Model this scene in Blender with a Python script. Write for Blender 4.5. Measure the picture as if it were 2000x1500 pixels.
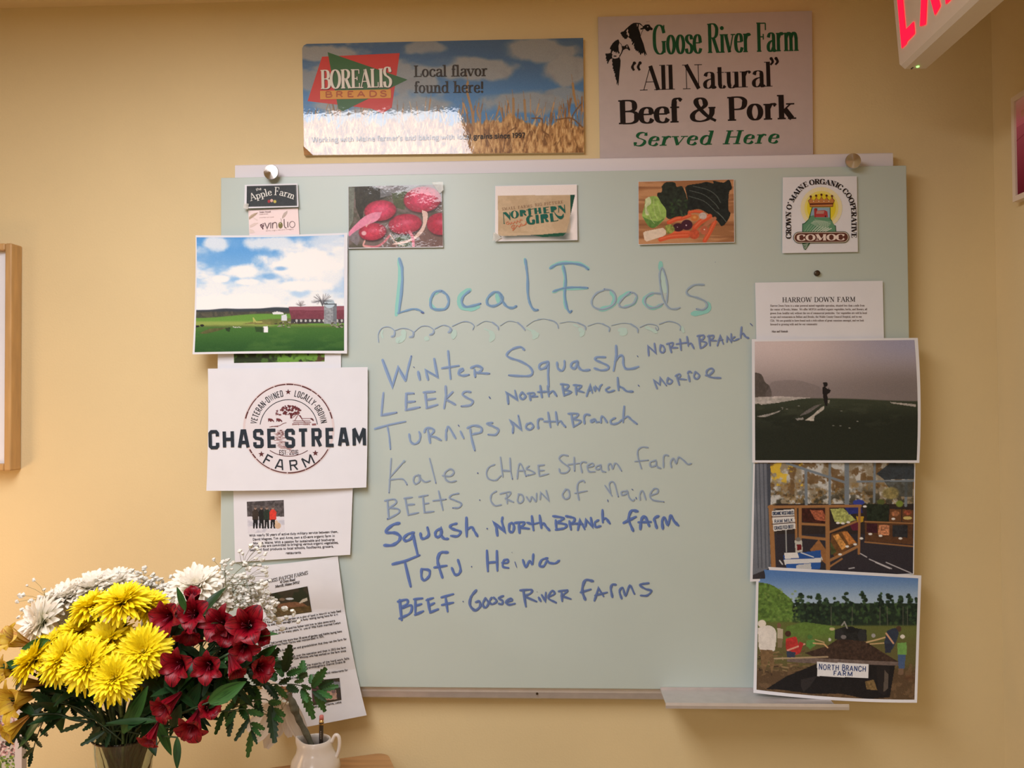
import bpy, math, random
import numpy as np
from mathutils import Vector, Matrix
for o in list(bpy.data.objects): bpy.data.objects.remove(o)
SC = bpy.context.scene
COL = SC.collection
rnd = random.Random(7)
NR = np.random.RandomState(11)

# ---------------------------------------------------------------- camera
F_PX = 1659.47                       # focal length, for a 2000 px wide frame
CAM = Vector((0.5886, -1.539, 1.650))
CR = Vector((0.99909, 0.0421157, -0.0067403))
CU = Vector((0.0076103, -0.0205316, 0.9997602))
CF = Vector((-0.0419672, 0.9989018, 0.0208335))
cam_d = bpy.data.cameras.new('camera'); cam = bpy.data.objects.new('camera', cam_d); COL.objects.link(cam)
cam_d.sensor_fit = 'HORIZONTAL'; cam_d.sensor_width = 36.0; cam_d.lens = F_PX/2000*36.0
cam_d.clip_start = 0.02
cam.matrix_world = Matrix(((CR.x, CU.x, -CF.x, CAM.x), (CR.y, CU.y, -CF.y, CAM.y), (CR.z, CU.z, -CF.z, CAM.z), (0, 0, 0, 1)))
SC.camera = cam

# ---------------------------------------------------------------- light and exposure
W = bpy.data.worlds.new('world'); SC.world = W; W.use_nodes = True
W.node_tree.nodes['Background'].inputs[0].default_value = (1.0, 0.9, 0.78, 1)
W.node_tree.nodes['Background'].inputs[1].default_value = 0.12
def area(name, loc, sx, sy, power, col, rot=(0, 0, 0), spread=None):
    l = bpy.data.lights.new(name, 'AREA'); l.shape = 'RECTANGLE'; l.size = sx; l.size_y = sy
    l.energy = power; l.color = col
    if spread: l.spread = spread
    o = bpy.data.objects.new(name, l); o.location = loc; o.rotation_euler = rot; COL.objects.link(o)
    return o
CEIL = 2.395
area('ceiling_troffer_light', (0.068, -1.19, CEIL-0.012), 0.60, 1.20, 23, (1.0, 0.985, 1.03))
area('ceiling_troffer_light', (-2.2, -2.6, CEIL-0.012), 0.60, 1.20, 21, (1.0, 0.985, 1.03))
area('ceiling_troffer_light', (0.055, -3.6, CEIL-0.012), 0.60, 1.20, 21, (1.0, 0.985, 1.03))
area('table_lamp_light', (-0.75, -0.45, 1.30), 0.22, 0.22, 2.0, (1.0, 0.62, 0.32), (0, math.radians(-75), math.radians(35)))
vs = SC.view_settings
vs.view_transform = 'Standard'; vs.look = 'None'; vs.gamma = 1.0; vs.use_curve_mapping = False
vs.exposure = 0.05

# ---------------------------------------------------------------- helpers
def ray(px, py):
    return (CR*((px-1000)/F_PX) + CU*(-(py-750)/F_PX) + CF)
def at(px, py, y):                    # point of the photograph on the plane y (metres from the wall, negative towards the viewer)
    d = ray(px, py); t = (y-CAM.y)/d.y
    return CAM + d*t
def atz(px, py, z):
    d = ray(px, py); t = (z-CAM.z)/d.z
    return CAM + d*t
def srgb(c):
    c = np.asarray(c, dtype=float)/255.0
    return np.where(c <= 0.04045, c/12.92, ((c+0.055)/1.055)**2.4)
def lin(*c):
    v = srgb(c); return (float(v[0]), float(v[1]), float(v[2]), 1.0)

def mat(name, col=(200, 200, 200), rough=0.6, metal=0.0, spec=0.5, coat=0.0, noise=0.0, nscale=30, bump=0.0, bscale=200, bdist=0.001,
        trans=0.0, ior=1.45, emit=None, emitc=None, attr=None, sub=0.0, col2=None, aniso=0.0, stretch=None, alpha=None, coatr=0.03):
    m = bpy.data.materials.new(name); m.use_nodes = True
    nt = m.node_tree; b = nt.nodes['Principled BSDF']; L = nt.links.new
    b.inputs['Base Color'].default_value = lin(*col)
    b.inputs['Roughness'].default_value = rough; b.inputs['Metallic'].default_value = metal
    b.inputs['Specular IOR Level'].default_value = spec
    b.inputs['Coat Weight'].default_value = coat; b.inputs['Coat Roughness'].default_value = coatr
    b.inputs['Transmission Weight'].default_value = trans; b.inputs['IOR'].default_value = ior
    if alpha is not None: b.inputs['Alpha'].default_value = alpha
    if aniso: b.inputs['Anisotropic'].default_value = aniso
    if sub:
        b.inputs['Subsurface Weight'].default_value = sub; b.inputs['Subsurface Radius'].default_value = (0.004, 0.004, 0.003)
        b.inputs['Subsurface Scale'].default_value = 1.0
    if emit:
        b.inputs['Emission Color'].default_value = lin(*(emitc or col)); b.inputs['Emission Strength'].default_value = emit
    tc = nt.nodes.new('ShaderNodeTexCoord')
    src = tc.outputs['Object']
    if stretch:
        mp = nt.nodes.new('ShaderNodeMapping'); mp.inputs['Scale'].default_value = stretch; L(src, mp.inputs[0]); src = mp.outputs[0]
    if attr:
        a = nt.nodes.new('ShaderNodeAttribute'); a.attribute_name = attr; L(a.outputs['Color'], b.inputs['Base Color'])
    elif noise or col2:
        n = nt.nodes.new('ShaderNodeTexNoise'); n.inputs['Scale'].default_value = nscale; n.inputs['Detail'].default_value = 5
        L(src, n.inputs['Vector'])
        r = nt.nodes.new('ShaderNodeValToRGB'); e = r.color_ramp.elements
        c2 = col2 or tuple(max(0, x*(1-noise)) for x in col)
        e[0].position = 0.32; e[0].color = lin(*c2); e[1].position = 0.68; e[1].color = lin(*col)
        L(n.outputs['Fac'], r.inputs[0]); L(r.outputs[0], b.inputs['Base Color'])
    if bump:
        n = nt.nodes.new('ShaderNodeTexNoise'); n.inputs['Scale'].default_value = bscale; n.inputs['Detail'].default_value = 3
        L(src, n.inputs['Vector'])
        bp = nt.nodes.new('ShaderNodeBump'); bp.inputs['Strength'].default_value = bump; bp.inputs['Distance'].default_value = bdist
        L(n.outputs['Fac'], bp.inputs['Height']); L(bp.outputs[0], b.inputs['Normal'])
        if coat: L(bp.outputs[0], b.inputs['Coat Normal'])
    return m

def mesh_obj(name, verts, faces, m, parent=None, smooth=False, loc=None):
    me = bpy.data.meshes.new(name); me.from_pydata([tuple(v) for v in verts], [], faces); me.update()
    if smooth: me.polygons.foreach_set('use_smooth', [True]*len(me.polygons))
    me.materials.append(m)
    o = bpy.data.objects.new(name, me); COL.objects.link(o)
    if parent is not None: o.parent = parent
    if loc is not None: o.location = loc
    return o
def tag(o, label=None, cat=None, group=None, kind=None):
    if label: o['label'] = label
    if cat: o['category'] = cat
    if group: o['group'] = group
    if kind: o['kind'] = kind
    return o
def empty(name, loc, label, cat, group=None):
    o = bpy.data.objects.new(name, None); o.empty_display_size = 0.02; o.location = loc; COL.objects.link(o)
    return tag(o, label, cat, group)
def under(parent, o):                 # parent without moving: all parts are authored in world space
    o.parent = parent; o.matrix_parent_inverse = Matrix.Translation(-Vector(parent.location)); return o

class MB:
    def __init__(s): s.v = []; s.f = []
    def box(s, a, b):
        n = len(s.v); x0, y0, z0 = a; x1, y1, z1 = b
        s.v += [(x0,y0,z0),(x1,y0,z0),(x1,y1,z0),(x0,y1,z0),(x0,y0,z1),(x1,y0,z1),(x1,y1,z1),(x0,y1,z1)]
        s.f += [(n,n+3,n+2,n+1),(n+4,n+5,n+6,n+7),(n,n+1,n+5,n+4),(n+1,n+2,n+6,n+5),(n+2,n+3,n+7,n+6),(n+3,n,n+4,n+7)]; return s
    def prism(s, pts, a, b, axis):    # pts in the two other axes, extruded from a to b along axis
        n = len(s.v); k = len(pts)
        for t in (a, b):
            for p in pts:
                if axis == 'x': s.v.append((t, p[0], p[1]))
                elif axis == 'y': s.v.append((p[0], t, p[1]))
                else: s.v.append((p[0], p[1], t))
        s.f.append(tuple(range(n, n+k))); s.f.append(tuple(range(n+2*k-1, n+k-1, -1)))
        for i in range(k): j = (i+1) % k; s.f.append((n+i, n+k+i, n+k+j, n+j))
        return s
    def lathe(s, prof, c=(0, 0, 0), seg=32, axis='z', warp=None):
        n = len(s.v); k = len(prof)
        for i in range(seg):
            a = 2*math.pi*i/seg
            for (r, h) in prof:
                x, y, z = r*math.cos(a), r*math.sin(a), h
                if warp: x, y, z = warp(x, y, z, a)
                if axis == 'y': x, y, z = x, -z, y
                s.v.append((c[0]+x, c[1]+y, c[2]+z))
        for i in range(seg):
            j = (i+1) % seg
            for q in range(k-1):
                s.f.append((n+i*k+q, n+j*k+q, n+j*k+q+1, n+i*k+q+1))
        return s
    def tube(s, pts, r, seg=6, r2=None):
        n = len(s.v); pts = [Vector(p) for p in pts]; k = len(pts)
        up = Vector((0.13, 0.29, 0.95)).normalized()
        for i, p in enumerate(pts):
            d = (pts[min(i+1, k-1)]-pts[max(i-1, 0)])
            d = d.normalized() if d.length > 1e-9 else Vector((0, 0, 1))
            u = d.cross(up)
            if u.length < 1e-3: u = d.cross(Vector((1, 0, 0)))
            u.normalize(); w = d.cross(u)
            rr = r if r2 is None else r+(r2-r)*i/(k-1)
            if callable(r): rr = r(i/(k-1))
            for j in range(seg):
                a = 2*math.pi*j/seg; s.v.append(tuple(p+u*(rr*math.cos(a))+w*(rr*math.sin(a))))
        for i in range(k-1):
            for j in range(seg):
                q = (j+1) % seg; s.f.append((n+i*seg+j, n+i*seg+q, n+(i+1)*seg+q, n+(i+1)*seg+j))
        s.f.append(tuple(range(n+seg-1, n-1, -1))); s.f.append(tuple(range(n+(k-1)*seg, n+k*seg)))
        return s
    def build(s, name, m, parent=None, smooth=False):
        o = mesh_obj(name, s.v, s.f, m, None, smooth)
        if parent is not None: under(parent, o)
        return o
def bez(p, n=10):                     # smooth curve through the points (Catmull-Rom)
    p = [Vector(q) for q in p]; out = []
    if len(p) == 2: return [p[0].lerp(p[1], i/n) for i in range(n+1)]
    q = [p[0]*2-p[1]]+p+[p[-1]*2-p[-2]]
    for i in range(1, len(q)-2):
        for k in range(n):
            t = k/n; a, b, c, d = q[i-1], q[i], q[i+1], q[i+2]
            out.append(0.5*((2*b)+(c-a)*t+(2*a-5*b+4*c-d)*t*t+(-a+3*b-3*c+d)*t**3))
    out.append(p[-1]); return out

# ---------------------------------------------------------------- materials
M_wall = mat('wall_paint', (228, 207, 160), 0.55, spec=0.3, noise=0.03, nscale=3, bump=0.25, bscale=260, bdist=0.0012)
M_ceil = mat('ceiling_paint', (236, 214, 170), 0.8, bump=0.2, bscale=150)
M_floor = mat('floor_vinyl', (150, 132, 108), 0.5, noise=0.2, nscale=8)
M_wood = mat('table_wood', (192, 146, 96), 0.45, noise=0.14, nscale=7, stretch=(1, 9, 1))
M_paper = mat('white_paper', (230, 232, 240), 0.75, spec=0.25, noise=0.015, nscale=20)
M_paper2 = mat('creased_paper', (222, 224, 230), 0.75, spec=0.25, noise=0.05, nscale=14)
M_print = mat('printed_ink', rough=0.65, attr='Col', spec=0.3)
M_gloss = mat('glossy_laminated_print', rough=0.35, attr='Col', spec=0.35, coat=1.0, bump=0.10, bscale=120, bdist=0.0009, coatr=0.03)
M_gloss.node_tree.nodes['Principled BSDF'].inputs['Coat IOR'].default_value = 1.62
M_lam = mat('laminated_print', rough=0.4, attr='Col', spec=0.3, coat=0.8, bump=0.12, bscale=60, bdist=0.002, coatr=0.04)
M_board = mat('frosted_glass', (191, 205, 200), 0.34, spec=0.55, noise=0.03, nscale=2.5)
M_edge = mat('glass_edge', (150, 190, 172), 0.2)
M_alu = mat('satin_aluminium', (214, 208, 206), 0.42, metal=0.55, noise=0.04, nscale=50)
M_rail = mat('white_rail_paint', (226, 222, 228), 0.5)
M_knob = mat('spun_steel', (205, 200, 196), 0.24, metal=1.0, aniso=0.9)
_t = M_knob.node_tree.nodes.new('ShaderNodeTangent'); _t.direction_type = 'RADIAL'; _t.axis = 'Y'
M_knob.node_tree.links.new(_t.outputs[0], M_knob.node_tree.nodes['Principled BSDF'].inputs['Tangent'])
M_tape = mat('clear_tape', (235, 235, 228), 0.15, alpha=0.35)
M_card = mat('foam_board_edge', (222, 208, 176), 0.8)
M_corr = mat('worn_cardboard', (190, 140, 88), 0.85, noise=0.3, nscale=80)
M_dark = mat('dark_magnet', (78, 66, 52), 0.4, metal=0.6)

# ---------------------------------------------------------------- the room
R_X = 1.385
def struct(name, mb, m): o = mb.build(name, m); o['kind'] = 'structure'; return o
struct('wall_back', MB().box((-3.4, 0, 0), (R_X, 0.12, CEIL)), M_wall)
struct('wall_right', MB().box((R_X, -4.9, 0), (R_X+0.12, 0.12, CEIL)), M_wall)
struct('wall_left', MB().box((-3.52, -4.9, 0), (-3.4, 0.12, CEIL)), M_wall)
struct('wall_front', MB().box((-3.52, -5.02, 0), (R_X+0.12, -4.9, CEIL)), M_wall)
struct('floor', MB().box((-3.52, -5.02, -0.1), (R_X+0.12, 0.12, 0)), M_floor)
struct('ceiling', MB().box((-3.52, -5.02, CEIL), (R_X+0.12, 0.12, CEIL+0.1)), M_ceil)

# ---------------------------------------------------------------- flat art: stroke lettering and printed pictures
def smooth2(pts, n=6):
    p = [np.array(q, float) for q in pts]
    if len(p) < 3: return p
    q = [2*p[0]-p[1]]+p+[2*p[-1]-p[-2]]; out = []
    for i in range(1, len(q)-2):
        a, b, c, d = q[i-1], q[i], q[i+1], q[i+2]
        for k in range(n):
            t = k/n; out.append(0.5*((2*b)+(c-a)*t+(2*a-5*b+4*c-d)*t*t+(-a+3*b-3*c+d)*t**3))
    out.append(p[-1]); return out

class Vec:                            # flat coloured shapes on a sheet, in photograph units, laid onto the sheet's surface
    def __init__(s): s.v = []; s.f = []; s.c = []; s.l = []; s.col = (20, 20, 20); s.lay = 0
    def poly(s, pts, col=None, lay=None):
        n = len(s.v); s.v += [tuple(p) for p in pts]; s.f.append(tuple(range(n, n+len(pts))))
        s.c.append(col or s.col); s.l += [s.lay if lay is None else lay]*len(pts)
    def ell(s, cx, cy, rx, ry=None, col=None, n=20, lay=None):
        ry = rx if ry is None else ry
        if rx > 24:                                          # large discs follow the curl of the sheet
            for q in range(8):
                for i in range(n):
                    a, b = 2*math.pi*i/n, 2*math.pi*(i+1)/n; f = lambda r, t: (cx+rx*r/8*math.cos(t), cy+ry*r/8*math.sin(t))
                    s.poly([f(q, a), f(q+1, a), f(q+1, b), f(q, b)] if q else [f(0, a), f(1, a), f(1, b)], col, lay)
            return
        s.poly([(cx+rx*math.cos(2*math.pi*i/n), cy+ry*math.sin(2*math.pi*i/n)) for i in range(n)], col, lay)
    def ribbon(s, pts, w, col=None, cap=False, lay=None, closed=False):
        p = [np.array(q, float) for q in pts]; k = len(p)
        if k < 2: s.ell(p[0][0], p[0][1], (w if not callable(w) else w((1, 0)))/2, col=col, n=8, lay=lay); return
        n = len(s.v)
        for i in range(k):
            if closed: a = p[i]-p[i-1]; b = p[(i+1) % k]-p[i]
            else: a = p[i]-p[i-1] if i else p[1]-p[0]; b = p[i+1]-p[i] if i < k-1 else p[-1]-p[-2]
            a = a/(np.linalg.norm(a)+1e-9); b = b/(np.linalg.norm(b)+1e-9)
            t = a+b; t = t/(np.linalg.norm(t)+1e-9); ww = w(t) if callable(w) else (w[i] if hasattr(w, '__len__') else w)
            m = ww/2/max(0.45, float(t@a)); nn = np.array((-t[1], t[0]))*m
            s.v += [tuple(p[i]+nn), tuple(p[i]-nn)]; s.l += [s.lay if lay is None else lay]*2
        for i in range(k if closed else k-1):
            j = (i+1) % k; s.f.append((n+2*i, n+2*i+1, n+2*j+1, n+2*j)); s.c.append(col or s.col)
        if cap:
            for q in (p[0], p[-1]):
                ww = w if not hasattr(w, '__len__') else (w[0] if q is p[0] else w[-1])
                s.ell(q[0], q[1], ww/2, col=col, n=8, lay=lay)
    def build(s, name, m, surf, parent=None, eps=0.00035, label=None):
        N_ = len(s.v); vs_ = [surf(x, y, eps+0.00016*l+0.00014*i/N_) for i, ((x, y), l) in enumerate(zip(s.v, s.l))]
        o = mesh_obj(name, vs_, s.f, m); me = o.data
        ca = me.color_attributes.new('Col', 'FLOAT_COLOR', 'CORNER')
        cc = srgb(np.array(s.c)); cnt = np.array([len(f) for f in s.f])
        arr = np.ones((cnt.sum(), 4)); arr[:, :3] = np.repeat(cc, cnt, axis=0)
        ca.data.foreach_set('color', arr.ravel().astype(np.float32))
        if parent is not None: under(parent, o)
        if label: o['label'] = label
        return o

# skeleton glyphs, cap height 100. K thick stroke, T thin stroke, n nib curve, o ring, s/q/r serifs (both, left, right), v tick, . dot
G = {
'A':(76,"T8,0 38,100;K38,100 68,0;T20,34 56,34;s8,0;s68,0"),
'B':(68,"K16,0 16,100;n16,100 44,98 55,86 55,64 44,54 16,52;n16,52 46,51 61,40 61,14 46,1 16,0;q16,0;q16,100"),
'C':(72,"n64,72 56,92 40,100 24,95 11,78 8,50 11,22 24,5 40,0 56,8 66,28;v64,72,28"),
'D':(76,"K16,0 16,100;n16,100 40,99 60,84 68,50 60,16 40,1 16,0;q16,0;q16,100"),
'E':(64,"K16,0 16,100;T16,98 58,98;T16,51 44,51;T16,2 60,2;v58,98,-22;v60,2,24;v44,41,20;q16,0;q16,100"),
'F':(60,"K16,0 16,100;T16,98 56,98;T16,51 42,51;v56,98,-24;v42,41,20;s16,0;q16,100"),
'G':(78,"n66,72 57,92 40,100 24,95 11,78 8,50 11,22 24,5 40,0 54,3 64,12;K64,4 64,44;s64,44;v66,72,28"),
'H':(82,"K16,0 16,100;K66,0 66,100;T16,52 66,52;s16,0;s66,0;s16,100;s66,100"),
'I':(34,"K17,0 17,100;s17,0;s17,100"),
'K':(76,"K16,0 16,100;T16,40 60,100;K30,56 66,0;s16,0;s16,100;s60,100;s66,0"),
'L':(60,"K16,0 16,100;T16,2 56,2;v56,2,26;s16,100;q16,0"),
'M':(94,"T14,0 14,100;K14,100 46,8;T46,8 78,100;K78,0 78,100;s14,0;s78,0;q14,100;r78,100"),
'N':(82,"T16,0 16,100;K16,100 66,0;T66,0 66,100;s16,0;q16,100;s66,100"),
'O':(78,"o39,50,31,50"),
'P':(66,"K16,0 16,100;n16,100 44,99 58,88 60,74 56,58 44,48 16,47;s16,0;q16,100"),
'R':(74,"K16,0 16,100;n16,100 42,99 56,88 58,76 54,60 42,52 16,51;K36,52 62,0;s16,0;q16,100;r64,0"),
'S':(58,"n50,76 46,92 32,100 16,94 10,76 18,60 36,50 50,38 52,20 42,4 28,0 12,8 8,28;v51,74,26;v8,0,26"),
'T':(70,"K35,0 35,100;T6,98 64,98;v6,98,-24;v64,98,-24;s35,0"),
'U':(80,"K16,100 16,32;n16,34 20,10 38,0 56,8 64,32;T64,30 64,100;s16,100;s64,100"),
'V':(74,"K8,100 38,0;T38,0 68,100;s8,100;s68,100"),
'W':(106,"K8,100 32,0;T32,0 53,96;K53,96 76,0;T76,0 98,100;s8,100;s98,100"),
'Y':(72,"K8,100 36,46;T36,46 64,100;K36,48 36,0;s8,100;s64,100;s36,0"),
'&':(90,"n74,56 72,30 58,8 34,0 14,6 8,24 18,42 40,56 52,72 48,92 36,100 24,94 22,78 34,54 58,22 86,0;T62,58 86,58"),
'a':(56,"n12,50 18,62 30,66 41,60 43,46;K43,50 43,8;n43,10 46,0 56,6;n43,40 22,34 11,22 12,7 22,0 34,5 43,17"),
'b':(60,"K15,0 15,102;n15,50 30,66 46,58 52,33 46,7 30,0 15,12;q15,102"),
'c':(50,"n45,50 39,62 28,66 14,56 9,33 14,9 28,0 40,4 47,18"),
'd':(62,"K47,0 47,102;n47,50 33,66 16,58 9,33 16,7 32,0 47,14;q47,102;r47,0"),
'e':(52,"T10,37 45,37;n45,37 41,59 28,66 14,56 9,33 14,9 28,0 40,4 47,17"),
'f':(36,"K17,0 17,78;n17,74 20,96 32,102 42,92;T4,64 34,64;s17,0"),
'g':(56,"o26,44,15,21;n38,60 46,67 54,63;n20,24 12,16 22,8 42,4 51,-8 44,-26 24,-30 8,-22 8,-9 20,2"),
'h':(62,"K15,0 15,102;n15,46 30,65 43,61 47,44;K47,48 47,0;s15,0;s47,0;q15,102"),
'i':(30,"K15,0 15,65;s15,0;q15,65;.15,88"),
'j':(28,"K16,65 16,-12;n16,-10 12,-28 2,-26;.16,88;q16,65"),
'k':(60,"K15,0 15,102;T15,28 46,64;K27,40 50,0;s15,0;s50,0;s45,65;q15,102"),
'l':(30,"K15,0 15,102;s15,0;q15,102"),
'm':(94,"K15,0 15,65;n15,46 28,65 40,61 44,44;K44,48 44,0;n44,46 58,65 70,61 75,44;K75,48 75,0;s15,0;s44,0;s75,0;q15,65"),
'n':(62,"K15,0 15,65;n15,46 30,65 43,61 47,44;K47,48 47,0;s15,0;s47,0;q15,65"),
'o':(56,"o28,33,19,33"),
'p':(60,"K15,-30 15,65;n15,50 30,66 46,58 52,33 46,7 30,0 15,12;s15,-30;q15,65"),
'q':(60,"K46,-30 46,65;n46,50 32,66 16,58 9,33 16,7 32,0 46,14;s46,-30"),
'r':(46,"K15,0 15,65;n15,44 24,60 34,66 42,58;s15,0;q15,65"),
's':(46,"n39,50 36,62 24,66 12,60 10,49 20,38 34,30 40,18 36,6 24,0 12,4 7,17"),
't':(38,"K16,12 16,86;n16,16 20,2 29,0 37,9;T4,64 34,64"),
'u':(62,"K15,65 15,18;n15,20 20,2 32,0 46,14;K47,0 47,65;q15,65;q47,65;r47,0"),
'v':(56,"K6,65 28,0;T28,0 50,65;s6,65;s50,65"),
'w':(82,"K6,65 24,0;T24,0 41,62;K41,62 58,0;T58,0 76,65;s6,65;s76,65"),
'x':(56,"K8,65 48,0;T46,65 8,0;s8,65;s46,65;s8,0;s48,0"),
'y':(56,"K6,65 28,2;T50,65 28,2 20,-22 8,-28;s6,65;s50,65"),
'z':(50,"T8,64 42,64;K42,64 8,1;T8,1 43,1"),
'0':(56,"o28,50,19,50"),'1':(40,"K22,0 22,100;T8,84 22,100;s22,0"),
'2':(56,"n9,74 16,94 30,100 44,90 44,70 30,44 8,3;K8,3 48,3"),
'3':(54,"n8,84 24,100 42,88 40,62 22,54;n22,54 44,46 46,16 26,0 8,12"),
'4':(58,"T38,100 6,32;K6,32 52,32;K38,0 38,100"),
'5':(54,"T44,98 14,98;T14,98 11,58;n11,56 30,64 46,48 44,14 26,0 8,10"),
'6':(56,"n44,96 22,84 9,50 12,14 28,0 44,12 46,38 32,56 12,46"),
'7':(52,"T6,98 46,98;K46,98 20,0"),'8':(56,"o28,74,16,25;o28,25,19,26"),
'9':(56,"n12,4 34,16 47,50 44,86 28,100 12,88 10,62 24,44 44,54"),
'!':(30,"K15,100 15,32;.15,6"),'.':(24,".12,5"),',':(24,".12,5;n14,4 16,-8 8,-16"),"'":(20,"K10,102 9,78"),
'-':(38,"T6,34 32,34"),'#':(50,".14,92;n12,90 6,78 12,66;.36,92;n34,90 28,78 34,66"),'$':(50,".14,96;n17,94 20,84 10,74;.36,96;n39,94 42,84 32,74"),
}
BL = {  # squared block capitals
'C':(56,"k50,70 50,90 42,100 16,100 8,90 8,10 16,0 42,0 50,10 50,30"),'H':(62,"k8,0 8,100;k54,0 54,100;k8,50 54,50"),
'A':(62,"k6,-4 24,100 38,100 56,-4;k14,28 48,28"),'S':(56,"k49,72 49,92 42,100 15,100 8,92 8,62 15,53 42,47 49,38 49,8 42,0 15,0 8,8 8,28"),
'E':(50,"k46,100 8,100 8,0 46,0;k8,52 40,52"),'T':(54,"k27,-4 27,100;k2,100 52,100"),
'R':(60,"k8,-4 8,100 42,100 50,90 50,60 42,50 8,50;k30,50 52,-4"),'M':(78,"k8,-4 8,100;k8,104 39,28 70,104;k70,-4 70,100"),
'F':(48,"k8,-4 8,100 46,100;k8,52 40,52"),'V':(60,"k4,104 30,0 56,104"),'N':(62,"k8,-4 8,104;k8,104 54,-4;k54,-4 54,104"),
'O':(58,"k29,100 16,100 8,90 8,10 16,0 42,0 50,10 50,90 42,100 29,100"),'W':(82,"k4,104 22,0 41,88 60,0 78,104"),
'D':(58,"k8,50 8,100 40,100 50,90 50,10 40,0 8,0 8,50"),'L':(46,"k8,104 8,0 44,0"),'Y':(58,"k4,104 29,48 54,104;k29,-4 29,48"),
'G':(58,"k50,72 50,90 42,100 16,100 8,90 8,10 16,0 42,0 50,10 50,44 30,44"),'-':(36,"k6,46 30,46"),'.':(20,"k10,-4 10,10"),
'2':(54,"k8,76 8,92 16,100 40,100 47,92 47,66 8,14 8,0 48,0"),'0':(56,"k28,100 16,100 8,90 8,10 16,0 40,0 48,10 48,90 40,100 28,100"),
'1':(30,"k18,-4 18,100 6,88"),'6':(56,"k48,76 48,92 40,100 16,100 8,90 8,10 16,0 40,0 48,10 48,46 40,54 8,54"),
'X':(66,"k4,-6 62,106;k62,-6 4,106"),'I':(20,"k10,-4 10,104"),
}
def glyph(V, ch, T, th, tn, sans, slant, seg, tab, sl=9.0, bold=None):
    """T maps glyph units to sheet units; th / tn are thick and thin widths in sheet units"""
    def P(x, y): return T(x+slant*y, y)
    ux = np.array(T(1, 0))-np.array(T(0, 0)); ul = np.linalg.norm(ux)
    uy = np.array(T(slant, 1))-np.array(T(0, 0)); uyn = uy/np.linalg.norm(uy)
    nib = (lambda t: tn+(th-tn)*abs(float(t@uyn))**1.6) if not sans else (lambda t: th)
    for cmd in tab[ch][1].split(';'):
        k, a = cmd[0], cmd[1:]
        pts = [tuple(float(z) for z in q.split(',')) for q in a.split()]
        if k == 'K' or k == 'k': V.ribbon([P(*q) for q in pts], th)
        elif k == 'T': V.ribbon([P(*q) for q in pts], th if sans else tn)
        elif k == 'n': V.ribbon([P(*q) for q in smooth2(pts, seg)], nib)
        elif k == 'o':
            cx, cy, rx, ry = pts[0]; inner = 0 if sans else 0
            n = seg*4+6; V.ribbon([P(cx+rx*math.cos(2*math.pi*i/n), cy+ry*math.sin(2*math.pi*i/n)) for i in range(n)], nib, closed=True)
        elif k == '.':
            x, y = pts[0]; c = P(x, y); r = th*0.62; V.ell(c[0], c[1], r, n=8 if seg < 5 else 12)
        elif sans: continue
        elif k in 'sqr':
            x, y = pts[0]; hw = th/2/ul+sl; l = hw if k in 'sq' else th/2/ul; r = hw if k in 'sr' else th/2/ul
            d = 1.2 if y < 1 else -1.2
            V.ribbon([P(x-l, y+d), P(x+r, y+d)], max(tn, th*0.16))
        elif k == 'v':
            x, y, L = pts[0]; V.ribbon([P(x, y), P(x, y+L)], [max(tn, th*0.2), th*0.45] if L*(1 if y < 60 else 1) and False else max(tn, th*0.3))
def text(V, s, a, b, h, th, tn=None, sans=False, slant=0.0, seg=5, tab=None, col=None, sp=0.0, hf=None, sl=9.0):
    """lay s from a to b (baseline, sheet units, y down) with cap height h"""
    tab = tab or G; tn = th if tn is None else tn
    if col: V.col = col
    adv = [(tab[c][0] if c in tab else 34)+sp for c in s]; tot = sum(adv)-sp
    a = np.array(a, float); b = np.array(b, float); L = np.linalg.norm(b-a); e = (b-a)/L; n = np.array((e[1], -e[0]))
    x = 0.0; k = L/tot
    for i, c in enumerate(s):
        if c in tab:
            hh = h if hf is None else h*hf(i, c)
            glyph(V, c, lambda gx, gy, x=x, hh=hh: tuple(a+e*((x+gx)*k)+n*(gy*hh/100)), th, tn, sans, slant*(hh/100)/k, seg, tab, sl)
        x += adv[i]
def arctext(V, s, c, r, a0, a1, h, th, tn=None, sans=False, seg=5, tab=None, col=None, flip=False, ry=None, sp=0.0):
    """angles in degrees, 0 up, clockwise; flip writes along the bottom"""
    tab = tab or G; tn = th if tn is None else tn; ry = ry or r
    if col: V.col = col
    adv = [(tab[q][0] if q in tab else 30)+sp for q in s]; tot = sum(adv)-sp; x = 0.0
    for i, q in enumerate(s):
        if q in tab:
            m = math.radians(a0+(a1-a0)*(x+(adv[i]-sp)/2)/tot); px, py = c[0]+r*math.sin(m), c[1]-ry*math.cos(m)
            k = abs(math.radians(a1-a0))*r/tot; w = adv[i]-sp
            if not flip: e = np.array((math.cos(m), math.sin(m))); n = np.array((math.sin(m), -math.cos(m)))
            else: e = np.array((-math.cos(m), -math.sin(m))); n = np.array((-math.sin(m), math.cos(m)))
            glyph(V, q, lambda gx, gy: tuple(np.array((px, py))+e*((gx-w/2)*k)+n*(gy*h/100)), th, tn, sans, 0, seg, tab)
        x += adv[i]

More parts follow.
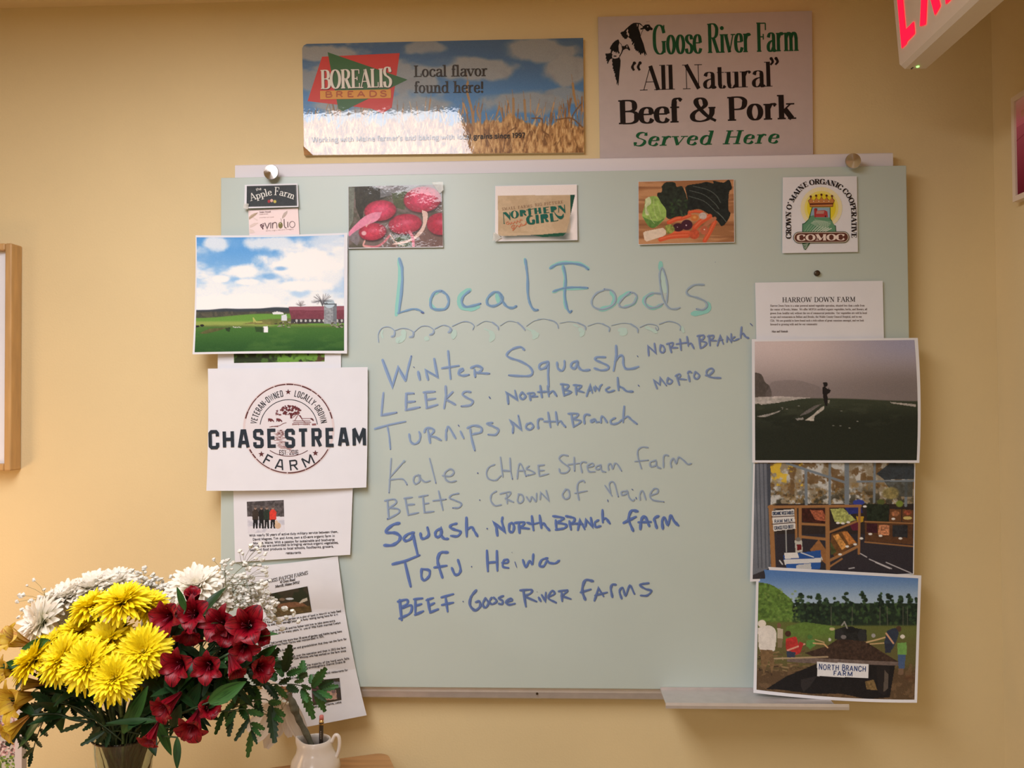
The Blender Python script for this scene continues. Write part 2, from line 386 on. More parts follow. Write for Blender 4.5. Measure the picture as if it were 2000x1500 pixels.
class Sheet:
    """a piece of paper or card: corners in photograph units, lying y0 metres in front of the wall, curling by bulge(u, v)"""
    def __init__(s, q, off, bulge=None, edge=(0, 0, 0, 0)):
        s.q = [np.array(p, float) for p in q]; s.off = off; s.bulge = bulge or (lambda u, v: 0.0); s.e = edge
        xs = [p[0] for p in q]; ys = [p[1] for p in q]; s.bb = (min(xs), min(ys), max(xs), max(ys))
    def px(s, u, v):
        a, b, c, d = s.q; u = np.asarray(u, float)[..., None]; v = np.asarray(v, float)[..., None]
        p = (a*(1-u)+b*u)*(1-v)+(d*(1-u)+c*u)*v
        t, r, bo, l = s.e; bu = 4*u*(1-u); bv = 4*v*(1-v)
        return p+np.concatenate([bv*(r*u+l*(1-u)), bu*(t*(1-v)+bo*v)], axis=-1)
    def surf(s, x, y, eps=0.0):
        x0, y0, x1, y1 = s.bb; u = min(1, max(0, (x-x0)/(x1-x0))); v = min(1, max(0, (y-y0)/(y1-y0)))
        p = at(x, y, -(s.off+s.bulge(u, v)+eps)); return p
    def solid(s, name, m, n=12, thick=0.0006, parent=None, fit=None):
        V, Fc = [], []
        for side in (0, 1):
            for j in range(n+1):
                for i in range(n+1):
                    p = s.px(i/n, j/n); w = s.surf(p[0], p[1])
                    V.append((w.x, w.y+side*thick, w.z))
        k = (n+1)*(n+1); I = lambda i, j, sd: sd*k+j*(n+1)+i
        for j in range(n):
            for i in range(n):
                Fc.append((I(i, j, 0), I(i, j+1, 0), I(i+1, j+1, 0), I(i+1, j, 0))); Fc.append((I(i, j, 1), I(i+1, j, 1), I(i+1, j+1, 1), I(i, j+1, 1)))
        for i in range(n):
            Fc += [(I(i, 0, 0), I(i+1, 0, 0), I(i+1, 0, 1), I(i, 0, 1)), (I(i, n, 1), I(i+1, n, 1), I(i+1, n, 0), I(i, n, 0)),
                   (I(0, i, 0), I(0, i, 1), I(0, i+1, 1), I(0, i+1, 0)), (I(n, i, 1), I(n, i, 0), I(n, i+1, 0), I(n, i+1, 1))]
        o = mesh_obj(name, V, Fc, m)
        if parent is not None: under(parent, o)
        return o

_nz = {}
def vnoise(X, Y, s, seed=0):
    key = seed
    if key not in _nz: _nz[key] = np.random.RandomState(seed+100).rand(64, 64)
    g = _nz[key]; x = X/s; y = Y/s; xi = np.floor(x).astype(int); yi = np.floor(y).astype(int); fx = x-xi; fy = y-yi
    fx = fx*fx*(3-2*fx); fy = fy*fy*(3-2*fy)
    a = g[yi % 64, xi % 64]; b = g[yi % 64, (xi+1) % 64]; c = g[(yi+1) % 64, xi % 64]; d = g[(yi+1) % 64, (xi+1) % 64]
    return (a*(1-fx)+b*fx)*(1-fy)+(c*(1-fx)+d*fx)*fy
def fbm(X, Y, s, seed=0, o=4, ax=1.0, ay=1.0):
    r = 0; t = 0; w = 1.0
    for i in range(o): r = r+w*vnoise(X/ax, Y/ay, s/2**i, seed+i*7); t += w; w *= 0.55
    return r/t
def ss(a, b, x): t = np.clip((x-a)/(b-a), 0, 1); return t*t*(3-2*t)

class Pic:
    """a printed picture: colours on a fine grid of the sheet, drawn in photograph units"""
    def __init__(s, sheet, q=None, step=1.0, col=(255, 255, 255)):
        s.sh = sheet; k_ = (q[1][0]-q[0][0])/(sheet.q[1][0]-sheet.q[0][0]) if q else 1; k_ = k_ if k_ > .9 else 0
        s.g = Sheet(q, sheet.off, None, tuple(e*k_ for e in sheet.e)) if q else sheet
        x0, y0, x1, y1 = s.g.bb; s.nu = int((x1-x0)/step)+1; s.nv = int((y1-y0)/step)+1
        u, v = np.meshgrid(np.linspace(0, 1, s.nu), np.linspace(0, 1, s.nv)); p = s.g.px(u, v); s.X = p[..., 0]; s.Y = p[..., 1]; s.u = u; s.v = v
        s.C = np.ones((s.nv, s.nu, 3))*np.array(col, float); s.o = (0, 0, 1.0)
    def crop(s, ox, oy, k): s.o = (ox, oy, k); return s
    def tr(s, pts): ox, oy, k = s.o; return [(ox+x/k, oy+y/k) for x, y in pts]
    def mix(s, m, col, a=1.0):
        w = (m*a)[..., None]; s.C = s.C*(1-w)+np.asarray(col, float)*w
    def win(s, x0, y0, x1, y1):
        i0 = np.searchsorted(s.X.max(0), x0-2); i1 = np.searchsorted(s.X.min(0), x1+2)
        j0 = np.searchsorted(s.Y.max(1), y0-2); j1 = np.searchsorted(s.Y.min(1), y1+2)
        return slice(j0, max(j1, j0)), slice(i0, max(i1, i0))
    def mask(s, pts):
        xs = [p[0] for p in pts]; ys = [p[1] for p in pts]; w = s.win(min(xs), min(ys), max(xs), max(ys))
        X, Y = s.X[w], s.Y[w]; ins = np.zeros(X.shape, bool); n = len(pts)
        for i in range(n):
            (xa, ya), (xb, yb) = pts[i], pts[(i+1) % n]
            if ya == yb: continue
            c = ((ya > Y) != (yb > Y)) & (X < (xb-xa)*(Y-ya)/(yb-ya)+xa); ins ^= c
        return w, ins
    def poly(s, pts, col, a=1.0, nz=0.0, ns=5.0, sm=False):
        pts = s.tr(pts)
        if sm: pts = [tuple(q) for q in smooth2(pts+[pts[0]], 4)]
        w, ins = s.mask(pts)
        if not ins.any(): return
        c = np.ones(ins.shape+(3,))*np.asarray(col, float)
        if nz: c = c*(1+nz*(fbm(s.X[w], s.Y[w], ns, 3, 3)-0.5)*2)[..., None]
        k = (ins*a)[..., None]; s.C[w] = s.C[w]*(1-k)+c*k
    def ell(s, cx, cy, rx, ry, col, a=1.0, soft=0.0, nz=0.0, rot=0.0):
        (cx, cy), = s.tr([(cx, cy)]); k = s.o[2]; rx /= k; ry /= k; m = max(rx, ry)
        w = s.win(cx-m, cy-m, cx+m, cy+m); X, Y = s.X[w]-cx, s.Y[w]-cy
        if X.size == 0: return
        if rot: c_, s_ = math.cos(rot), math.sin(rot); X, Y = X*c_+Y*s_, Y*c_-X*s_
        d = np.sqrt((X/rx)**2+(Y/ry)**2); f = np.clip((1-d)/max(soft, 0.08), 0, 1)*a
        c = np.ones(f.shape+(3,))*np.asarray(col, float)
        if nz: c = c*(1+nz*(fbm(s.X[w], s.Y[w], 4, 5, 3)-0.5)*2)[..., None]
        s.C[w] = s.C[w]*(1-f[..., None])+c*f[..., None]
    def line(s, pts, wd, col, a=1.0, sm=False):
        pts = s.tr(pts)
        if sm: pts = smooth2(pts, 5)
        wd = wd/s.o[2]
        for p, q in zip(pts[:-1], pts[1:]):
            x0, y0, x1, y1 = p[0], p[1], q[0], q[1]
            w = s.win(min(x0, x1)-wd, min(y0, y1)-wd, max(x0, x1)+wd, max(y0, y1)+wd); X, Y = s.X[w], s.Y[w]
            if X.size == 0: continue
            dx, dy = x1-x0, y1-y0; L = dx*dx+dy*dy+1e-9; t = np.clip(((X-x0)*dx+(Y-y0)*dy)/L, 0, 1)
            d = np.hypot(X-x0-t*dx, Y-y0-t*dy); f = np.clip((wd/2+0.5-d), 0, 1)*a
            s.C[w] = s.C[w]*(1-f[..., None])+np.asarray(col, float)*f[..., None]
    def grain(s, amt=5, seed=1):
        s.C = s.C+(np.random.RandomState(seed).rand(*s.C.shape[:2])[..., None]-0.5)*2*amt
    def build(s, name, m, parent, eps=0.0002, gain=1.0, label=None, keep=None):
        sh = s.sh; x0, y0, x1, y1 = sh.bb
        u = np.clip((s.X-x0)/(x1-x0), 0, 1); v = np.clip((s.Y-y0)/(y1-y0), 0, 1)
        B = np.vectorize(sh.bulge, otypes=[float])(u, v) if sh.bulge(0.3, 0.4) or sh.bulge(1, 1) or sh.bulge(.5, .9) else np.zeros(u.shape)
        yy = -(sh.off+B+eps)
        a = (s.X-1000)/F_PX; b = -(s.Y-750)/F_PX
        dx = CR.x*a+CU.x*b+CF.x; dy = CR.y*a+CU.y*b+CF.y; dz = CR.z*a+CU.z*b+CF.z; t = (yy-CAM.y)/dy
        co = np.stack([CAM.x+dx*t, yy, CAM.z+dz*t], -1).reshape(-1, 3)
        nu, nv = s.nu, s.nv; i, j = np.meshgrid(np.arange(nu-1), np.arange(nv-1)); b0 = (j*nu+i).ravel()
        f = np.stack([b0, b0+nu, b0+nu+1, b0+1], -1)
        if keep is not None: f = f[keep(s.u.ravel()[f].mean(1), s.v.ravel()[f].mean(1))]
        me = bpy.data.meshes.new(name); me.vertices.add(nu*nv); me.vertices.foreach_set('co', co.ravel().astype(np.float32))
        me.loops.add(f.size); me.loops.foreach_set('vertex_index', f.ravel().astype(np.int32))
        me.polygons.add(len(f)); me.polygons.foreach_set('loop_start', (np.arange(len(f))*4).astype(np.int32))
        me.update(calc_edges=True)
        ca = me.color_attributes.new('Col', 'FLOAT_COLOR', 'POINT')
        arr = np.ones((nu*nv, 4)); arr[:, :3] = np.clip(srgb(np.clip(s.C, 0, 255))*gain, 0, 0.92).reshape(-1, 3)
        ca.data.foreach_set('color', arr.ravel().astype(np.float32)); me.materials.append(m)
        o = bpy.data.objects.new(name, me); COL.objects.link(o); under(parent, o)
        if label: o['label'] = label
        return o
def CRP(ox, oy, k): return lambda pts: [(ox+x/k, oy+y/k) for x, y in pts]
# ---------------------------------------------------------------- glass marker board with rails, knobs and tray
BY = 0.032                            # front of the glass, metres from the wall
GL = [at(431.0, 347.0, -BY), at(1770.5, 322.8, -BY), at(1787.5, 1350.2, -BY), at(430.6, 1340.2, -BY)]
bx0, bx1, bz0, bz1 = 0.0, 1.219, 1.145, 2.059
board = empty('glass_board', (0.61, -0.02, 1.6), 'large pale green frosted glass marker board hung on the beige wall, headed Local Foods', 'whiteboard')
g = MB().box((bx0, -BY, bz0), (bx1, -BY+0.006, bz1)).build('glass_panel', M_board, board)
bev = g.modifiers.new('bevel', 'BEVEL'); bev.width = 0.0012; bev.segments = 2
a = at(459, 322, -0.020); b = at(1744, 298, -0.020)
rail = MB()
rail.prism([(-0.0, a.z-0.06), (-0.0, a.z), (-0.018, a.z), (-0.020, a.z-0.002), (-0.020, a.z-0.06)], a.x, b.x, 'x')
rail.build('top_rail', M_rail, board)
a = at(560, 1344, -0.024)
lr = MB(); zt = 1.150; zb = at(900, 1366, -0.024).z
lr.prism([(0, zt), (-0.020, zt), (-0.0245, zt-0.006), (-0.0255, (zt+zb)/2), (-0.0225, zb+0.003), (-0.018, zb), (0, zb)], 0.24, 1.12, 'x')
low = lr.build('bottom_rail', M_alu, board)
p = at(1049, 1355, -0.0262); MB().lathe([(0, 0), (0.0022, 0), (0.0022, -0.002), (0, -0.002)], p, 12, 'y').build('screw_hole', M_dark, board)
for (kx, ky, nm) in ((529, 336, 'knob'), (1667, 314, 'knob')):
    p = at(kx, ky, -BY-0.016); e = empty(nm, p, None, None); e.parent = board; e.matrix_parent_inverse = Matrix.Translation(-board.location)
    w = MB().lathe([(0, 0.0012), (0.0128, 0.0), (0.0136, -0.0012), (0.0132, -0.005), (0.0095, -0.007), (0.0085, -0.016)], (p.x, p.y, p.z), 40, 'y')
    # the lathe axis points to the wall: front cap slightly conical
    w.v = [(x, y, z) for x, y, z in w.v]
    o = w.build('knob', M_knob, None, False)
    bpy.data.objects.remove(e); under(board, o)

def line_hand(name, ox, oy, k, col, strokes, label=None, lay0=0):
    """strokes of one written line: 'width[*] x,y x,y ...' ; * keeps the corners sharp"""
    V = Vec(); r = random.Random(len(strokes))
    for st in strokes.split(';'):
        t = st.split(); c = col; op = .72
        if t[0][0] in HC: c = HC[t[0][0]]; lay = HL[t[0][0]]; op = {'P': .55, 'F': .6, 'D': .8}.get(t[0][0], .72); t[0] = t[0][1:]
        else: lay = 2
        c = tuple(q*op+p*(1-op) for q, p in zip(c, (191, 205, 200)))
        sharp = t[0].endswith('*'); w = float(t[0].rstrip('*'))
        P_ = [(ox+float(q.split(',')[0])/k, oy+float(q.split(',')[1])/k) for q in t[1:]]
        if len(P_) == 1: V.ell(P_[0][0], P_[0][1], w/2, col=c, n=8, lay=lay); continue
        if not sharp and len(P_) > 2: P_ = smooth2(P_, 6)
        else:
            Q = []
            for a_, b_ in zip(P_[:-1], P_[1:]):
                Q += [(a_[0]+(b_[0]-a_[0])*t_/3, a_[1]+(b_[1]-a_[1])*t_/3) for t_ in range(3)]
            P_ = Q+[P_[-1]]
        n = len(P_); ww = [w*(1+0.16*math.sin(i*0.8+r.random()*2))*(0.8 if i in (0, n-1) else 1) for i in range(n)]
        V.ribbon(P_, ww, col=c, cap=True, lay=lay)
        if lay == 2:                                         # darker dried edge of the marker stroke
            dc = tuple(x*0.86 for x in c); V.ribbon([(x+w*0.28, y+w*0.1) for x, y in P_], w*0.26, col=dc, lay=3)
    o = V.build(name, M_ink, lambda x, y, e: at(x, y, -(BY+e)), board, eps=0.0004)
    if label: o['label'] = label
    return o
M_ink = mat('marker_ink', rough=0.45, attr='Col')
HC = {'T': (120, 205, 196), 'B': (96, 146, 200), 'F': (132, 160, 196), 'P': (176, 216, 206), 'D': (58, 78, 150)}
HL = {'T': 0, 'P': 0, 'B': 2, 'F': 2, 'D': 4}
c1 = (112, 146, 205)
line_hand('handwritten_heading', 720, 490, 5.882, (92, 142, 202),
 "T7.5* 350,90 358,200 352,400 318,735;B5.5* 352,90 384,190 388,330 375,500 345,715;B4 335,715 420,690 510,668 580,680 630,710;"
 "T6 800,465 730,520 712,600 770,672 850,670;B5 840,460 760,475 715,560 720,650 790,675 880,665 920,590 900,510 840,460;T9 1160,450 1080,490 1038,580 1080,650 1180,665 1260,640;"
 "B5 1160,460 1090,520 1070,590 1110,640 1200,630 1285,605;T5 1440,478 1362,550 1372,615;T8* 1475,490 1490,590;B5 1500,480 1440,475 1370,540 1365,610 1430,635 1510,600 1540,540 1500,480;"
 "B5 1500,480 1540,580 1590,640 1650,655 1695,635;T6* 1795,95 1812,180;B5 1800,100 1825,300 1830,500 1860,620 1900,675 1945,678;D2 838,460;D2 1287,604;D2 1695,635;D2 1945,678;D3* 605,705 632,712",
 'blue and teal heading reading Local')
line_hand('handwritten_heading', 1050, 490, 5.556, (100, 148, 198),
 "T7 140,185 220,140 360,128 480,148 550,195;B4.5 135,190 220,145 360,135 480,155 550,200;T7 275,165 300,300 292,480 310,620;B4.5 280,165 305,300 295,480 320,620 350,665 368,650;T6 170,445 280,412 540,405;B4 170,440 280,405 420,395 545,402;"
 "T9 800,440 835,520 800,600 680,638;F4 720,415 800,430 845,490 830,570 760,620 680,635 600,600 590,530 640,460 720,425;T8 1000,455 910,500 878,560;T6 940,610 1040,575 1078,500;F4 1005,450 930,510 885,570 900,605 960,610 1040,570 1075,500 1050,460 1010,450;"
 "T7 1250,460 1165,510 1165,575 1250,622 1340,590;F4 1340,465 1250,460 1180,500 1165,560 1210,615 1290,610 1360,570;T8* 1335,130 1335,215;P11 1350,230 1370,330 1385,440;F4 1400,560 1412,420 1390,280 1350,185 1325,260 1335,400 1370,540 1430,620 1500,630 1545,615;"
 "T9 1845,570 1860,625 1790,668 1680,682;F4 1805,368 1700,370 1620,430 1640,480 1740,510 1820,550 1840,600 1790,640 1725,630;D2 548,203;D2 545,402;D2 366,652;D2 725,415;D2 1005,450;D1.6 1725,630;D1.4 1928,122",
 'blue and teal heading reading Foods')
line_hand('scalloped_underline', 720, 490, 5.882, (140, 166, 204),
 "1.8 115,1050 110,960 150,890 220,872 280,900 300,950 265,990;4 300,930 292,975 258,985;1.8 300,915 380,890 460,900 515,940 490,990;4 515,935 510,980 470,990;1.8 525,930 600,870 680,865 740,900 745,940 700,965;4 748,915 740,950 700,965;"
 "2.2 760,895 850,855 920,870 955,910 920,935;5 940,890 945,920 915,935;2 960,865 1080,815 1160,820 1210,860 1195,905;F1.4 1240,860 1330,810 1420,820;3 1420,820 1480,865 1492,905;F1.4 1510,860 1605,808 1710,822;3.4 1710,822 1760,865 1795,910;F1.2 1810,865 1900,805 1990,785;"
 "P3 160,915 150,960 165,1000;P10 400,930 402,980 350,1035 335,1015;P10 660,1005 675,1012;P10 985,930 972,990;P3 1330,895 1385,920;P9 1400,935 1428,975 1400,1030;P3 1820,890 1880,920;P9 1890,930 1930,985",
 'blue scalloped line under the heading')
line_hand('scalloped_underline', 1050, 490, 5.556, (140, 164, 196),
 "F1.2 0,742 60,738 120,748;2.6 120,748 180,765 215,800 225,840;F1.3 240,785 340,768 430,778;3 430,778 510,815 520,855;F1.6 545,815 640,785 700,790;3 700,790 775,830 775,875;F1.4 800,810 920,785 1010,792;3.2 1010,792 1080,840 1088,885;1.8 1110,830 1200,795 1290,810 1310,850 1290,860 1280,830;"
 "2 1320,795 1420,765 1510,785 1550,820 1545,860;P9 -5,905 -40,940;P3 390,800 440,825;P8 460,850 490,880 470,920;P8 890,860 940,855 950,895 905,900;P6 1180,830 1250,860 1290,885;P6 1565,830 1585,880")
line_hand('handwritten_line', 720, 660, 6.25, c1,
 "5.5* 170,270 290,590 360,360 450,520;4.5 450,520 475,400 520,220;5.5* 605,415 625,510;D1.2* 545,352 560,360;5* 725,510 698,395 840,475 800,255;4.5* 970,160 985,330 1000,500;4.5* 895,370 1100,338;"
 "4.5 1110,420 1150,395 1140,375 1105,400 1100,440 1150,460 1225,448;4.5* 1300,475 1290,380;5 1250,365 1320,340 1385,370 1350,420 1300,420;4.5 1320,425 1400,432 1475,435;D2 522,222;D1.6 1225,448;D1.6 1475,435;D1.6 1300,480")
line_hand('handwritten_line', 960, 660, 6.25, c1,
 "4.5 400,145 350,110 250,140 185,205 230,245 340,280 450,340 500,410 470,460 350,465 210,455;5 690,290 610,310 580,350 600,380 660,360 695,300;5* 695,295 690,450 698,600;4.5 800,300 810,370 860,400 890,350 890,280;"
 "4.8 1050,285 990,300 970,350 1020,370 1050,290 1060,350 1110,395 1200,390;4.5 1390,235 1290,235 1265,265 1340,300 1420,340 1420,380 1340,395 1255,370;4.8* 1520,95 1525,200 1490,400;4.8 1505,290 1560,220 1605,230 1610,320 1640,375 1720,375 1795,350;D1.8 1785,225;D1.8 210,455;D1.6 1200,390", 'blue handwriting reading Winter Squash')
line_hand('handwritten_line', 1230, 620, 7.692, (98, 122, 186),
 "3.8* 285,575 275,430 390,535 370,390;3.8 465,410 455,500 500,530 525,480 500,430 465,415;3.8* 625,525 590,400;3.8 555,400 640,380 640,420 600,455;3.6* 610,455 720,455;3.8* 755,325 770,490;3.6* 700,400 870,375;3.8* 860,290 880,430;3.8 880,400 920,390 965,470;"
 "4* 1040,280 1060,460;4 1015,280 1110,270 1105,320 1050,350;4 1050,350 1150,380 1110,440 1060,460;4* 1190,270 1205,425;3.8 1170,285 1250,270 1250,310 1200,340;3.6* 1210,345 1300,350;3.4* 1315,425 1360,270 1405,400;3* 1330,345 1400,335;3.4* 1460,370 1465,290 1525,370 1525,245;"
 "3.4 1580,290 1540,320 1560,350 1640,320;4* 1680,145 1665,310;4 1665,260 1700,240 1740,290 1785,310;D1.6* 1810,90 1845,125;D1.4* 110,575 122,590", 'small blue handwriting sloping up beside Winter Squash')
line_hand('handwritten_line', 720, 660, 6.25, (122, 150, 204),
 "4.2* 180,670 155,945;5* 155,945 340,910;4.8* 460,680 455,880;4.8* 455,680 550,675;5* 460,785 565,775;4.6* 450,880 625,845;4.8* 690,660 710,855;4.6* 670,665 810,655;4.4* 705,755 815,740;4.6* 705,855 840,815;5* 940,590 945,700 920,860;4.6* 1025,660 940,745;4.6 940,750 1000,780 1060,815;"
 "4.4 1245,660 1180,655 1145,690 1200,730 1270,770 1240,820 1130,835;D2* 1470,718 1487,740;D2 340,910;D2 555,682;D2 568,775;D2 625,848;D2 1130,832;D1.6 810,655", 'blue handwriting reading LEEKS')
line_hand('handwritten_line', 960, 660, 6.25, (100, 132, 192),
 "4.4* 205,805 195,700 180,665 310,750 285,640;4.4 375,660 345,710 380,750 415,710 375,665;4.4* 475,760 465,690;4.4 440,680 510,670 520,695 470,715;4.4* 475,715 560,715;4.4* 595,585 615,725;4.4* 685,585 700,715;4.2* 565,660 690,655;4.4 700,680 750,650 795,710;"
 "4.6* 865,570 885,705;4.4 845,565 935,575 920,615 880,630;4.4 880,630 970,660 880,705;4.6* 1030,590 1035,690;4.2 1000,575 1095,585 1040,640;4* 1040,640 1130,665;4* 1160,710 1205,575 1230,670;3.6* 1175,640 1225,635;3.8* 1250,600 1255,640;3.6* 1265,650 1270,590 1310,640 1325,590 1350,565;"
 "4 1440,600 1395,630 1430,660 1500,640;4.4* 1540,485 1550,640;4.4 1550,590 1600,610 1650,650 1725,655;D2 1797,585;D1.6 205,805;D1.6 795,708;D1.6 1725,655", 'small blue handwriting beside LEEKS')
line_hand('handwritten_line', 1230, 620, 7.692, (104, 130, 188),
 "3.8* 410,1070 360,940 450,1010 460,910 550,1025;4 575,905 560,980 610,995 635,950 580,915;3.8* 745,1015 700,870;3.8 685,880 740,850 760,880 715,920;3.6* 720,920 850,935;4* 900,960 880,860;4 870,840 890,810 930,830;4 985,815 965,890 1010,925 1045,870 990,820;"
 "4 1140,870 1200,860 1260,800 1220,765 1160,800 1160,860 1230,900 1365,910;D1.6* 125,1015 145,1035;D1.6 550,1025", 'small blue handwritten word at the right end of the LEEKS line')
line_hand('handwritten_line', 720, 660, 6.25, (122, 152, 204),
 "4.6* 75,1110 250,1060 450,1020;3.4 230,1085 250,1200 265,1360;4.4 495,1175 510,1260 560,1295 615,1260 630,1190 615,1145;4.6* 750,1280 735,1180 720,1120;4.6 680,1150 700,1105 770,1105 795,1140 740,1200;4.4 740,1200 810,1210 885,1250;4.6* 945,1245 945,1150;4.4 945,1150 965,1085 1000,1120 1060,1225;"
 "4* 1120,1140 1160,1225;D1.6* 1092,1062 1106,1080;4.6 1240,1110 1255,1220 1295,1375;4.6 1205,1100 1280,1070 1370,1090 1370,1150 1270,1175;4.4 1510,1035 1445,1045 1520,1080 1585,1120 1550,1180 1460,1180;D1.6 265,1360;D2 1295,1372;D1.6 1458,1180", 'blue handwriting reading Turnips')
line_hand('handwritten_line', 960, 660, 6.25, (112, 142, 198),
 "4.4* 260,1160 265,1080 225,1005 360,1115 325,945;4.4 435,1045 420,1095 470,1120 510,1080 480,1040 440,1050;4.4 570,1105 565,1030 580,990 625,990;4.2* 690,910 720,1090;4* 640,1020 780,1020;4.4* 785,905 805,1060;4.2 800,1040 840,1015 870,1050 905,1088;"
 "4.4* 975,930 1000,1090;4.2 935,925 1050,925 1040,960 985,990;4.2 985,990 1085,1010 1060,1050 1000,1080;4.4 1135,1045 1130,970 1150,935 1200,940;4.2 1260,990 1215,1005 1225,1030 1265,1000 1280,1025 1310,1025;4.2 1335,1035 1340,965 1370,970 1410,1030;4.2 1510,975 1455,1010 1470,1050 1540,1040 1590,1000;"
 "4.2* 1620,835 1605,1030;4.2 1605,990 1660,960 1710,1000 1775,1050;D1.8 262,1155;D1.6 330,960;D1.6 905,1088;D1.8 1775,1050", 'blue handwriting right of the word Turnips')
gk = (136, 158, 194)
line_hand('handwritten_line', 720, 870, 6.52, gk,
 "3 287,165 270,420 258,605;3.2* 455,195 275,400;3.2 262,438 400,425 450,440 490,500;3.6 655,380 590,390 570,450 600,490 650,450 640,380 670,430 720,465 780,450;3* 775,165 855,480;3.6 940,385 1040,390 1085,340 1040,300 970,350 980,430 1040,465 1115,450;D2.4 1388,350;F5 455,198 440,215;D2 488,500;D1.6 258,600;D1.8 855,478", 'faint blue handwriting reading Kale')
line_hand('handwritten_line', 920, 850, 7.5, gk,
 "3.2 345,430 260,470 225,560 260,640 360,660 440,590;3.2* 430,320 465,610;3.4* 570,335 580,530 605,645;4* 450,515 580,525;3.2 675,640 700,440 740,440 805,600;3.2* 680,520 790,520;3.2 850,450 810,490 880,520 930,560 820,590;3.6* 985,440 1000,600;3.4* 980,445 1070,435;3.2* 990,520 1070,515;3.2* 1000,600 1135,565;"
 "3.4 1420,300 1340,290 1290,340 1340,400 1440,480 1400,545 1310,550 1290,490;3.4* 1510,325 1515,525;3* 1420,430 1590,410;3.4 1625,545 1605,430 1640,390 1690,400;3.4 1705,470 1790,450 1775,410 1705,450 1725,530 1815,535;D2.6 98,555;D2 605,640;D2 805,600;D1.6 835,582;D1.6 1515,522", 'faint blue handwriting starting after the word Kale')
line_hand('handwritten_line', 1130, 850, 7.5, gk,
 "3.4 320,435 260,460 260,500 310,490 325,440 340,520 400,540;3.4 440,510 435,440 470,420 500,490 530,415 570,430 630,525;3.2 1015,180 930,175 870,220 870,320 920,490;3* 825,385 1020,365;3.6 1120,370 1050,400 1060,460 1130,440 1135,380 1150,460 1205,485;3.4 1245,470 1245,330 1270,290 1315,300;"
 "3.6 1360,470 1350,400 1390,340 1430,410 1465,325 1540,370 1600,425 1650,415;D1.6 628,525;D1.4 1020,365", 'faint blue handwriting ending the Kale line')
line_hand('handwritten_line', 720, 870, 6.52, (128, 152, 194),
 "3.6* 240,705 255,930;3.8 205,705 320,685 350,730 260,800;3.8 270,795 375,810 380,860 240,940;3.8* 465,670 505,890;3.4* 450,675 555,660;3.8* 490,755 580,750;3.6* 500,885 635,855;3.6* 690,640 710,855;3.6* 640,655 755,632;3.4* 695,745 765,735;3.6* 705,855 830,840;3.4* 890,580 945,825;3.4* 820,705 985,685;"
 "3.4 1145,610 1060,630 1030,670 1100,700 1180,740 1150,790 1070,795;D2.4 1415,695;D3 240,935;D1.8 985,685;D2 1072,797", 'faint blue handwriting reading BEETS')
line_hand('handwritten_line', 920, 850, 7.5, gk,
 "3.4 370,820 300,870 290,960 350,1030 440,1020;3.4* 530,1000 520,860;3.4 425,860 560,830 570,870 500,930;3.4* 510,930 620,980;3.4 700,860 680,960 720,995 765,950 750,880 690,860;3.2 810,900 860,970 890,900 950,970 960,850;3.2* 1010,940 1020,840 1140,960 1100,810;D2.2 128,950;"
 "3.8 1390,790 1340,870 1380,935 1440,900 1430,810 1380,790;3.4 1665,690 1640,665 1570,700 1555,800 1580,950;3* 1520,850 1700,815", 'faint blue handwriting after the word BEETS')
line_hand('handwritten_line', 1130, 850, 7.5, gk,
 "3.2* 385,735 490,890;3 470,850 450,720 490,680 530,720 580,900;D1.6* 425,945 432,975;3.4 700,820 630,830 640,880 710,850 715,820 740,910 790,960 820,940;D1.8* 840,910 850,935;D1.6* 780,790 798,802;3.2 900,950 900,860 940,815 985,945;3.4 1060,880 1150,850 1160,790 1100,790 1045,880 1090,950 1250,975;D1.8 582,900;D1.6 1248,978", 'faint blue handwriting ending the BEETS line')
dk = (58, 92, 182)
line_hand('handwritten_line', 720, 870, 6.52, dk,
 "6 390,990 310,1010 225,1080 240,1110 340,1115 400,1160 380,1220 300,1270 200,1272;5.6 575,1110 500,1130 445,1185 480,1215 545,1180 560,1115;5.6* 560,1110 590,1250 625,1400;5.4 660,1120 670,1175 710,1185 765,1140 748,1045;5.4 920,1060 860,1090 850,1150 890,1165 925,1120 925,1065 925,1140 960,1185 1010,1190;"
 "5 1120,995 1060,1010 1035,1040 1090,1070 1170,1100 1130,1155 1045,1150;5.4* 1245,920 1248,1160;5 1250,1070 1310,1040 1345,1090 1385,1155;D3 1510,1060;D2 748,1045;D2 1385,1155", 'dark blue handwriting reading Squash')
line_hand('handwritten_line', 920, 850, 7.5, dk,
 "5.2* 385,1470 370,1350 330,1275 490,1410 450,1260 460,1205;5 560,1300 560,1400 610,1415 630,1340 600,1290 565,1295;5.2* 710,1430 700,1290;5 640,1285 770,1275 760,1320 700,1350;4.8* 700,1350 850,1370;5* 890,1185 915,1395;4.8* 820,1280 900,1305 1000,1280;5* 1005,1175 1030,1360;5 1030,1310 1060,1290 1100,1340 1150,1395;"
 "4.8* 1240,1245 1250,1380;4.8 1200,1185 1350,1210 1330,1240 1260,1280;4.8 1260,1280 1390,1310 1370,1360 1240,1385;4.8* 1440,1260 1465,1385;4.8 1390,1185 1510,1215 1500,1270 1440,1300;4.6* 1450,1300 1560,1290;D3 235,1368;D2 1460,1385", 'dark blue handwriting after the lower word Squash')
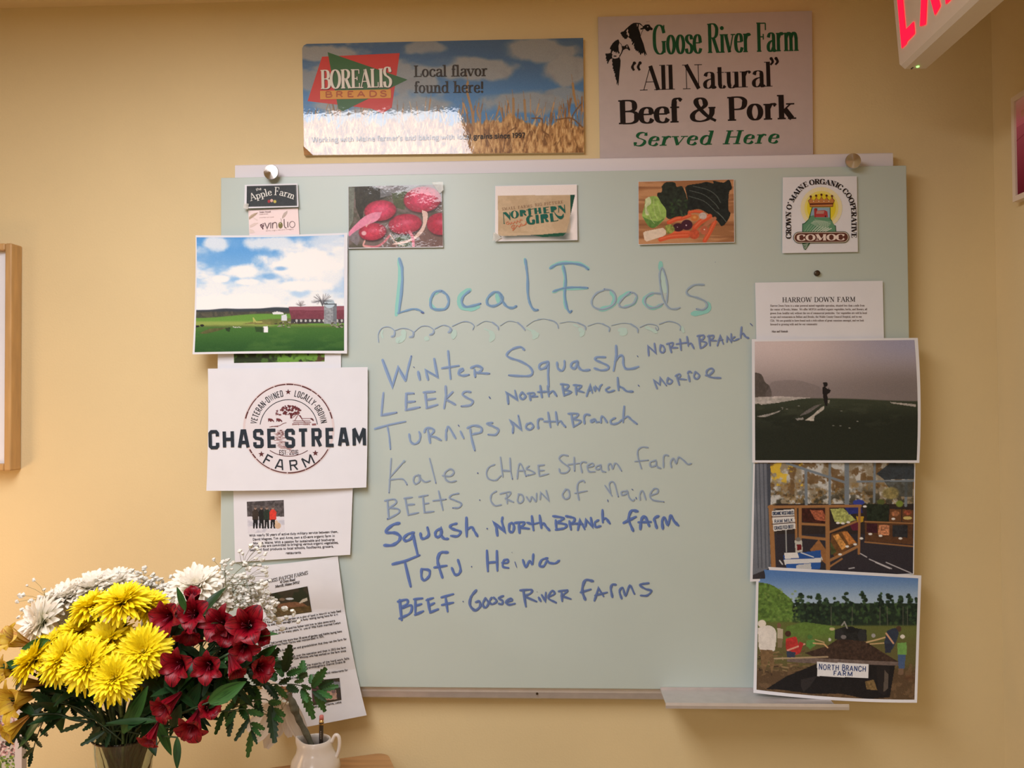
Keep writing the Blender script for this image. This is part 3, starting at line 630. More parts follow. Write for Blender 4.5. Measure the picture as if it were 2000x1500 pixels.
line_hand('handwritten_line', 1130, 850, 7.5, dk,
 "4.6* -10,1390 20,1240 90,1380;4.4* -40,1300 60,1300;4.8* 100,1340 110,1240 200,1340 180,1210;4.8 290,1245 240,1280 250,1345 325,1330;5* 350,1095 355,1280;5 360,1230 400,1220 460,1295;5.6 865,1115 780,1105 740,1180 740,1260 800,1400;5.6* 660,1285 840,1195;5.6 905,1375 920,1240 965,1190 1000,1240 1035,1330;5* 875,1275 1060,1270;"
 "5.4 1145,1360 1120,1270 1110,1220 1170,1185;5.4 1235,1370 1225,1260 1260,1210 1310,1310 1350,1180 1400,1260 1465,1325;D2 462,1295;D2 800,1398", 'dark blue handwriting ending the lower Squash line')
line_hand('handwritten_line', 740, 1040, 5.405, dk,
 "5.8* 145,335 270,305 430,240;5.6* 275,315 335,570;5.2 450,385 450,470 480,505 530,460 530,400 450,385;6 725,210 650,215 620,290 640,380 670,475;5* 585,370 715,350;5.2 770,375 800,440 840,440 862,390 835,290;D2.6 978,360;5* 1140,190 1150,410;5* 1245,195 1250,405;4.6* 1145,320 1250,310;4.4 1300,320 1355,320 1360,285 1315,300 1310,360 1370,375;"
 "D1.6* 1435,310 1455,370;D1.4 1405,210;4.6 1520,290 1550,365 1590,300 1620,330 1630,230;4.6 1780,270 1720,290 1695,350 1740,355 1775,300 1800,320 1860,325 1905,295;D2 335,570;D2.4 430,240", 'dark blue handwriting of the Tofu line')
line_hand('handwritten_line', 740, 1040, 5.405, dk,
 "5.8* 220,715 240,925;5 200,730 290,710 300,750 225,800;5 240,800 340,770 330,850 215,910;4.8* 385,700 385,865;4.6* 370,705 460,695;4.4* 385,775 450,755;5* 380,870 470,830;5* 515,705 540,845;4.6* 500,715 575,690;4.4* 525,775 585,745;5* 540,845 625,810;5* 705,690 725,835;4.6* 660,685 785,650;4.6* 665,765 785,740;D2.4 888,728")
line_hand('handwritten_line', 900, 1110, 5.0, (62, 90, 166),
 "5.4 150,215 100,280 90,360 140,410 190,370 180,325 145,330;4.6 240,290 215,350 240,385 270,340 240,290;4.6 300,285 280,330 310,350 350,320 320,285;4.4 415,270 370,290 410,320 400,350 370,345;4.4 440,330 500,315 480,295 440,330 470,355 530,345;4.8* 610,210 635,375;4.4 580,215 690,210 680,245 620,270;4.2* 625,275 740,325;"
 "4.4* 760,285 780,320;D1.4 745,230;4.4* 790,260 825,320 830,235;4.4 850,280 915,250 890,220 855,290 930,335;4.6* 985,240 990,320;4.4 955,225 1040,215 1010,250 980,270;4.4* 985,270 1075,300;5.6 1290,125 1220,115 1190,180 1190,240 1215,305;4.4* 1170,235 1270,205;4.6* 1305,315 1345,195 1395,275;4.2* 1310,265 1430,235;"
 "4.8 1480,280 1465,200 1480,160 1515,160;4.4 1570,295 1550,225 1580,190 1610,265 1650,170 1695,250;4.4 1835,145 1750,160 1800,200 1860,220 1820,265 1755,265", 'dark blue handwriting ending the BEEF line')

# the pull-out marker tray below the board
t = empty('marker_tray', (0.94, -0.07, 1.128), 'silver metal marker tray clipped to the bottom rail of the glass board', 'tray')
zt = at(1400, 1347, -BY-0.002).z-0.0005; zf = zt+0.001
X0 = at(1290, 1347, -0.034).x; X1 = at(1634, 1380, -0.108).x
tr = MB(); tr.prism([(-0.034, zt+0.004), (-0.034, zt), (-0.112, zt-0.001), (-0.112, zt-0.0025), (-0.0325, zt-0.0025), (-0.0325, zt+0.004)], X0, X1, 'x')
tr.build('tray_floor', M_alu, t)
ed = MB(); ed.prism([(-0.112, zt-0.0025), (-0.115, zt-0.004), (-0.1155, zt+0.001), (-0.1145, zt+0.0055), (-0.113, zt+0.0052), (-0.1125, zt-0.0005)], X0-0.002, X1+0.018, 'x')
ed.build('front_lip', M_alu, t)

# ---------------------------------------------------------------- signs above the board
s1 = Sheet([(590, 86), (1139, 74), (1141, 298), (594, 303)], 0.0075)
def panel(sh, name, m, thick, corner=0.0):
    q = [sh.surf(*p) for p in sh.px(np.array([0, 1, 1, 0.]), np.array([0, 0, 1, 1.]))]
    mb = MB(); v = [(p.x, p.y, p.z) for p in q]
    if corner:
        a = Vector(v[0]); b = Vector(v[1]); d = Vector(v[3]); e = (b-a).normalized(); f = (d-a).normalized(); arc = []
        for i in range(6):
            an = i/5*math.pi/2; arc.append(tuple(a+e*corner*(1-math.sin(an))+f*corner*(1-math.cos(an))))
        v = list(reversed(arc))+v[1:]
    n = len(v); mb.v = v+[(x, y+thick, z) for x, y, z in v]
    mb.f = [tuple(range(n)), tuple(range(2*n-1, n-1, -1))]+[(i, (i+1) % n, n+(i+1) % n, n+i) for i in range(n)]
    return mesh_obj(name, mb.v, mb.f, m)
bo = panel(s1, 'bread_sign', M_card, 0.0070, 0.0105)
tag(bo, 'glossy worn sign with wheat field, clouds and red and green bread logo above board', 'sign')
P = Pic(s1, step=1.0); P.crop(570, 60, 3.39)
X = (P.X-570)*3.39; Y = (P.Y-60)*3.39
P.C = np.array([62, 100, 140])*(1+0*P.X[..., None])*(1.0+0.25*ss(100, 560, Y))[..., None]+np.array([0, 12, 20])*ss(100, 560, Y)[..., None]
n1 = fbm(X, Y, 330, 1, 5, 1.5, 0.85)
cl = ss(0.47, 0.60, n1)
for cx, cy, rx, ry, w in ((1640, 130, 330, 95, 1), (1180, 250, 420, 95, 1), (1520, 470, 330, 90, .9), (890, 110, 170, 60, .8), (200, 150, 260, 70, .9), (760, 330, 260, 90, .8), (150, 330, 140, 90, .7), (1850, 260, 200, 120, .8), (1800, 430, 180, 60, .6)):
    d = np.sqrt(((X-cx)/rx)**2+((Y-cy)/ry)**2)+0.75*(fbm(X, Y, 150, 9, 4)-0.5); cl = np.maximum(cl*0.96, w*ss(1.0, 0.66, d))
for cx, cy, rx, ry in ((950, 190, 150, 60), (1400, 380, 260, 45), (1330, 130, 130, 70), (700, 120, 60, 50), (1830, 70, 90, 40)):
    cl = cl*(1-0.85*ss(1.1, 0.6, np.sqrt(((X-cx)/rx)**2+((Y-cy)/ry)**2)))
P.mix(cl, (176, 168, 158)); P.mix(cl*ss(0.5, 0.75, fbm(X, Y, 90, 21, 4))*0.5, (132, 134, 138))
wh = ss(-12, 12, Y-(600+60*(fbm(X, Y*0+1, 60, 30, 3)-0.5)*2))
wt = fbm(X, Y, 26, 33, 4, 0.5, 1.6); P.mix(wh, (186, 140, 88)); P.mix(wh*ss(0.5, 0.7, wt), (222, 182, 126)); P.mix(wh*ss(0.52, 0.3, wt)*0.9, (120, 82, 48))
r = random.Random(3)
for i in range(300):
    x = r.uniform(60, 1940); y = r.uniform(610, 820); L = r.uniform(40, 150); dx = r.uniform(-50, 60)
    c = r.choice([(228, 190, 132), (206, 160, 100), (128, 88, 50), (240, 206, 150), (166, 118, 70)])
    P.line([(x, y), (x+dx*0.4, y-L*0.5), (x+dx, y-L)], r.uniform(3, 6), c, 0.8)
for i in range(70):
    x = r.uniform(1100, 1930) if i < 46 else r.uniform(70, 1100); y = r.uniform(520, 620); dx = r.uniform(-20, 24); L = r.uniform(50, 95)
    P.line([(x, y), (x+dx, y-L)], r.uniform(5, 10), r.choice([(176, 132, 84), (200, 156, 104), (140, 98, 62)]), 0.9)
    P.line([(x+dx, y-L), (x+dx*1.5, y-L-34)], 3, (150, 112, 72), 0.7); P.line([(x, y), (x-dx*.2, y+110)], 4, (170, 124, 78), 0.8)
for pts in ([(1208, 640), (1190, 520), (1160, 400), (1165, 340)], [(1885, 500), (1868, 420), (1860, 350)], [(1470, 590), (1466, 450)], [(1548, 590), (1540, 460)]):
    P.line(pts, 16, (172, 132, 84), 0.85, True); P.line([pts[-1], (pts[-1][0]-8, pts[-1][1]-60)], 4, (160, 120, 80), .7)
for pts in ([(1590, 580), (1655, 585), (1660, 660), (1700, 690)], [(1750, 590), (1850, 580), (1925, 640)], [(1920, 480), (1860, 560), (1850, 640)], [(1480, 640), (1420, 690), (1400, 800)]):
    P.line(pts, 9, (120, 82, 50), 0.85, True)
P.mix(((P.u*549+ (1-P.v)*30 < 3)*1.0), (176, 170, 160), 0.5)
P.grain(5); P.build('photo_print', M_gloss, bo, eps=0.00025, keep=lambda u, v: ~((u < .02) & (v < .049) & (((.02-u)/.02)**2+((.049-v)/.049)**2 > 1)))
V = Vec(); T_ = CRP(570, 60, 3.39); K = 3.39
V.poly(T_([(200, 172), (714, 148), (662, 508), (598, 548), (560, 520), (104, 466)]), (204, 52, 48), 0)
V.poly(T_([(237, 142), (766, 324), (340, 532), (308, 520)]), (40, 98, 52), 1)
V.poly(T_([(598, 548), (662, 508), (655, 470), (450, 480)]), (204, 52, 48), 2)
V.poly(T_([(187, 398), (656, 388), (656, 446), (188, 455)]), (218, 150, 52), 3)
V.lay = 4
a, b = T_([(192, 384), (660, 372)]); text(V, 'BOREALIS', (a[0]+.9, a[1]+.9), (b[0]+.9, b[1]+.9), 122/K, 5.6, 1.8, col=(50, 30, 30), sl=5, hf=lambda i, c: (1.08 if i == 7 else 1.0))
V.lay = 5; text(V, 'BOREALIS', a, b, 122/K, 5.5, 1.7, col=(232, 226, 216), sl=5, hf=lambda i, c: (1.08 if i == 7 else 1.0))
a, b = T_([(215, 440), (628, 434)]); text(V, 'BREADS', a, b, 36/K, 2.6, sans=True, col=(176, 84, 34), sp=22)
V.lay = 4
a, b = T_([(808, 304), (1296, 298)]); text(V, 'Local flavor', a, b, 72/K, 3.7, 1.5, col=(26, 24, 26))
a, b = T_([(808, 410), (1272, 408)]); text(V, 'found here!', a, b, 72/K, 3.7, 1.5, col=(26, 24, 26))
a, b = T_([(130, 738), (1545, 708)]); text(V, "Working with Maine farmer's and baking with local grains since 1997", a, b, 32/K, 1.9, sans=True, col=(34, 28, 26), seg=3)
V.build('lettering', M_gloss, s1.surf, bo, eps=0.0004)
for (pts, c) in (([(592, 285), (604, 296), (611, 302.6), (594, 303)], M_corr),):
    q = [s1.surf(x, y, 0.0012) for x, y in pts]; k = MB(); k.v = [tuple(p) for p in q]+[(p.x, p.y+0.0022, p.z) for p in q]; k.f = [(0, 1, 2, 3), (7, 6, 5, 4), (0, 1, 5, 4), (1, 2, 6, 5), (2, 3, 7, 6), (3, 0, 4, 7)]
    k.build('worn_corner', c, bo)

s2 = Sheet([(1168, 33), (1586, 21), (1588, 301.2), (1172, 309)], 0.006)
go = panel(s2, 'beef_sign', mat('matte_sign_board', (196, 184, 184), 0.6, noise=0.02, nscale=60), 0.0056)
tag(go, 'grey-white sign with two flying geese offering beef and pork, right of wheat sign', 'sign')
V = Vec(); T_ = CRP(1150, 10, 4.348); K = 4.348; gr = (22, 84, 50); bk = (26, 18, 16)
a, b = T_([(548, 412), (1790, 386)])
text(V, 'Goose River Farm', (a[0], a[1]+1), b, 240/K, 6.3, 2.2, col=gr, sl=4, hf=lambda i, c: 1.02 if c.isupper() else 0.98)
a, b = T_([(450, 724), (1558, 690)]); text(V, 'All Natural', a, b, 206/K, 7.6, 1.3, col=bk, sl=8)
a, b = T_([(362, 714), (472, 711)]); text(V, '#', a, b, 240/K, 5.2, 1.4, col=bk)
a, b = T_([(1530, 684), (1624, 681)]); text(V, '$', a, b, 238/K, 5.2, 1.4, col=bk)
a, b = T_([(250, 1008), (1752, 962)]); text(V, 'Beef & Pork', a, b, 196/K, 10.4, 2.8, col=bk, sl=5)
a, b = T_([(372, 1196), (1605, 1170)]); text(V, 'Served Here', a, b, 112/K, 6.4, 1.8, col=(20, 92, 54), slant=0.30, sp=10)
V.build('lettering', M_print, s2.surf, go)
V = Vec(); T_ = CRP(1170, 30, 10.0); V.col = (16, 16, 15)
V.poly(T_([(415, 345), (440, 322), (480, 312), (540, 250), (620, 180), (670, 150), (720, 143), (790, 152), (845, 200), (850, 215), (780, 165), (770, 250), (800, 340), (815, 420), (870, 560), (900, 680), (935, 770), (925, 775), (900, 740), (905, 795), (890, 780), (870, 720), (850, 750), (830, 735), (815, 775), (800, 760), (790, 715), (775, 740), (762, 690), (745, 710), (730, 680), (715, 690), (705, 650), (690, 660), (690, 600), (675, 600), (690, 530), (655, 578), (640, 570), (660, 510), (635, 515), (630, 470), (600, 450), (570, 420), (545, 440), (545, 460), (525, 455), (510, 465), (495, 455), (480, 430), (465, 435), (460, 410), (445, 400), (440, 380)]))
V.poly(T_([(805, 255), (850, 240), (855, 215), (880, 200), (900, 182), (950, 175), (985, 182), (1010, 225), (1045, 250), (1050, 268), (1035, 290), (990, 285), (965, 310), (935, 310), (915, 290), (890, 262), (860, 272), (810, 280)]))
V.ribbon(T_([(858, 280), (830, 340), (810, 400)]), 0.9)
V.ribbon(T_(smooth2([(790, 152), (820, 175), (855, 215)])), 1.0)
V.poly(T_([(530, 310), (560, 262), (572, 300), (560, 325), (585, 360), (590, 400), (570, 415), (560, 380), (535, 370), (548, 335)]), (190, 178, 178), 1)
V.poly(T_([(735, 165), (758, 172), (752, 215), (742, 220)]), (190, 178, 178), 1)
V.ell(95.0+1170, 22.2+30, 1.1, col=(190, 178, 178), lay=1)
V.poly(T_([(210, 655), (225, 610), (270, 540), (320, 495), (375, 468), (390, 490), (398, 530), (378, 600), (385, 690), (405, 740), (380, 750), (362, 700), (352, 745), (345, 700), (330, 755), (320, 700), (300, 725), (285, 690), (262, 700), (245, 745), (225, 730), (235, 670)]))
V.poly(T_([(122, 745), (180, 745), (240, 730), (262, 765), (250, 800), (262, 840), (220, 855), (190, 900), (170, 950), (158, 935), (165, 890), (140, 890), (150, 850), (128, 850), (140, 800), (128, 780)]))
V.poly(T_([(262, 835), (310, 848), (360, 835), (395, 810), (420, 880), (415, 980), (400, 1100), (388, 1250), (378, 1370), (368, 1368), (366, 1300), (350, 1350), (342, 1350), (345, 1280), (325, 1245), (325, 1200), (308, 1200), (315, 1130), (295, 1130), (300, 1090), (280, 1090), (285, 1050), (265, 1045), (275, 990), (255, 970), (265, 920), (252, 900)]))
V.poly(T_([(440, 600), (500, 600), (530, 572), (560, 570), (580, 610), (608, 665), (600, 690), (580, 680), (545, 650), (515, 655), (470, 680), (445, 740), (400, 815), (390, 800), (430, 730), (450, 660)]))
V.ribbon(T_(smooth2([(398, 535), (430, 560), (448, 605)])), 0.9)
V.poly(T_([(536, 590), (556, 585), (550, 635), (540, 630)]), (190, 178, 178), 1)
V.poly(T_([(285, 785), (340, 785), (338, 808), (285, 805)]))
V.ribbon(T_([(915, 128), (990, 118)]), 0.5, (110, 98, 96))
V.build('goose_emblem', M_print, s2.surf, go, label='two black flying geese')
# ---------------------------------------------------------------- papers and cards on the board
def paper(name, sh, label, cat, m=None, n=10, group=None):
    o = sh.solid(name, m or M_paper, n); tag(o, label, cat, group); return o
B0 = BY+0.0016
def tape(sh_pts, off, parent):
    q = [at(x, y, -(off)) for x, y in sh_pts]; mb = MB(); mb.v = [tuple(p) for p in q]+[(p.x, p.y+0.0003, p.z) for p in q]
    mb.f = [(0, 1, 2, 3), (7, 6, 5, 4), (0, 1, 5, 4), (1, 2, 6, 5), (2, 3, 7, 6), (3, 0, 4, 7)]
    mb.build('tape', M_tape, parent, False)

# small chalkboard card
s = Sheet([(478, 361), (581, 358), (583, 404), (477, 407)], B0+0.004, lambda u, v: 0.003*v*v)
o = paper('farm_card', s, 'small black chalkboard-look card with white lettering, top left of glass board', 'card')
P = Pic(s, [(482, 363.3), (579, 361), (580.5, 402), (481.5, 404)], 0.8, (48, 52, 55)); P.mix(fbm(P.X, P.Y, 30, 3, 4, 2.5, 1), (74, 80, 84), 0.8)
P.mix(ss(0.05, 0, P.v)+ss(0.95, 1, P.v), (120, 120, 118), 0.6); P.mix(ss(0.96, 1, P.u), (140, 140, 138), 0.6)
P.crop(470, 350, 13.64)
for x, y, c in ((755, 590, (168, 60, 66)), (828, 570, (226, 190, 176)), (912, 595, (198, 186, 92))): P.ell(x, y, 42, 46, c, 1, 0.2)
P.line([(835, 560), (845, 600)], 14, (190, 120, 100)); P.grain(8); P.build('print', M_print, o)
V = Vec(); T_ = CRP(470, 350, 13.64); V.col = (226, 226, 222)
def curvetext(V, s_, pts, h, th, tn, **k):
    """letters stepping along a smooth path, one segment per letter"""
    pp = np.array(smooth2(pts, 12)); d = np.r_[0, np.cumsum(np.hypot(*np.diff(pp, axis=0).T))]
    tab = k.pop('tab', G); sans = k.pop('sans', False); hf = k.pop('hf', None); slant = k.pop('slant', 0)
    adv = [tab[c][0] if c in tab else 24 for c in s_]; tot = sum(adv); x = 0
    for i, c in enumerate(s_):
        if c in tab:
            f = lambda t: np.array([np.interp(t, d, pp[:, 0]), np.interp(t, d, pp[:, 1])])
            a_, b_ = f(x/tot*d[-1]), f((x+adv[i])/tot*d[-1]); e = (b_-a_)/adv[i]; n_ = np.array((e[1], -e[0])); n_ /= np.linalg.norm(n_)
            hh = h*(hf(i) if hf else 1); glyph(V, c, lambda gx, gy: tuple(a_+e*gx+n_*(gy*hh/100)), th, tn, sans, slant, 4, tab)
        x += adv[i]
curvetext(V, 'Apple Farm', T_([(270, 580), (520, 500), (850, 420), (1150, 450), (1420, 540)]), 12.4, 2.0, 0.9, hf=lambda i: (1.15, 1, 1, 1.1, 1, 1, 1.25, 1, 1, 1)[i])
a, b = T_([(410, 310), (556, 282)]); text(V, 'the', a, b, 5, 0.8, sans=True)
V.build('lettering', M_print, s.surf, o, eps=0.0006)
tape([(476, 396), (486, 398), (484, 409), (475, 407)], B0+0.0095, o)
# olive oil card
s = Sheet([(485, 411), (582, 406.5), (585, 462), (487, 464)], B0+0.001)
o = paper('business_card', s, 'pale pink business card with olive and grape emblem, under small chalkboard-look card', 'card', mat('pink_card', (244, 224, 224), 0.6))
V = Vec(); T_ = CRP(470, 350, 13.64)
V.poly(T_([(222, 1010), (280, 950), (370, 905), (460, 888), (400, 960), (320, 1020), (225, 1080)]), (196, 176, 154))
V.ribbon(T_([(225, 1050), (340, 970), (455, 890)]), 0.6, (150, 124, 100), lay=1)
V.poly(T_([(240, 1230), (360, 1165), (480, 1160), (380, 1230), (255, 1290)]), (226, 206, 200)); V.poly(T_([(235, 1320), (330, 1350), (390, 1420), (240, 1440)]), (232, 214, 206)); V.poly(T_([(330, 1010), (460, 1080), (440, 1110), (350, 1050)]), (232, 214, 208))
a, b = T_([(500, 900), (805, 885)]); text(V, 'Susan Howell', a, b, 3.4, 0.55, sans=True, col=(150, 128, 128), seg=2)
for y, x1 in ((945, 730), (1030, 890)): a, b = T_([(500, y+6), (x1, y-14)]); text(V, 'proprietor and owner', a, b, 2.0, 0.32, sans=True, col=(190, 172, 170), seg=2)
a, b = T_([(670, 1385), (1410, 1340)]); text(V, 'extra virgin oils and vinegars', a, b, 2.2, 0.34, sans=True, col=(196, 178, 176), seg=2)
gy = (120, 102, 104)
for pts, w in (([(640, 1160), (705, 1310), (768, 1160)], 2.0), ([(798, 1150), (800, 1308)], 1.6), ([(850, 1310), (845, 1160)], 1.9), ([(1155, 1060), (1160, 1230), (1180, 1285), (1222, 1300)], 1.8), ([(1252, 1135), (1258, 1285)], 1.8)): V.ribbon(T_(pts), w, gy)
V.ribbon(T_(smooth2([(850, 1230), (870, 1170), (915, 1150), (955, 1180), (965, 1310)])), 1.5, gy)
V.ribbon([(570.7+5.3*math.cos(t/20*6.283), 438.3+6*math.sin(t/20*6.283)) for t in range(20)], 1.1, gy, closed=True)
c = T_([(1060, 1225)])[0]; V.ell(c[0], c[1], 4.4, 6.1, (126, 120, 78)); c = T_([(1052, 1180)])[0]; V.ell(c[0], c[1], 0.9, 1.2, (220, 220, 190), lay=1)
V.ribbon(T_([(1085, 1135), (1082, 1080), (1060, 1045)]), 0.6, (140, 130, 120)); V.poly(T_([(1100, 1050), (1105, 990), (1150, 900), (1245, 835), (1240, 900), (1180, 990)]), (196, 180, 172))
for x, y in ((530, 1235), (558, 1205), (600, 1185), (575, 1230), (610, 1225), (545, 1265), (580, 1262), (605, 1255), (565, 1290), (590, 1300), (592, 1325), (535, 1215)): c = T_([(x, y)])[0]; V.ell(c[0], c[1], 1.15, col=(84, 46, 62), n=7)
V.build('printed_logo', M_print, s.surf, o)

# farm photo with barn and silo
def sky(P, top, bot, y0, y1): P.C = np.array(top, float)+(np.array(bot, float)-np.array(top, float))*ss(y0, y1, P.Y)[..., None]
s = Sheet([(382, 459.5), (679, 454.5), (678, 690.5), (376, 692)], B0+0.006, lambda u, v: 0.006*(1-u)**2*v+0.004*(1-u)+0.001*v*v, (2, 0, -1, 2))
o = paper('barn_photo', s, 'large printed photo of red barn, silo and green field, overlapping board left edge', 'photo')
P = Pic(s, [(384, 463.5), (672, 458.5), (672, 685), (380, 688)], 1.0); P.crop(370, 330, 3.847)
X = (P.X-370)*3.847; Y = (P.Y-330)*3.847
sky(P, (88, 158, 226), (190, 220, 246), 460, 610)
P.mix(ss(500, 1150, X), (206, 222, 242), 0.5)
n1 = fbm(X, Y, 260, 2, 5, 1.6, 0.8); P.mix(ss(0.50, 0.68, n1), (244, 246, 250), 0.9)
for cx, cy, rx, ry, w in ((820, 720, 330, 130, 1), (640, 560, 240, 70, .8), (420, 770, 170, 60, .95), (120, 1010, 240, 70, 1), (470, 990, 300, 60, 1), (200, 560, 110, 70, .8), (240, 825, 80, 30, .9), (850, 880, 230, 50, 1), (980, 760, 260, 160, .8), (1050, 560, 160, 90, .6), (440, 850, 130, 30, .9), (90, 805, 60, 22, .6)):
    P.mix(ss(1.05, 0.55, np.sqrt(((X-cx)/rx)**2+((Y-cy)/ry)**2)+0.8*(fbm(X, Y, 110, 12, 5)-0.5)), (248, 248, 250), w)
for cx, cy, rx, ry in ((130, 660, 130, 70), (340, 560, 60, 50), (600, 810, 90, 30), (560, 620, 50, 40), (690, 750, 60, 20)): P.mix(ss(1.2, 0.3, np.sqrt(((X-cx)/rx)**2+((Y-cy)/ry)**2)+0.6*(fbm(X, Y, 60, 14, 4)-0.5)), (112, 172, 230), 0.75)
hl = 1062-14*ss(40, 700, X)-12*vnoise(X, Y*0, 130, 4); P.mix(ss(-4, 4, Y-hl), (58, 66, 74)); P.mix(ss(-6, 6, Y-1072), (74, 74, 62), 0.8); P.mix((Y > 1072)*ss(.45, .6, fbm(X, Y, 20, 8, 3)), (96, 92, 76), 0.7)
P.mix(ss(-5, 5, Y-(1120-32*ss(60, 560, X))), (102, 150, 62)); P.mix(ss(-10, 10, Y-1145)*ss(660, 600, X), (146, 164, 84)); P.mix(ss(-12, 12, Y-(1170+18*fbm(X, Y*0, 200, 3))), (112, 118, 66))
P.mix(ss(-14, 14, Y-1185), (66, 112, 48)); P.mix(ss(1185, 1380, Y), (34, 80, 34), 0.85); P.mix((Y > 1180)*ss(0.45, 0.65, fbm(X, Y, 60, 17, 4, 3, 1)), (84, 124, 56), 0.4)
P.poly([(70, 1235), (150, 1200), (300, 1188), (220, 1215), (120, 1240)], (92, 84, 54), 0.8, .3)
P.poly([(400, 1165), (560, 1130), (760, 1120), (900, 1168), (600, 1170)], (110, 94, 62), 0.6, .3)
P.poly([(745, 1035), (1162, 1030), (1162, 1128), (765, 1132)], (122, 62, 76), 1, 0.1); P.poly([(745, 1035), (1162, 1028), (1162, 1060), (752, 1062)], (148, 88, 102)); P.poly([(765, 1128), (1162, 1128), (1162, 1160), (765, 1160)], (64, 60, 64), 1, .2)
for i in range(12): P.ell(805+i*34, 1140, 9, 11, (190, 190, 190))
P.poly([(1012, 1010), (1107, 1010), (1107, 1166), (1012, 1164)], (146, 152, 158), 1, 0.25, 3); P.poly([(1078, 1010), (1107, 1010), (1107, 1166), (1080, 1166)], (104, 110, 118), 0.8, .2)
P.ell(1052, 1012, 42, 34, (186, 206, 218)); P.poly([(1012, 1010), (1095, 1010), (1095, 1020), (1012, 1020)], (70, 76, 82))
r = random.Random(5)
for i in range(46): a_ = r.uniform(-1.3, 1.3); L = r.uniform(40, 110); P.line([(1000, 1030), (1000+20*math.sin(a_), 990), (1000+L*math.sin(a_)*0.85, 1030-L*math.cos(a_)*0.95)], 3, (92, 92, 98), 0.65)
for i in range(26): a_ = r.uniform(-1.3, 1.3); L = r.uniform(20, 44); P.line([(835, 1030), (835+L*math.sin(a_), 1030-L*math.cos(a_))], 3, (118, 112, 112), 0.55)
P.poly([(552, 1186), (588, 1180), (592, 1228), (554, 1230)], (238, 240, 244)); P.poly([(690, 1100), (730, 1092), (734, 1138), (690, 1140)], (214, 220, 228)); P.poly([(625, 1078), (660, 1070), (705, 1080), (705, 1092), (625, 1092)], (226, 228, 230))
P.line([(485, 1150), (480, 1120), (500, 1150), (545, 1150)], 8, (184, 186, 104)); P.ell(60, 1182, 15, 8, (30, 30, 34)); P.ell(95, 1176, 16, 9, (30, 30, 34)); P.line([(50, 1185), (50, 1195)], 3, (30, 30, 34))
for i in range(50): P.ell(r.choice([r.uniform(650, 800), r.uniform(1070, 1155)]), r.uniform(1150, 1190), r.uniform(5, 14), 4, r.choice([(90, 80, 66), (150, 146, 138), (60, 58, 48)]))
for i in range(6): P.ell(330+i*11, 1188+3*(i % 2), 4, 4, (224, 226, 222))
P.poly([(270, 1195), (310, 1190), (300, 1225), (275, 1215)], (34, 50, 30), .8); P.poly([(490, 1185), (560, 1190), (560, 1228), (500, 1225)], (40, 62, 34), .7)
P.grain(4); P.build('photo_print', M_print, o)

# sheet behind, of which only a strip shows
s = Sheet([(426, 660), (666, 660), (666, 726), (425, 727)], B0+0.0022)
o = paper('garden_print', s, 'white sheet mostly hidden behind barn photo, strip of dark garden photo showing', 'paper')
P = Pic(s, [(456, 668), (634, 668), (634, 706), (457, 709)], 1.0, (44, 58, 34)); P.mix(ss(.45, .6, fbm(P.X, P.Y, 12, 4, 4)), (74, 108, 50)); P.mix(ss(.5, .62, fbm(P.X, P.Y, 28, 9, 3, 1.5, 1)), (92, 62, 46), .8)
P.mix(ss(530, 545, P.X)*ss(.42, .6, fbm(P.X, P.Y, 7, 41, 3)), (110, 160, 64), 0.9); P.build('photo_print', M_print, o)

# round stamp logo sheet
s = Sheet([(406, 720), (718, 717), (715.5, 952), (403, 958.5)], B0+0.0055, lambda u, v: 0.0045*(1-u)+0.006*v*v, (0, 1, 2, 2))
o = paper('farm_logo_sheet', s, 'white sheet with round stamp logo and big dark lettering, below barn photo', 'paper')
V = Vec(); T_ = CRP(390, 700, 3.75); mr = (92, 48, 50); dkc = (44, 50, 58)
cx, cy, R = 564.0, 837.0, 86.5
V.ell(cx, cy, R+3, None, (222, 208, 210), 60, 0)
V.ell(cx, cy, R-1.5, None, (226, 222, 228), 60, 1)
r = random.Random(8); V.lay = 2
def arcr(c, r_, a0, a1, w, col): V.ribbon([(c[0]+r_*math.sin(math.radians(a0+(a1-a0)*t/24)), c[1]-r_*math.cos(math.radians(a0+(a1-a0)*t/24))) for t in range(25)], w, col)
a_ = -77
while a_ < 77:
    b_ = min(77, a_+r.uniform(5, 26)); arcr((cx, cy), R, a_, b_, r.uniform(1.6, 2.8), mr); a_ = b_+r.uniform(.5, 1.6)
a_ = 118
while a_ < 242:
    b_ = min(242, a_+r.uniform(5, 24)); arcr((cx, cy), R, a_, b_, r.uniform(1.6, 2.8), mr); a_ = b_+r.uniform(.5, 1.6)
arcr((cx, cy), 56.5, -82, 82, 1.4, dkc); arcr((cx, 825), 66, 146, 214, 1.4, mr)
V.lay = 3
arctext(V, 'VETERAN-OWNED', (cx, cy), 64, -82, -9.5, 11.2, 1.5, sans=True, tab=BL, col=(54, 54, 60), sp=14)
arctext(V, 'LOCALLY-GROWN', (cx, cy), 64, 9.5, 81, 11.2, 1.5, sans=True, tab=BL, col=(54, 54, 60), sp=14)
def star(x, y, r_): V.poly([(x+(r_ if i % 2 == 0 else r_*.42)*math.sin(i*math.pi/5), y-(r_ if i % 2 == 0 else r_*.42)*math.cos(i*math.pi/5)) for i in range(10)], mr)
star(562.8, 765.5, 5.8); star(510.5, 887, 6.2); star(616, 885, 6.2)
arctext(V, 'FARM', (cx, cy-14), 95, 213, 147, 18, 3.0, sans=True, tab=BL, col=dkc, flip=True, sp=40)
a, b = T_([(583, 705), (722, 703)]); text(V, 'EST. 2016', a, b, 8.3, 1.2, sans=True, tab=BL, col=(70, 50, 54), sp=6)
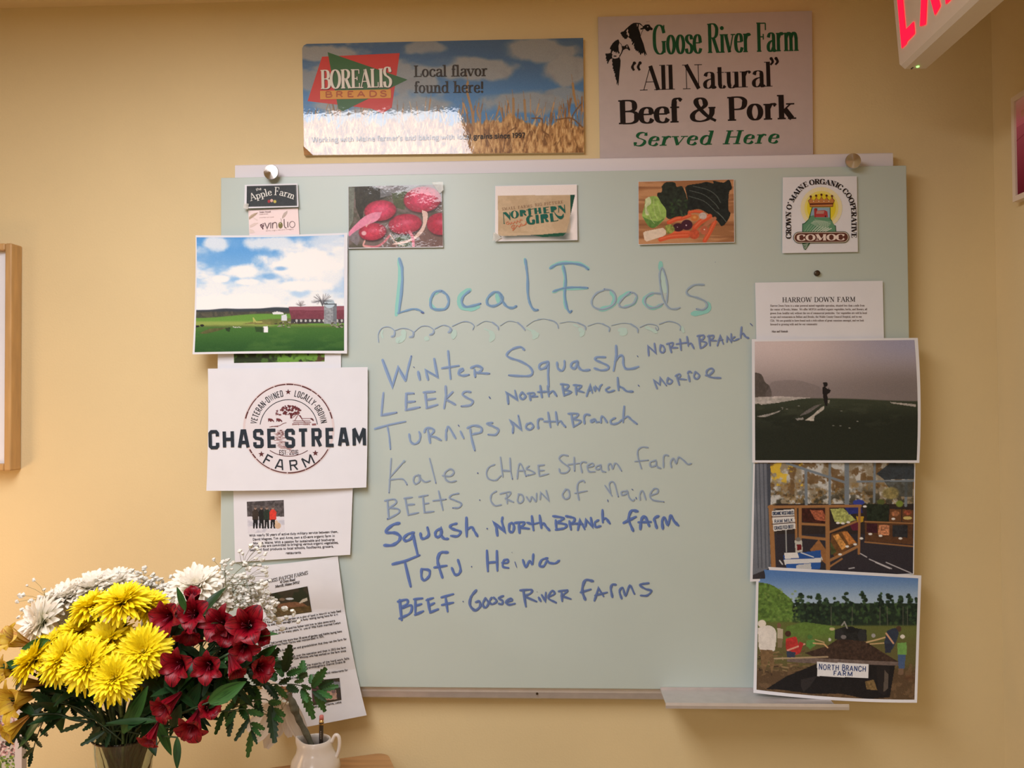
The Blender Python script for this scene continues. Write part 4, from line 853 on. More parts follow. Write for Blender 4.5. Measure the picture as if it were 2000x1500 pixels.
# tree, cows and farmhouse
T2 = CRP(490, 730, 7.5)
for i in range(120):
    a_ = r.uniform(0, 6.283); q = r.random()**.5; x, y = 580+150*q*math.cos(a_), 535+70*q*math.sin(a_)-25*(q < .6)
    c = T2([(x, y)])[0]; V.ell(c[0], c[1], r.uniform(1.0, 2.6), r.uniform(1.0, 2.2), (98, 44, 50) if r.random() < .8 else (130, 80, 84), n=7)
V.poly(T2([(578, 580), (604, 580), (606, 655), (575, 655)]), (98, 44, 50))
for i in range(22): x = r.uniform(365, 440); c = T2([(x, 600-r.uniform(0, 70)*(x < 400))])[0]; V.ell(c[0], c[1], 1.0, 1.6, (120, 70, 74), n=6)
for x in (250, 370): V.poly(T2([(x, 655), (x+20, 652), (x+60, 660), (x+90, 690), (x+84, 712), (x+72, 695), (x+50, 690), (x+48, 706), (x+30, 700), (x+28, 688), (x+14, 690), (x+12, 706), (x+4, 700)]), (104, 50, 54))
for pts in ([(615, 640), (660, 600), (690, 590), (760, 680)], [(615, 690), (870, 690)], [(740, 655), (870, 655), (915, 690)], [(690, 600), (640, 690)], [(620, 715), (880, 712)], [(620, 740), (860, 735)], [(760, 680), (800, 720)], [(270, 780), (340, 770), (420, 760), (470, 730), (520, 715)], [(300, 770), (400, 775)]): V.ribbon(T2(pts), 1.1, (128, 82, 86))
V.poly(T2([(700, 600), (730, 610), (755, 660), (740, 665)]), (110, 60, 62)); V.ribbon(T2([(875, 655), (905, 665), (915, 690)]), 2.2, (92, 46, 48)); V.ribbon(T2([(895, 745), (955, 740)]), 3.6, (140, 92, 94))
for i in range(24): x = r.uniform(610, 860); V.ribbon(T2([(x, 725), (x+r.uniform(-8, 8), 752)]), .7, (160, 122, 122))
for i in range(90):
    y = r.uniform(820, 1160); m = 430+ (y-900)*0.10+ (max(0, y-1040))*1.35; x = m+r.uniform(-65, 60); L = r.uniform(20, 90)
    V.ribbon(T2([(x-L/2, y), (x+L/2, y+r.uniform(-3, 10))]), r.uniform(.5, 1.3), r.choice([(170, 138, 140), (148, 108, 112), (190, 164, 164), (206, 188, 188)]))
for x, y in ((440, 830), (415, 870), (470, 880), (460, 855)): c = T2([(x, y)])[0]; V.ell(c[0], c[1], 2.6, 1.3, (110, 66, 68), n=7)
V.lay = 5
a, b = T_([(70, 661), (1218, 637)]); 
gap = [(68, 562, 'CHASE', 660, 648), (628, 1216, 'STREAM', 650, 637)]
for x0, x1, w_, y0, y1 in gap:
    a, b = T_([(x0, y0-6), (x1, y1-6)]); text(V, w_, a, b, 31, 6.6, sans=True, tab=BL, col=(40, 50, 60), sp=26)
V.build('printed_logo', M_print, s.surf, o)

# description sheet with small group photo
s = Sheet([(455, 930), (690, 927), (684, 1083.5), (459, 1098)], B0+0.0012, lambda u, v: 0.004*u*u+0.002*v)
o = paper('farm_description_sheet', s, 'white text sheet with small snowy group photo, below round stamp logo sheet', 'paper')
P = Pic(s, [(482, 980), (554, 976.5), (556, 1038), (484, 1041.5)], 0.7, (70, 66, 68)); P.crop(390, 700, 3.75); P.mix(ss(.4, .6, fbm(P.X, P.Y, 5, 6, 3)), (96, 92, 94)); P.mix((P.Y > 1009)*1.0, (222, 222, 232))
P.mix((P.Y > 1009)*ss(.5, .65, fbm(P.X, P.Y, 12, 8, 3, 2, 1)), (196, 198, 212))
for x, c, w_ in ((408, (60, 52, 46), 24), (452, (34, 36, 36), 22), (492, (44, 56, 48), 24), (536, (206, 62, 52), 26)):
    P.poly([(x-w_, 1125), (x-8, 1105), (x+10, 1105), (x+w_, 1125), (x+w_-2, 1185), (x-w_+2, 1185)], c, 1, .15); P.poly([(x-16, 1180), (x+16, 1180), (x+18, 1246), (x+4, 1246), (x, 1195), (x-6, 1246), (x-18, 1246)], (28, 28, 32)); P.ell(x, 1096, 10, 13, (150, 124, 112)); P.ell(x, 1088, 11, 8, (90, 80, 76))
P.ell(572, 1225, 24, 24, (206, 178, 150)); P.ell(562, 1200, 12, 14, (214, 190, 164)); P.grain(8); P.build('photo_print', M_print, o)
V = Vec(); T_ = CRP(390, 700, 3.75)
for x0, x1, y, w_ in ((362, 1014, 1306, 'With nearly 50 years of active duty military service between them,'), (388, 990, 1334, 'David Magnes, Tim and Anne, own a 65-acre organic farm in'), (392, 988, 1362, 'Monroe, Maine. With a passion for sustainable and biodiverse'),
                      (356, 1016, 1386, 'farming, they are committed to bringing various organic vegetables,'), (366, 980, 1412, 'beef and food products to local schools, foodbanks, grocers,'), (630, 745, 1434, 'restaurants.')):
    k_ = 0.045; a, b = T_([(x0, y+(x1-x0)*k_*0), (x1, y-(x1-x0)*k_)]); text(V, w_, a, b, 4.6, 0.85, sans=True, col=(70, 64, 66), seg=2)
V.build('printed_text', M_print, s.surf, o)

# creased letter with two folds
def fold(u, v):
    return 0.010*abs(math.sin(math.pi*min(max((v-0.02)/0.30, 0), 1)))*0.55+0.008*abs(math.sin(math.pi*min(max((v-0.30)/0.34, 0), 1)))*0.6+0.022*max(0, v-0.64)+0.003*u
s = Sheet([(478, 1106), (660, 1086), (716, 1397), (536, 1432)], B0+0.0012, fold, (3, -6, 0, 0))
o = paper('creased_letter', s, 'creased white letter with two fold lines hanging crooked behind the bouquet', 'paper', M_paper2, 72)
T_ = CRP(500, 1080, 4.413)
for q, seed in (([(526, 1160), (600.5, 1145), (609, 1195), (536, 1206)], 1), ([(607, 1330), (663, 1324), (667, 1367), (611, 1378)], 2), ([(545, 1342), (568, 1339), (574, 1378), (550, 1384)], 3)):
    P = Pic(s, q, 0.9, (62, 56, 44)); P.crop(500, 1080, 4.413)
    if seed == 1:
        P.mix(ss(.45, .62, fbm(P.X, P.Y, 12, 4, 4)), (44, 50, 34)); P.poly([(190, 440), (330, 420), (400, 430), (460, 470), (300, 500), (180, 500)], (124, 90, 66), 1, .2); P.poly([(160, 480), (480, 455), (485, 500), (180, 550)], (90, 74, 46), 1, .3)
        P.ell(290, 395, 36, 10, (196, 206, 214)); P.poly([(370, 430), (400, 400), (440, 385), (445, 410), (380, 435)], (196, 190, 176)); P.ell(225, 400, 26, 12, (120, 104, 86))
    elif seed == 2:
        P.poly([(470, 1120), (560, 1110), (560, 1280), (490, 1290)], (90, 62, 64), 1, .2); P.poly([(600, 1110), (720, 1110), (725, 1160), (600, 1160)], (120, 124, 132)); P.poly([(600, 1190), (690, 1180), (700, 1260), (600, 1270)], (170, 140, 126), 1, .3); P.mix(ss(.55, .7, fbm(P.X, P.Y, 7, 5, 3)), (60, 56, 66), .6)
    else: P.C = P.C*0+np.array((110, 70, 44)); P.mix(ss(.5, .62, fbm(P.X, P.Y, 6, 5, 3)), (58, 30, 24)); P.mix((P.v < .3)*1., (176, 140, 96), .8)
    P.build('photo_print', M_print, o, eps=.0006)
V = Vec(); V.col = (44, 40, 42)
a, b = T_([(72, 266), (446, 184)]); text(V, 'CROSS PATCH FARMS', a, b, 6.6, 1.15, 0.5, slant=.25)
a, b = T_([(205, 262), (336, 238)]); text(V, '41 Cross Road', a, b, 4.8, 0.85, 0.5, slant=.25, seg=3)
a, b = T_([(165, 300), (374, 262)]); text(V, 'Morrill, Maine 04952', a, b, 4.8, 0.85, 0.5, slant=.25, seg=3)
for x0, y0, x1, y1, w_ in ((20, 618, 734, 508, 'In 1952 Keith had a home garden on a plot of land in Morrill to help feed'), (30, 640, 706, 536, 'his family and many teenage years was busy raising laying hens for a rt'),
    (22, 700, 682, 590, 'Roger went on to the draft and his father told him to take some extra'), (30, 724, 730, 608, 'birds. This went on for many years. In June of 1956 Keith married Evelyn'),
    (40, 798, 740, 682, 'The farm had turned into more than 20 acres of garden and Keiths laying hens'), (60, 820, 588, 728, 'until 1970. Cross Patch Farms was incorporated in 1971.'), (120, 866, 782, 748, 'They have four children and grandchildren that they ran the farm for'),
    (150, 926, 778, 822, 'In 2012 the son took over the operation and then in 2013 the farm'), (160, 944, 776, 850, 'hired a new hand Dale Whitney who has worked on the farm since'), (180, 1018, 803, 916, 'During the busy season, the majority of the hard work falls'), (190, 1040, 772, 944, 'to Joan, Ruth and their granddaughters Dianne Drake &'),
    (200, 1102, 792, 1016, 'You can find our produce at the markets and restaurants for')):
    a, b = T_([(x0, y0), (x1, y1)]); text(V, w_, a, b, 3.9, 0.72, sans=True, seg=2)
for x0, y0, x1, y1, w_ in ((490, 1335, 736, 1292, 'Joan, Ruth, Dianne, Lottie'), (225, 1376, 312, 1358, 'Keith Cross')):
    a, b = T_([(x0, y0), (x1, y1)]); text(V, w_, a, b, 3.9, 0.72, sans=True, seg=2)
V.build('printed_text', M_print, s.surf, o, eps=0.0009)

# radishes
s = Sheet([(680, 364.5), (863, 360), (865.5, 483), (680.5, 485.5)], B0+0.002, lambda u, v: 0.0045*(1-v)*(1-.75*u)+.001)
o = paper('radish_photo', s, 'glossy photo of pink radishes taped to the top of the glass board', 'photo')
P = Pic(s, [(680.5, 364.8), (862.5, 360.3), (865, 481.5), (681, 484)], 0.8, (118, 104, 100)); P.crop(660, 330, 4.0)
X = (P.X-660)*4; Y = (P.Y-330)*4
P.mix(ss(.4, .62, fbm(X, Y, 90, 3, 4)), (84, 82, 70)); P.poly([(130, 130), (330, 130), (420, 200), (300, 260), (200, 330), (190, 430), (140, 300)], (44, 44, 34), .9, .4); P.poly([(80, 130), (130, 150), (120, 400), (80, 480)], (118, 126, 116), .9, .2)
P.poly([(330, 130), (640, 125), (480, 190), (330, 225)], (130, 132, 140), .8, .2); P.poly([(420, 190), (560, 170), (520, 320), (440, 300)], (70, 84, 48), .8, .3); P.poly([(560, 470), (820, 440), (820, 610), (400, 610), (480, 540)], (116, 88, 82), 1, .1); P.poly([(450, 540), (580, 500), (580, 610), (470, 605)], (56, 82, 40), .9, .2)
P.poly([(80, 520), (170, 470), (170, 560), (150, 600), (80, 545)], (128, 122, 130), .8, .2)
def radish(cx, cy, rx, ry, c=(200, 60, 90), rot=0.0):
    P.ell(cx+6, cy+14, rx*1.04, ry*1.04, (44, 22, 24), .8, .2, 0, rot); P.ell(cx, cy, rx, ry, (160, 44, 66), 1, .07, .2, rot); P.ell(cx, cy-ry*.05, rx*.92, ry*.88, c, .9, .5, .15, rot); P.ell(cx+rx*.05, cy-ry*.15, rx*.5, ry*.35, (230, 120, 150), .55, .9, 0, rot)
radish(800, 430, 110, 90, (180, 38, 66)); radish(270, 490, 112, 70, (206, 60, 86), -.1); radish(525, 430, 135, 82, rot=-.1); radish(660, 238, 152, 105, (216, 66, 104), -.1); radish(330, 325, 130, 84, (220, 70, 108), -.1)
P.poly([(345, 335), (310, 400), (200, 450), (120, 500), (90, 525), (82, 500), (140, 430), (210, 370), (280, 340)], (226, 140, 170), 1, .08, sm=True); P.poly([(655, 320), (700, 345), (690, 430), (650, 510), (560, 570), (440, 592), (440, 580), (560, 550), (630, 490), (665, 420)], (226, 196, 186), 1, .06, sm=True)
P.line([(560, 490), (585, 540), (590, 610)], 22, (214, 120, 140), .9, True); P.line([(405, 520), (350, 580), (290, 608), (210, 600)], 16, (206, 120, 132), .9, True); P.line([(210, 560), (200, 600), (250, 612)], 12, (226, 170, 164), .8, True); P.line([(410, 515), (450, 570), (520, 600)], 7, (224, 196, 180), .9, True); P.ell(203, 502, 22, 20, (226, 176, 184), 1, .3)
P.line([(225, 430), (222, 450), (260, 400)], 5, (230, 180, 180), .8, True); P.poly([(250, 120), (420, 140), (440, 158), (330, 155)], (180, 180, 190), .8); P.grain(7); P.build('photo_print', M_lam, o)
tape([(843, 356), (865, 355), (866, 371), (859, 378)], B0+0.007, o)

# northern print
s = Sheet([(967, 363), (1127, 360), (1128, 469), (966.5, 471.5)], B0+0.0015, lambda u, v: 0.003*v*v)
o = paper('growers_card', s, 'white card with tan curled label lettered in teal, centre top of board', 'card')
P = Pic(s, [(968, 364), (1126, 361), (1127, 468), (967.5, 470)], 0.8, (240, 232, 230)); P.crop(950, 350, 10); X = (P.X-950)*10; Y = (P.Y-350)*10
P.mix(ss(1210, 1090, Y-60*((X-800)/800)**2)*ss(1000, 1080, Y)*ss(250, 420, X)*ss(1720, 1500, X), (70, 78, 70), .8); P.mix(ss(1760, 1640, X+(Y-700)*.25)*ss(600, 800, Y)*(X > 1500)*ss(1150, 1050, Y), (120, 124, 120), .7)
P.poly([(1640, 305), (1732, 305), (1640, 720)], (28, 78, 62)); P.poly([(900, 1090), (1560, 1040), (1500, 1110), (1100, 1130)], (28, 84, 62)); P.poly([(225, 1095), (290, 1110), (290, 1145)], (60, 70, 50))
P.poly([(222, 322), (1640, 305), (1642, 600), (1620, 820), (1560, 1035), (1100, 1080), (500, 1105), (232, 1105)], (200, 176, 144), 1, .05)
P.mix(ss(.45, .6, fbm(X, Y, 300, 4, 4))*(X < 1640)*(X > 225)*(Y < 1050)*(Y > 330), (184, 158, 126), .5); P.grain(3); P.build('photo_print', M_print, o)
V = Vec(); T_ = CRP(950, 350, 10)
def tt(s_, x0, y0, x1, y1, h, th, tn, **k): a_, b_ = T_([(x0, y0), (x1, y1)]); text(V, s_, a_, b_, h/10, th, tn, **k)
tt('SMALL FARMS', 306, 610, 893, 545, 52, .9, .4, col=(140, 110, 84), sp=22, seg=3); tt('BIG PICTURE', 950, 530, 1495, 468, 52, .9, .4, col=(140, 110, 84), sp=22, seg=3)
tl = (24, 96, 82); V.col = (226, 214, 188); V.lay = 0
def halo(pts, w): V.ribbon(T_(pts), w, (222, 208, 180), lay=0)
V.lay = 2
V.ribbon(T_([(330, 650), (345, 870)]), 1.1, tl); V.poly(T_([(318, 650), (385, 640), (462, 720), (462, 800), (440, 770)]), tl); V.ribbon(T_([(455, 640), (460, 800)]), 1.1, tl); V.ribbon(T_([(335, 868), (360, 862)]), 1.2, tl)
def tring(cx, cy, rx, ry, k=.42):
    c_ = T_([(cx, cy)])[0]; V.ell(c_[0], c_[1], rx/10, ry/10, tl, 24, 2); V.ell(c_[0]+.1, c_[1], rx*k/10, ry*.88/10, (204, 182, 150), 20, 3)
tring(550, 688, 82, 76, .36)
def stem(x0, y0, x1, y1, w): V.ribbon(T_([(x0, y0), (x1, y1)]), w/10, tl)
stem(675, 600, 685, 725, 56); V.poly(T_(smooth2([(690, 600), (750, 605), (770, 635), (740, 660), (700, 662)])), tl); V.poly(T_([(720, 660), (760, 668), (785, 705), (760, 712), (730, 690)]), tl)
stem(835, 572, 850, 695, 52); V.ribbon(T_([(775, 600), (925, 575)]), .9, tl); stem(955, 562, 968, 680, 50); stem(1035, 555, 1050, 670, 50); V.ribbon(T_([(975, 625), (1040, 615)]), 1.1, tl)
stem(1130, 548, 1145, 665, 52); V.ribbon(T_([(1150, 552), (1220, 540)]), 1.0, tl); V.ribbon(T_([(1150, 603), (1205, 595)]), 1, tl); V.ribbon(T_([(1150, 660), (1228, 648)]), 1, tl)
stem(1275, 530, 1290, 645, 54); V.poly(T_(smooth2([(1290, 530), (1350, 535), (1372, 570), (1345, 600), (1300, 603)])), tl); V.poly(T_(smooth2([(1318, 600), (1345, 660), (1400, 710), (1470, 715), (1500, 670), (1510, 720), (1480, 770), (1430, 778), (1370, 730), (1330, 670)])), tl)
stem(1412, 520, 1410, 650, 12); V.poly(T_([(1390, 520), (1450, 512), (1540, 610), (1540, 670)]), tl); stem(1522, 495, 1532, 660, 14)
V.poly(T_(smooth2([(905, 715), (840, 700), (790, 740), (775, 790), (800, 860), (860, 885), (940, 870), (945, 790), (890, 795), (895, 840), (862, 850), (840, 800), (850, 735), (900, 725)], 4)), tl)
stem(985, 695, 1000, 862, 58); stem(1080, 685, 1095, 852, 58); V.poly(T_(smooth2([(1100, 680), (1180, 680), (1205, 725), (1175, 765), (1110, 770)])), tl); V.poly(T_([(1135, 765), (1180, 775), (1220, 815), (1200, 838), (1160, 830)]), tl)
stem(1262, 665, 1285, 830, 60); V.ribbon(T_([(1300, 822), (1395, 805), (1398, 790)]), 1.1, tl)
oc = (204, 120, 84)
V.ribbon(T_(smooth2([(430, 830), (395, 840), (390, 870), (430, 880), (440, 850), (470, 880), (490, 840), (520, 875), (550, 830), (590, 860), (600, 810), (650, 840), (660, 790), (705, 800)])), 1.2, oc)
V.ribbon(T_(smooth2([(560, 900), (500, 910), (490, 950), (530, 950), (540, 920), (515, 1000), (570, 940), (600, 900), (640, 930), (680, 870), (720, 900), (770, 860), (770, 830)])), 1.2, oc); V.ribbon(T_(smooth2([(640, 915), (710, 905), (770, 880), (780, 840), (760, 822)])), .9, oc)
V.build('lettering', M_print, s.surf, o, eps=.0005)
tape([(963, 455), (966, 453), (980, 464), (968, 472), (962, 471)], B0+0.0065, o)

# vegetables
s = Sheet([(1246.5, 354.5), (1434, 350), (1435, 473.5), (1247, 478)], B0+0.0015, lambda u, v: 0.002*v)
o = paper('vegetable_photo', s, 'photo of cabbage, kale, carrots and beets on wood, right of teal lettered card', 'photo')
P = Pic(s, [(1247, 355), (1433, 350.5), (1434, 472.5), (1247.5, 477)], 0.8, (196, 146, 104)); P.crop(1200, 330, 7.143); X = (P.X-1200)*7.143; Y = (P.Y-330)*7.143
P.mix(ss(.45, .6, fbm(X, Y, 160, 3, 4, 6, .7)), (152, 104, 68), .8); P.mix(ss(0.93, 1.0, np.abs(np.sin(Y/55)))*1., (128, 84, 56), .45)
kg = (40, 48, 40)
P.poly([(660, 240), (720, 185), (840, 190), (870, 250), (940, 240), (985, 320), (1010, 400), (1030, 620), (900, 690), (740, 690), (700, 560), (600, 380), (610, 330), (660, 320)], kg, 1, .35, 5, True)
P.poly([(985, 265), (1030, 225), (1200, 200), (1280, 180), (1380, 200), (1380, 165), (1520, 190), (1600, 150), (1640, 270), (1600, 330), (1590, 560), (1620, 620), (1580, 720), (1500, 800), (1440, 730), (1300, 620), (1180, 560), (1030, 570), (1020, 420)], (34, 40, 38), 1, .3, 5, True)
for i in range(26): x, y = random.Random(i).uniform(760, 1010), random.Random(i+50).uniform(420, 670); P.ell(x, y, 40, 18, random.Random(i).choice([(60, 92, 50), (46, 70, 44), (80, 106, 72)]), .5, .6, 0, i*.7)
for pts in ([(1100, 240), (1300, 290), (1420, 370), (1480, 470)], [(1050, 300), (1250, 360), (1400, 480), (1460, 560)], [(1040, 380), (1250, 450), (1400, 580), (1520, 680)], [(1440, 600), (1520, 690), (1560, 740)]): P.line(pts, 9, (112, 122, 116), .7, True)
P.poly([(430, 420), (520, 380), (600, 390), (650, 470), (715, 560), (720, 660), (660, 740), (560, 820), (480, 800), (400, 680), (390, 620), (420, 520)], (150, 184, 96), 1, .18, 5, True); P.poly([(430, 420), (490, 390), (510, 480), (450, 540), (480, 640), (430, 620)], (216, 222, 186), .8, .1, sm=True); P.poly([(390, 660), (470, 700), (600, 730), (700, 690), (560, 820), (470, 790)], (84, 128, 62), .8, .2, sm=True)
for pts in ([(545, 420), (560, 600), (600, 700)], [(470, 560), (500, 680), (560, 760)], [(600, 480), (650, 640)]): P.line(pts, 8, (196, 214, 150), .7, True)
oc = (214, 92, 58)
for pts, w_ in (([(640, 985), (760, 950), (900, 935), (1020, 930)], 60), ([(780, 900), (900, 885), (1040, 885)], 44), ([(760, 745), (860, 700), (930, 690)], 60), ([(950, 690), (1030, 660), (1060, 650)], 44), ([(1040, 610), (1120, 590), (1220, 600)], 36), ([(1120, 820), (1200, 740), (1330, 660)], 70), ([(1260, 1000), (1330, 880), (1400, 740)], 60)): P.line(pts, w_, oc, 1, True); P.line([(x, y-w_*.15) for x, y in pts], w_*.3, (236, 128, 90), .5, True)
P.ell(1118, 680, 60, 52, (206, 124, 66), 1, .15); P.ell(1118, 675, 30, 24, (230, 170, 100), .8, .5); P.ell(1235, 655, 58, 52, (198, 184, 178), 1, .15, .15); P.line([(1200, 860), (1300, 760), (1400, 690)], 50, (186, 120, 88), 1); P.ell(1115, 910, 76, 74, (200, 90, 60), 1, .12, .15); P.ell(1255, 855, 62, 66, (190, 104, 76), 1, .12, .1); P.ell(1255, 845, 14, 12, (246, 226, 210), 1, .6)
P.ell(890, 815, 80, 62, (66, 32, 44), 1, .1); P.ell(1010, 780, 84, 76, (72, 34, 50), 1, .1); P.ell(1002, 786, 14, 14, (226, 200, 210), 1, .6); P.ell(880, 812, 10, 10, (200, 170, 180), 1, .6)
P.poly([(400, 890), (430, 870), (680, 820), (720, 860), (720, 910), (680, 940), (450, 1012), (420, 990)], (226, 208, 188), 1, .06); P.poly([(700, 800), (780, 770), (840, 830), (810, 890), (740, 900)], (140, 150, 76), 1, .4, 3, True); P.grain(4); P.build('photo_print', M_print, o, gain=1.0)

# cooperative emblem
s = Sheet([(1529, 346.5), (1673.5, 344), (1675.5, 492), (1528, 494.5)], B0+0.0012, lambda u, v: 0.0015*v)
o = paper('cooperative_card', s, 'square white card with crown, green state map and brown oval banner, top right', 'card')
V = Vec(); T_ = CRP(1480, 340, 9.09)
for i in range(60):
    a_ = i*6.2832/60; r1 = 400+25*(i % 2); c = (1130, 600); w_ = .032
    V.poly(T_([(c[0]+120*math.cos(a_-w_), c[1]+120*math.sin(a_-w_)), (c[0]+r1*math.cos(a_), c[1]+r1*.98*math.sin(a_)), (c[0]+120*math.cos(a_+w_), c[1]+120*math.sin(a_+w_))]), (236, 222, 110), 1)
for r_, c in ((370, (238, 230, 190)), (300, (238, 226, 120)), (255, (232, 214, 50))):
    q = T_([(1130, 600)])[0]; V.ell(q[0], q[1], r_/9.09, col=c, n=40, lay=0 if r_ == 370 else 1+(r_ == 255)+(r_ == 300)*0)
V.lay = 3
st = [(960, 590), (1290, 590), (1292, 790), (1320, 830), (1345, 900), (1385, 915), (1392, 1020), (930, 1230), (850, 1345), (820, 1340), (790, 1240), (790, 880), (830, 870), (900, 800), (930, 700)]
V.poly(T_(st), (24, 84, 48)); V.lay = 4
def ins(pts, c, l=4): V.poly(T_(pts), c, l)
ins([(975, 592), (1278, 592), (1280, 775), (990, 775), (935, 745), (945, 690)], (146, 176, 196)); ins([(938, 745), (990, 730), (1040, 770), (1280, 770), (1282, 800), (1330, 860), (1375, 930), (1380, 1020), (803, 1030), (803, 890), (840, 880), (905, 810)], (98, 150, 118))
for i in range(9): x = 830+i*45; V.ribbon(T_([(x, 1020), (x+90+i*4, 890+i*9)]), .9+.15*i, (206, 220, 206) if i > 2 else (150, 186, 160), lay=5)
for i in range(9): V.ribbon(T_([(960+i*30, 880+i*14), (1200+i*14, 790+i*12)] if False else [(1010+i*22, 800+i*4), (1190+i*14, 1000-i*14)]), .55, (190, 210, 190), lay=5)
for i in range(8): V.ribbon(T_([(940+i*8, 870-i*6), (1200+i*16, 990-i*20)]), .7, (180, 206, 184), lay=5)
for i in range(4): V.ribbon(T_([(800+i*8, 1255+i*26), (900-i*10, 1235+i*22)]), 1.0, (206, 220, 206), lay=5)
ins([(1000, 640), (1040, 620), (1060, 650), (1190, 640), (1235, 665), (1245, 765), (1010, 765)], (178, 66, 66), 5); ins([(1050, 655), (1185, 652), (1170, 705), (1035, 705)], (190, 140, 130), 6); c = T_([(1030, 625)])[0]; V.ell(c[0], c[1], 3.2, 2.4, (150, 52, 54), lay=6); ins([(1000, 625), (1030, 625), (1030, 765), (1005, 765)], (170, 58, 58), 6); ins([(1190, 735), (1215, 735), (1215, 765), (1190, 765)], (90, 40, 50), 6)
cr = [(892, 470), (930, 440), (940, 400), (965, 450), (1000, 470), (1030, 430), (1036, 385), (1060, 440), (1090, 462), (1120, 420), (1130, 370), (1145, 425), (1175, 460), (1210, 430), (1222, 385), (1235, 430), (1270, 465), (1300, 440), (1318, 395), (1335, 440), (1365, 465), (1335, 540), (1335, 580), (925, 585), (922, 545)]
ins(cr, (96, 44, 30), 6); ins([(x+(1130-x)*.035, y+(500-y)*.09) for x, y in cr], (196, 130, 74), 7); ins([(925, 520), (1335, 512), (1335, 535), (925, 548)], (96, 44, 30), 8)
for x, y in ((940, 398), (1036, 383), (1130, 365), (1222, 382), (1318, 390)): c = T_([(x, y)])[0]; V.ell(c[0], c[1], 2.2, col=(92, 42, 30), n=10, lay=8)
for x in (990, 1084, 1174, 1262): c = T_([(x, 483)])[0]; V.ell(c[0], c[1], 1.1, col=(244, 220, 190), n=8, lay=9)
def pill(x0, y0, x1, y1, col, l):
    h_ = (y1-y0)/2; pts = [(x1-h_+h_*math.cos(t), (y0+y1)/2+h_*math.sin(t)) for t in np.linspace(-math.pi/2, math.pi/2, 12)]+[(x0+h_+h_*math.cos(t), (y0+y1)/2+h_*math.sin(t)) for t in np.linspace(math.pi/2, 3*math.pi/2, 12)]
    V.poly(T_([(x, y-(x-1130)*.01) for x, y in pts]), col, l)
pill(630, 1020, 1625, 1225, (60, 66, 52), 8); pill(640, 1030, 1615, 1215, (206, 196, 180), 9); pill(655, 1043, 1600, 1203, (98, 56, 46), 10)
V.lay = 12; a, b = T_([(700, 1182), (1545, 1172)]); text(V, 'COMOC', a, b, 11.6, 5.2, 1.0, col=(238, 222, 214), sl=3, sp=4)
V.lay = 2; c = T_([(1130, 610)])[0]
bl = (30, 20, 22)
pth = [(590, 1145), (590, 900), (592, 620), (655, 460), (800, 265), (960, 190), (1130, 175), (1320, 205), (1440, 260), (1560, 370), (1630, 500), (1660, 640), (1665, 800), (1665, 1130)]
V.lay = 3; V.col = bl; curvetext(V, "CROWN O' MAINE ORGANIC COOPERATIVE", T_(pth), 9.6, 2.7, 0.8)
V.build('printed_emblem', M_print, s.surf, o)

# magnet
p = at(1595, 534, -BY)
mg = MB().lathe([(0, -0.0005), (0.005, -0.0005), (0.005, 0.004), (0.0042, 0.005), (0, 0.005)], (p.x, p.y, p.z), 20, 'y')
mg.v = [(x, 2*p.y-y, z) if False else (x, y, z) for x, y, z in mg.v]
tag(mg.build('magnet', M_dark, None, True), 'small dark round magnet on glass above text-only farm page', 'magnet')

# text page
s = Sheet([(1475, 552), (1724, 548.5), (1727, 690), (1478, 690)], B0+0.001, lambda u, v: 0.0015*u)
o = paper('farm_letter_page', s, 'white page of small serif text, top half showing above the misty field photo', 'paper')
V = Vec(); T_ = CRP(1450, 330, 4.054)
a, b = T_([(316, 1055), (894, 1050)]); text(V, 'HARROW DOWN FARM', a, b, 9.2, 1.5, .55, col=(50, 40, 40), sp=6, seg=3)
for i, (w_, x1) in enumerate((('Harrow Down Farm is a solar powered mixed vegetable operation, situated less than a mile from', 968), ('the center of Brooks, Maine.  We offer MOFGA certified organic vegetables, herbs, and flowers, all', 988), ('grown from healthy soil, without the use of commercial pesticides.  Our vegetables are sold in local', 986),
    ('co-ops and restaurants in Belfast and Brooks, the Waldo County General Hospital, and to our', 946), ('CSA.  We are grateful to have found such a rich culture of great conscious amongst, and we look', 962), ('forward to growing with and for our community.', 596))):
    y = 1090+i*29.5; a, b = T_([(220, y), (x1, y-2)]); text(V, w_, a, b, 3.7, .55, .34, col=(112, 96, 94), seg=2)
a, b = T_([(228, 1294), (360, 1292)]); text(V, '-Max and Hannah', a, b, 3.7, .6, .36, col=(84, 70, 70), seg=2)
V.build('printed_text', M_print, s.surf, o)

# misty field
s = Sheet([(1468.5, 662.5), (1792.5, 660), (1795.5, 904), (1469.5, 903.5)], B0+0.0055, lambda u, v: 0.008*u*u*(0.4+0.6*v)+0.001, (0, 4, 0, 0))
o = paper('misty_field_photo', s, 'grey printed photo of a lone figure standing in a dark misty field', 'photo')
P = Pic(s, [(1474, 667), (1786, 664), (1790.5, 899), (1475, 899)], 1.0); P.crop(1450, 650, 5.405); X = (P.X-1450)*5.405; Y = (P.Y-650)*5.405
P.C = np.array([214, 200, 202.])*(1.0-0.30*ss(100, 700, Y)-0.16*ss(400, 1800, X))[..., None]*np.ones(3); P.mix(ss(700, 1800, X)*ss(500, 80, Y), (156, 160, 196), .75); P.mix(ss(350, 720, Y), (140, 130, 130), .55)
P.poly([(120, 415), (200, 440), (240, 520), (290, 570), (300, 680), (120, 680)], (78, 72, 68), .9, .15, 4, True); P.poly([(280, 560), (340, 510), (560, 500), (700, 530), (820, 580), (830, 690), (280, 690)], (118, 110, 112), .4, .08, 4, True)
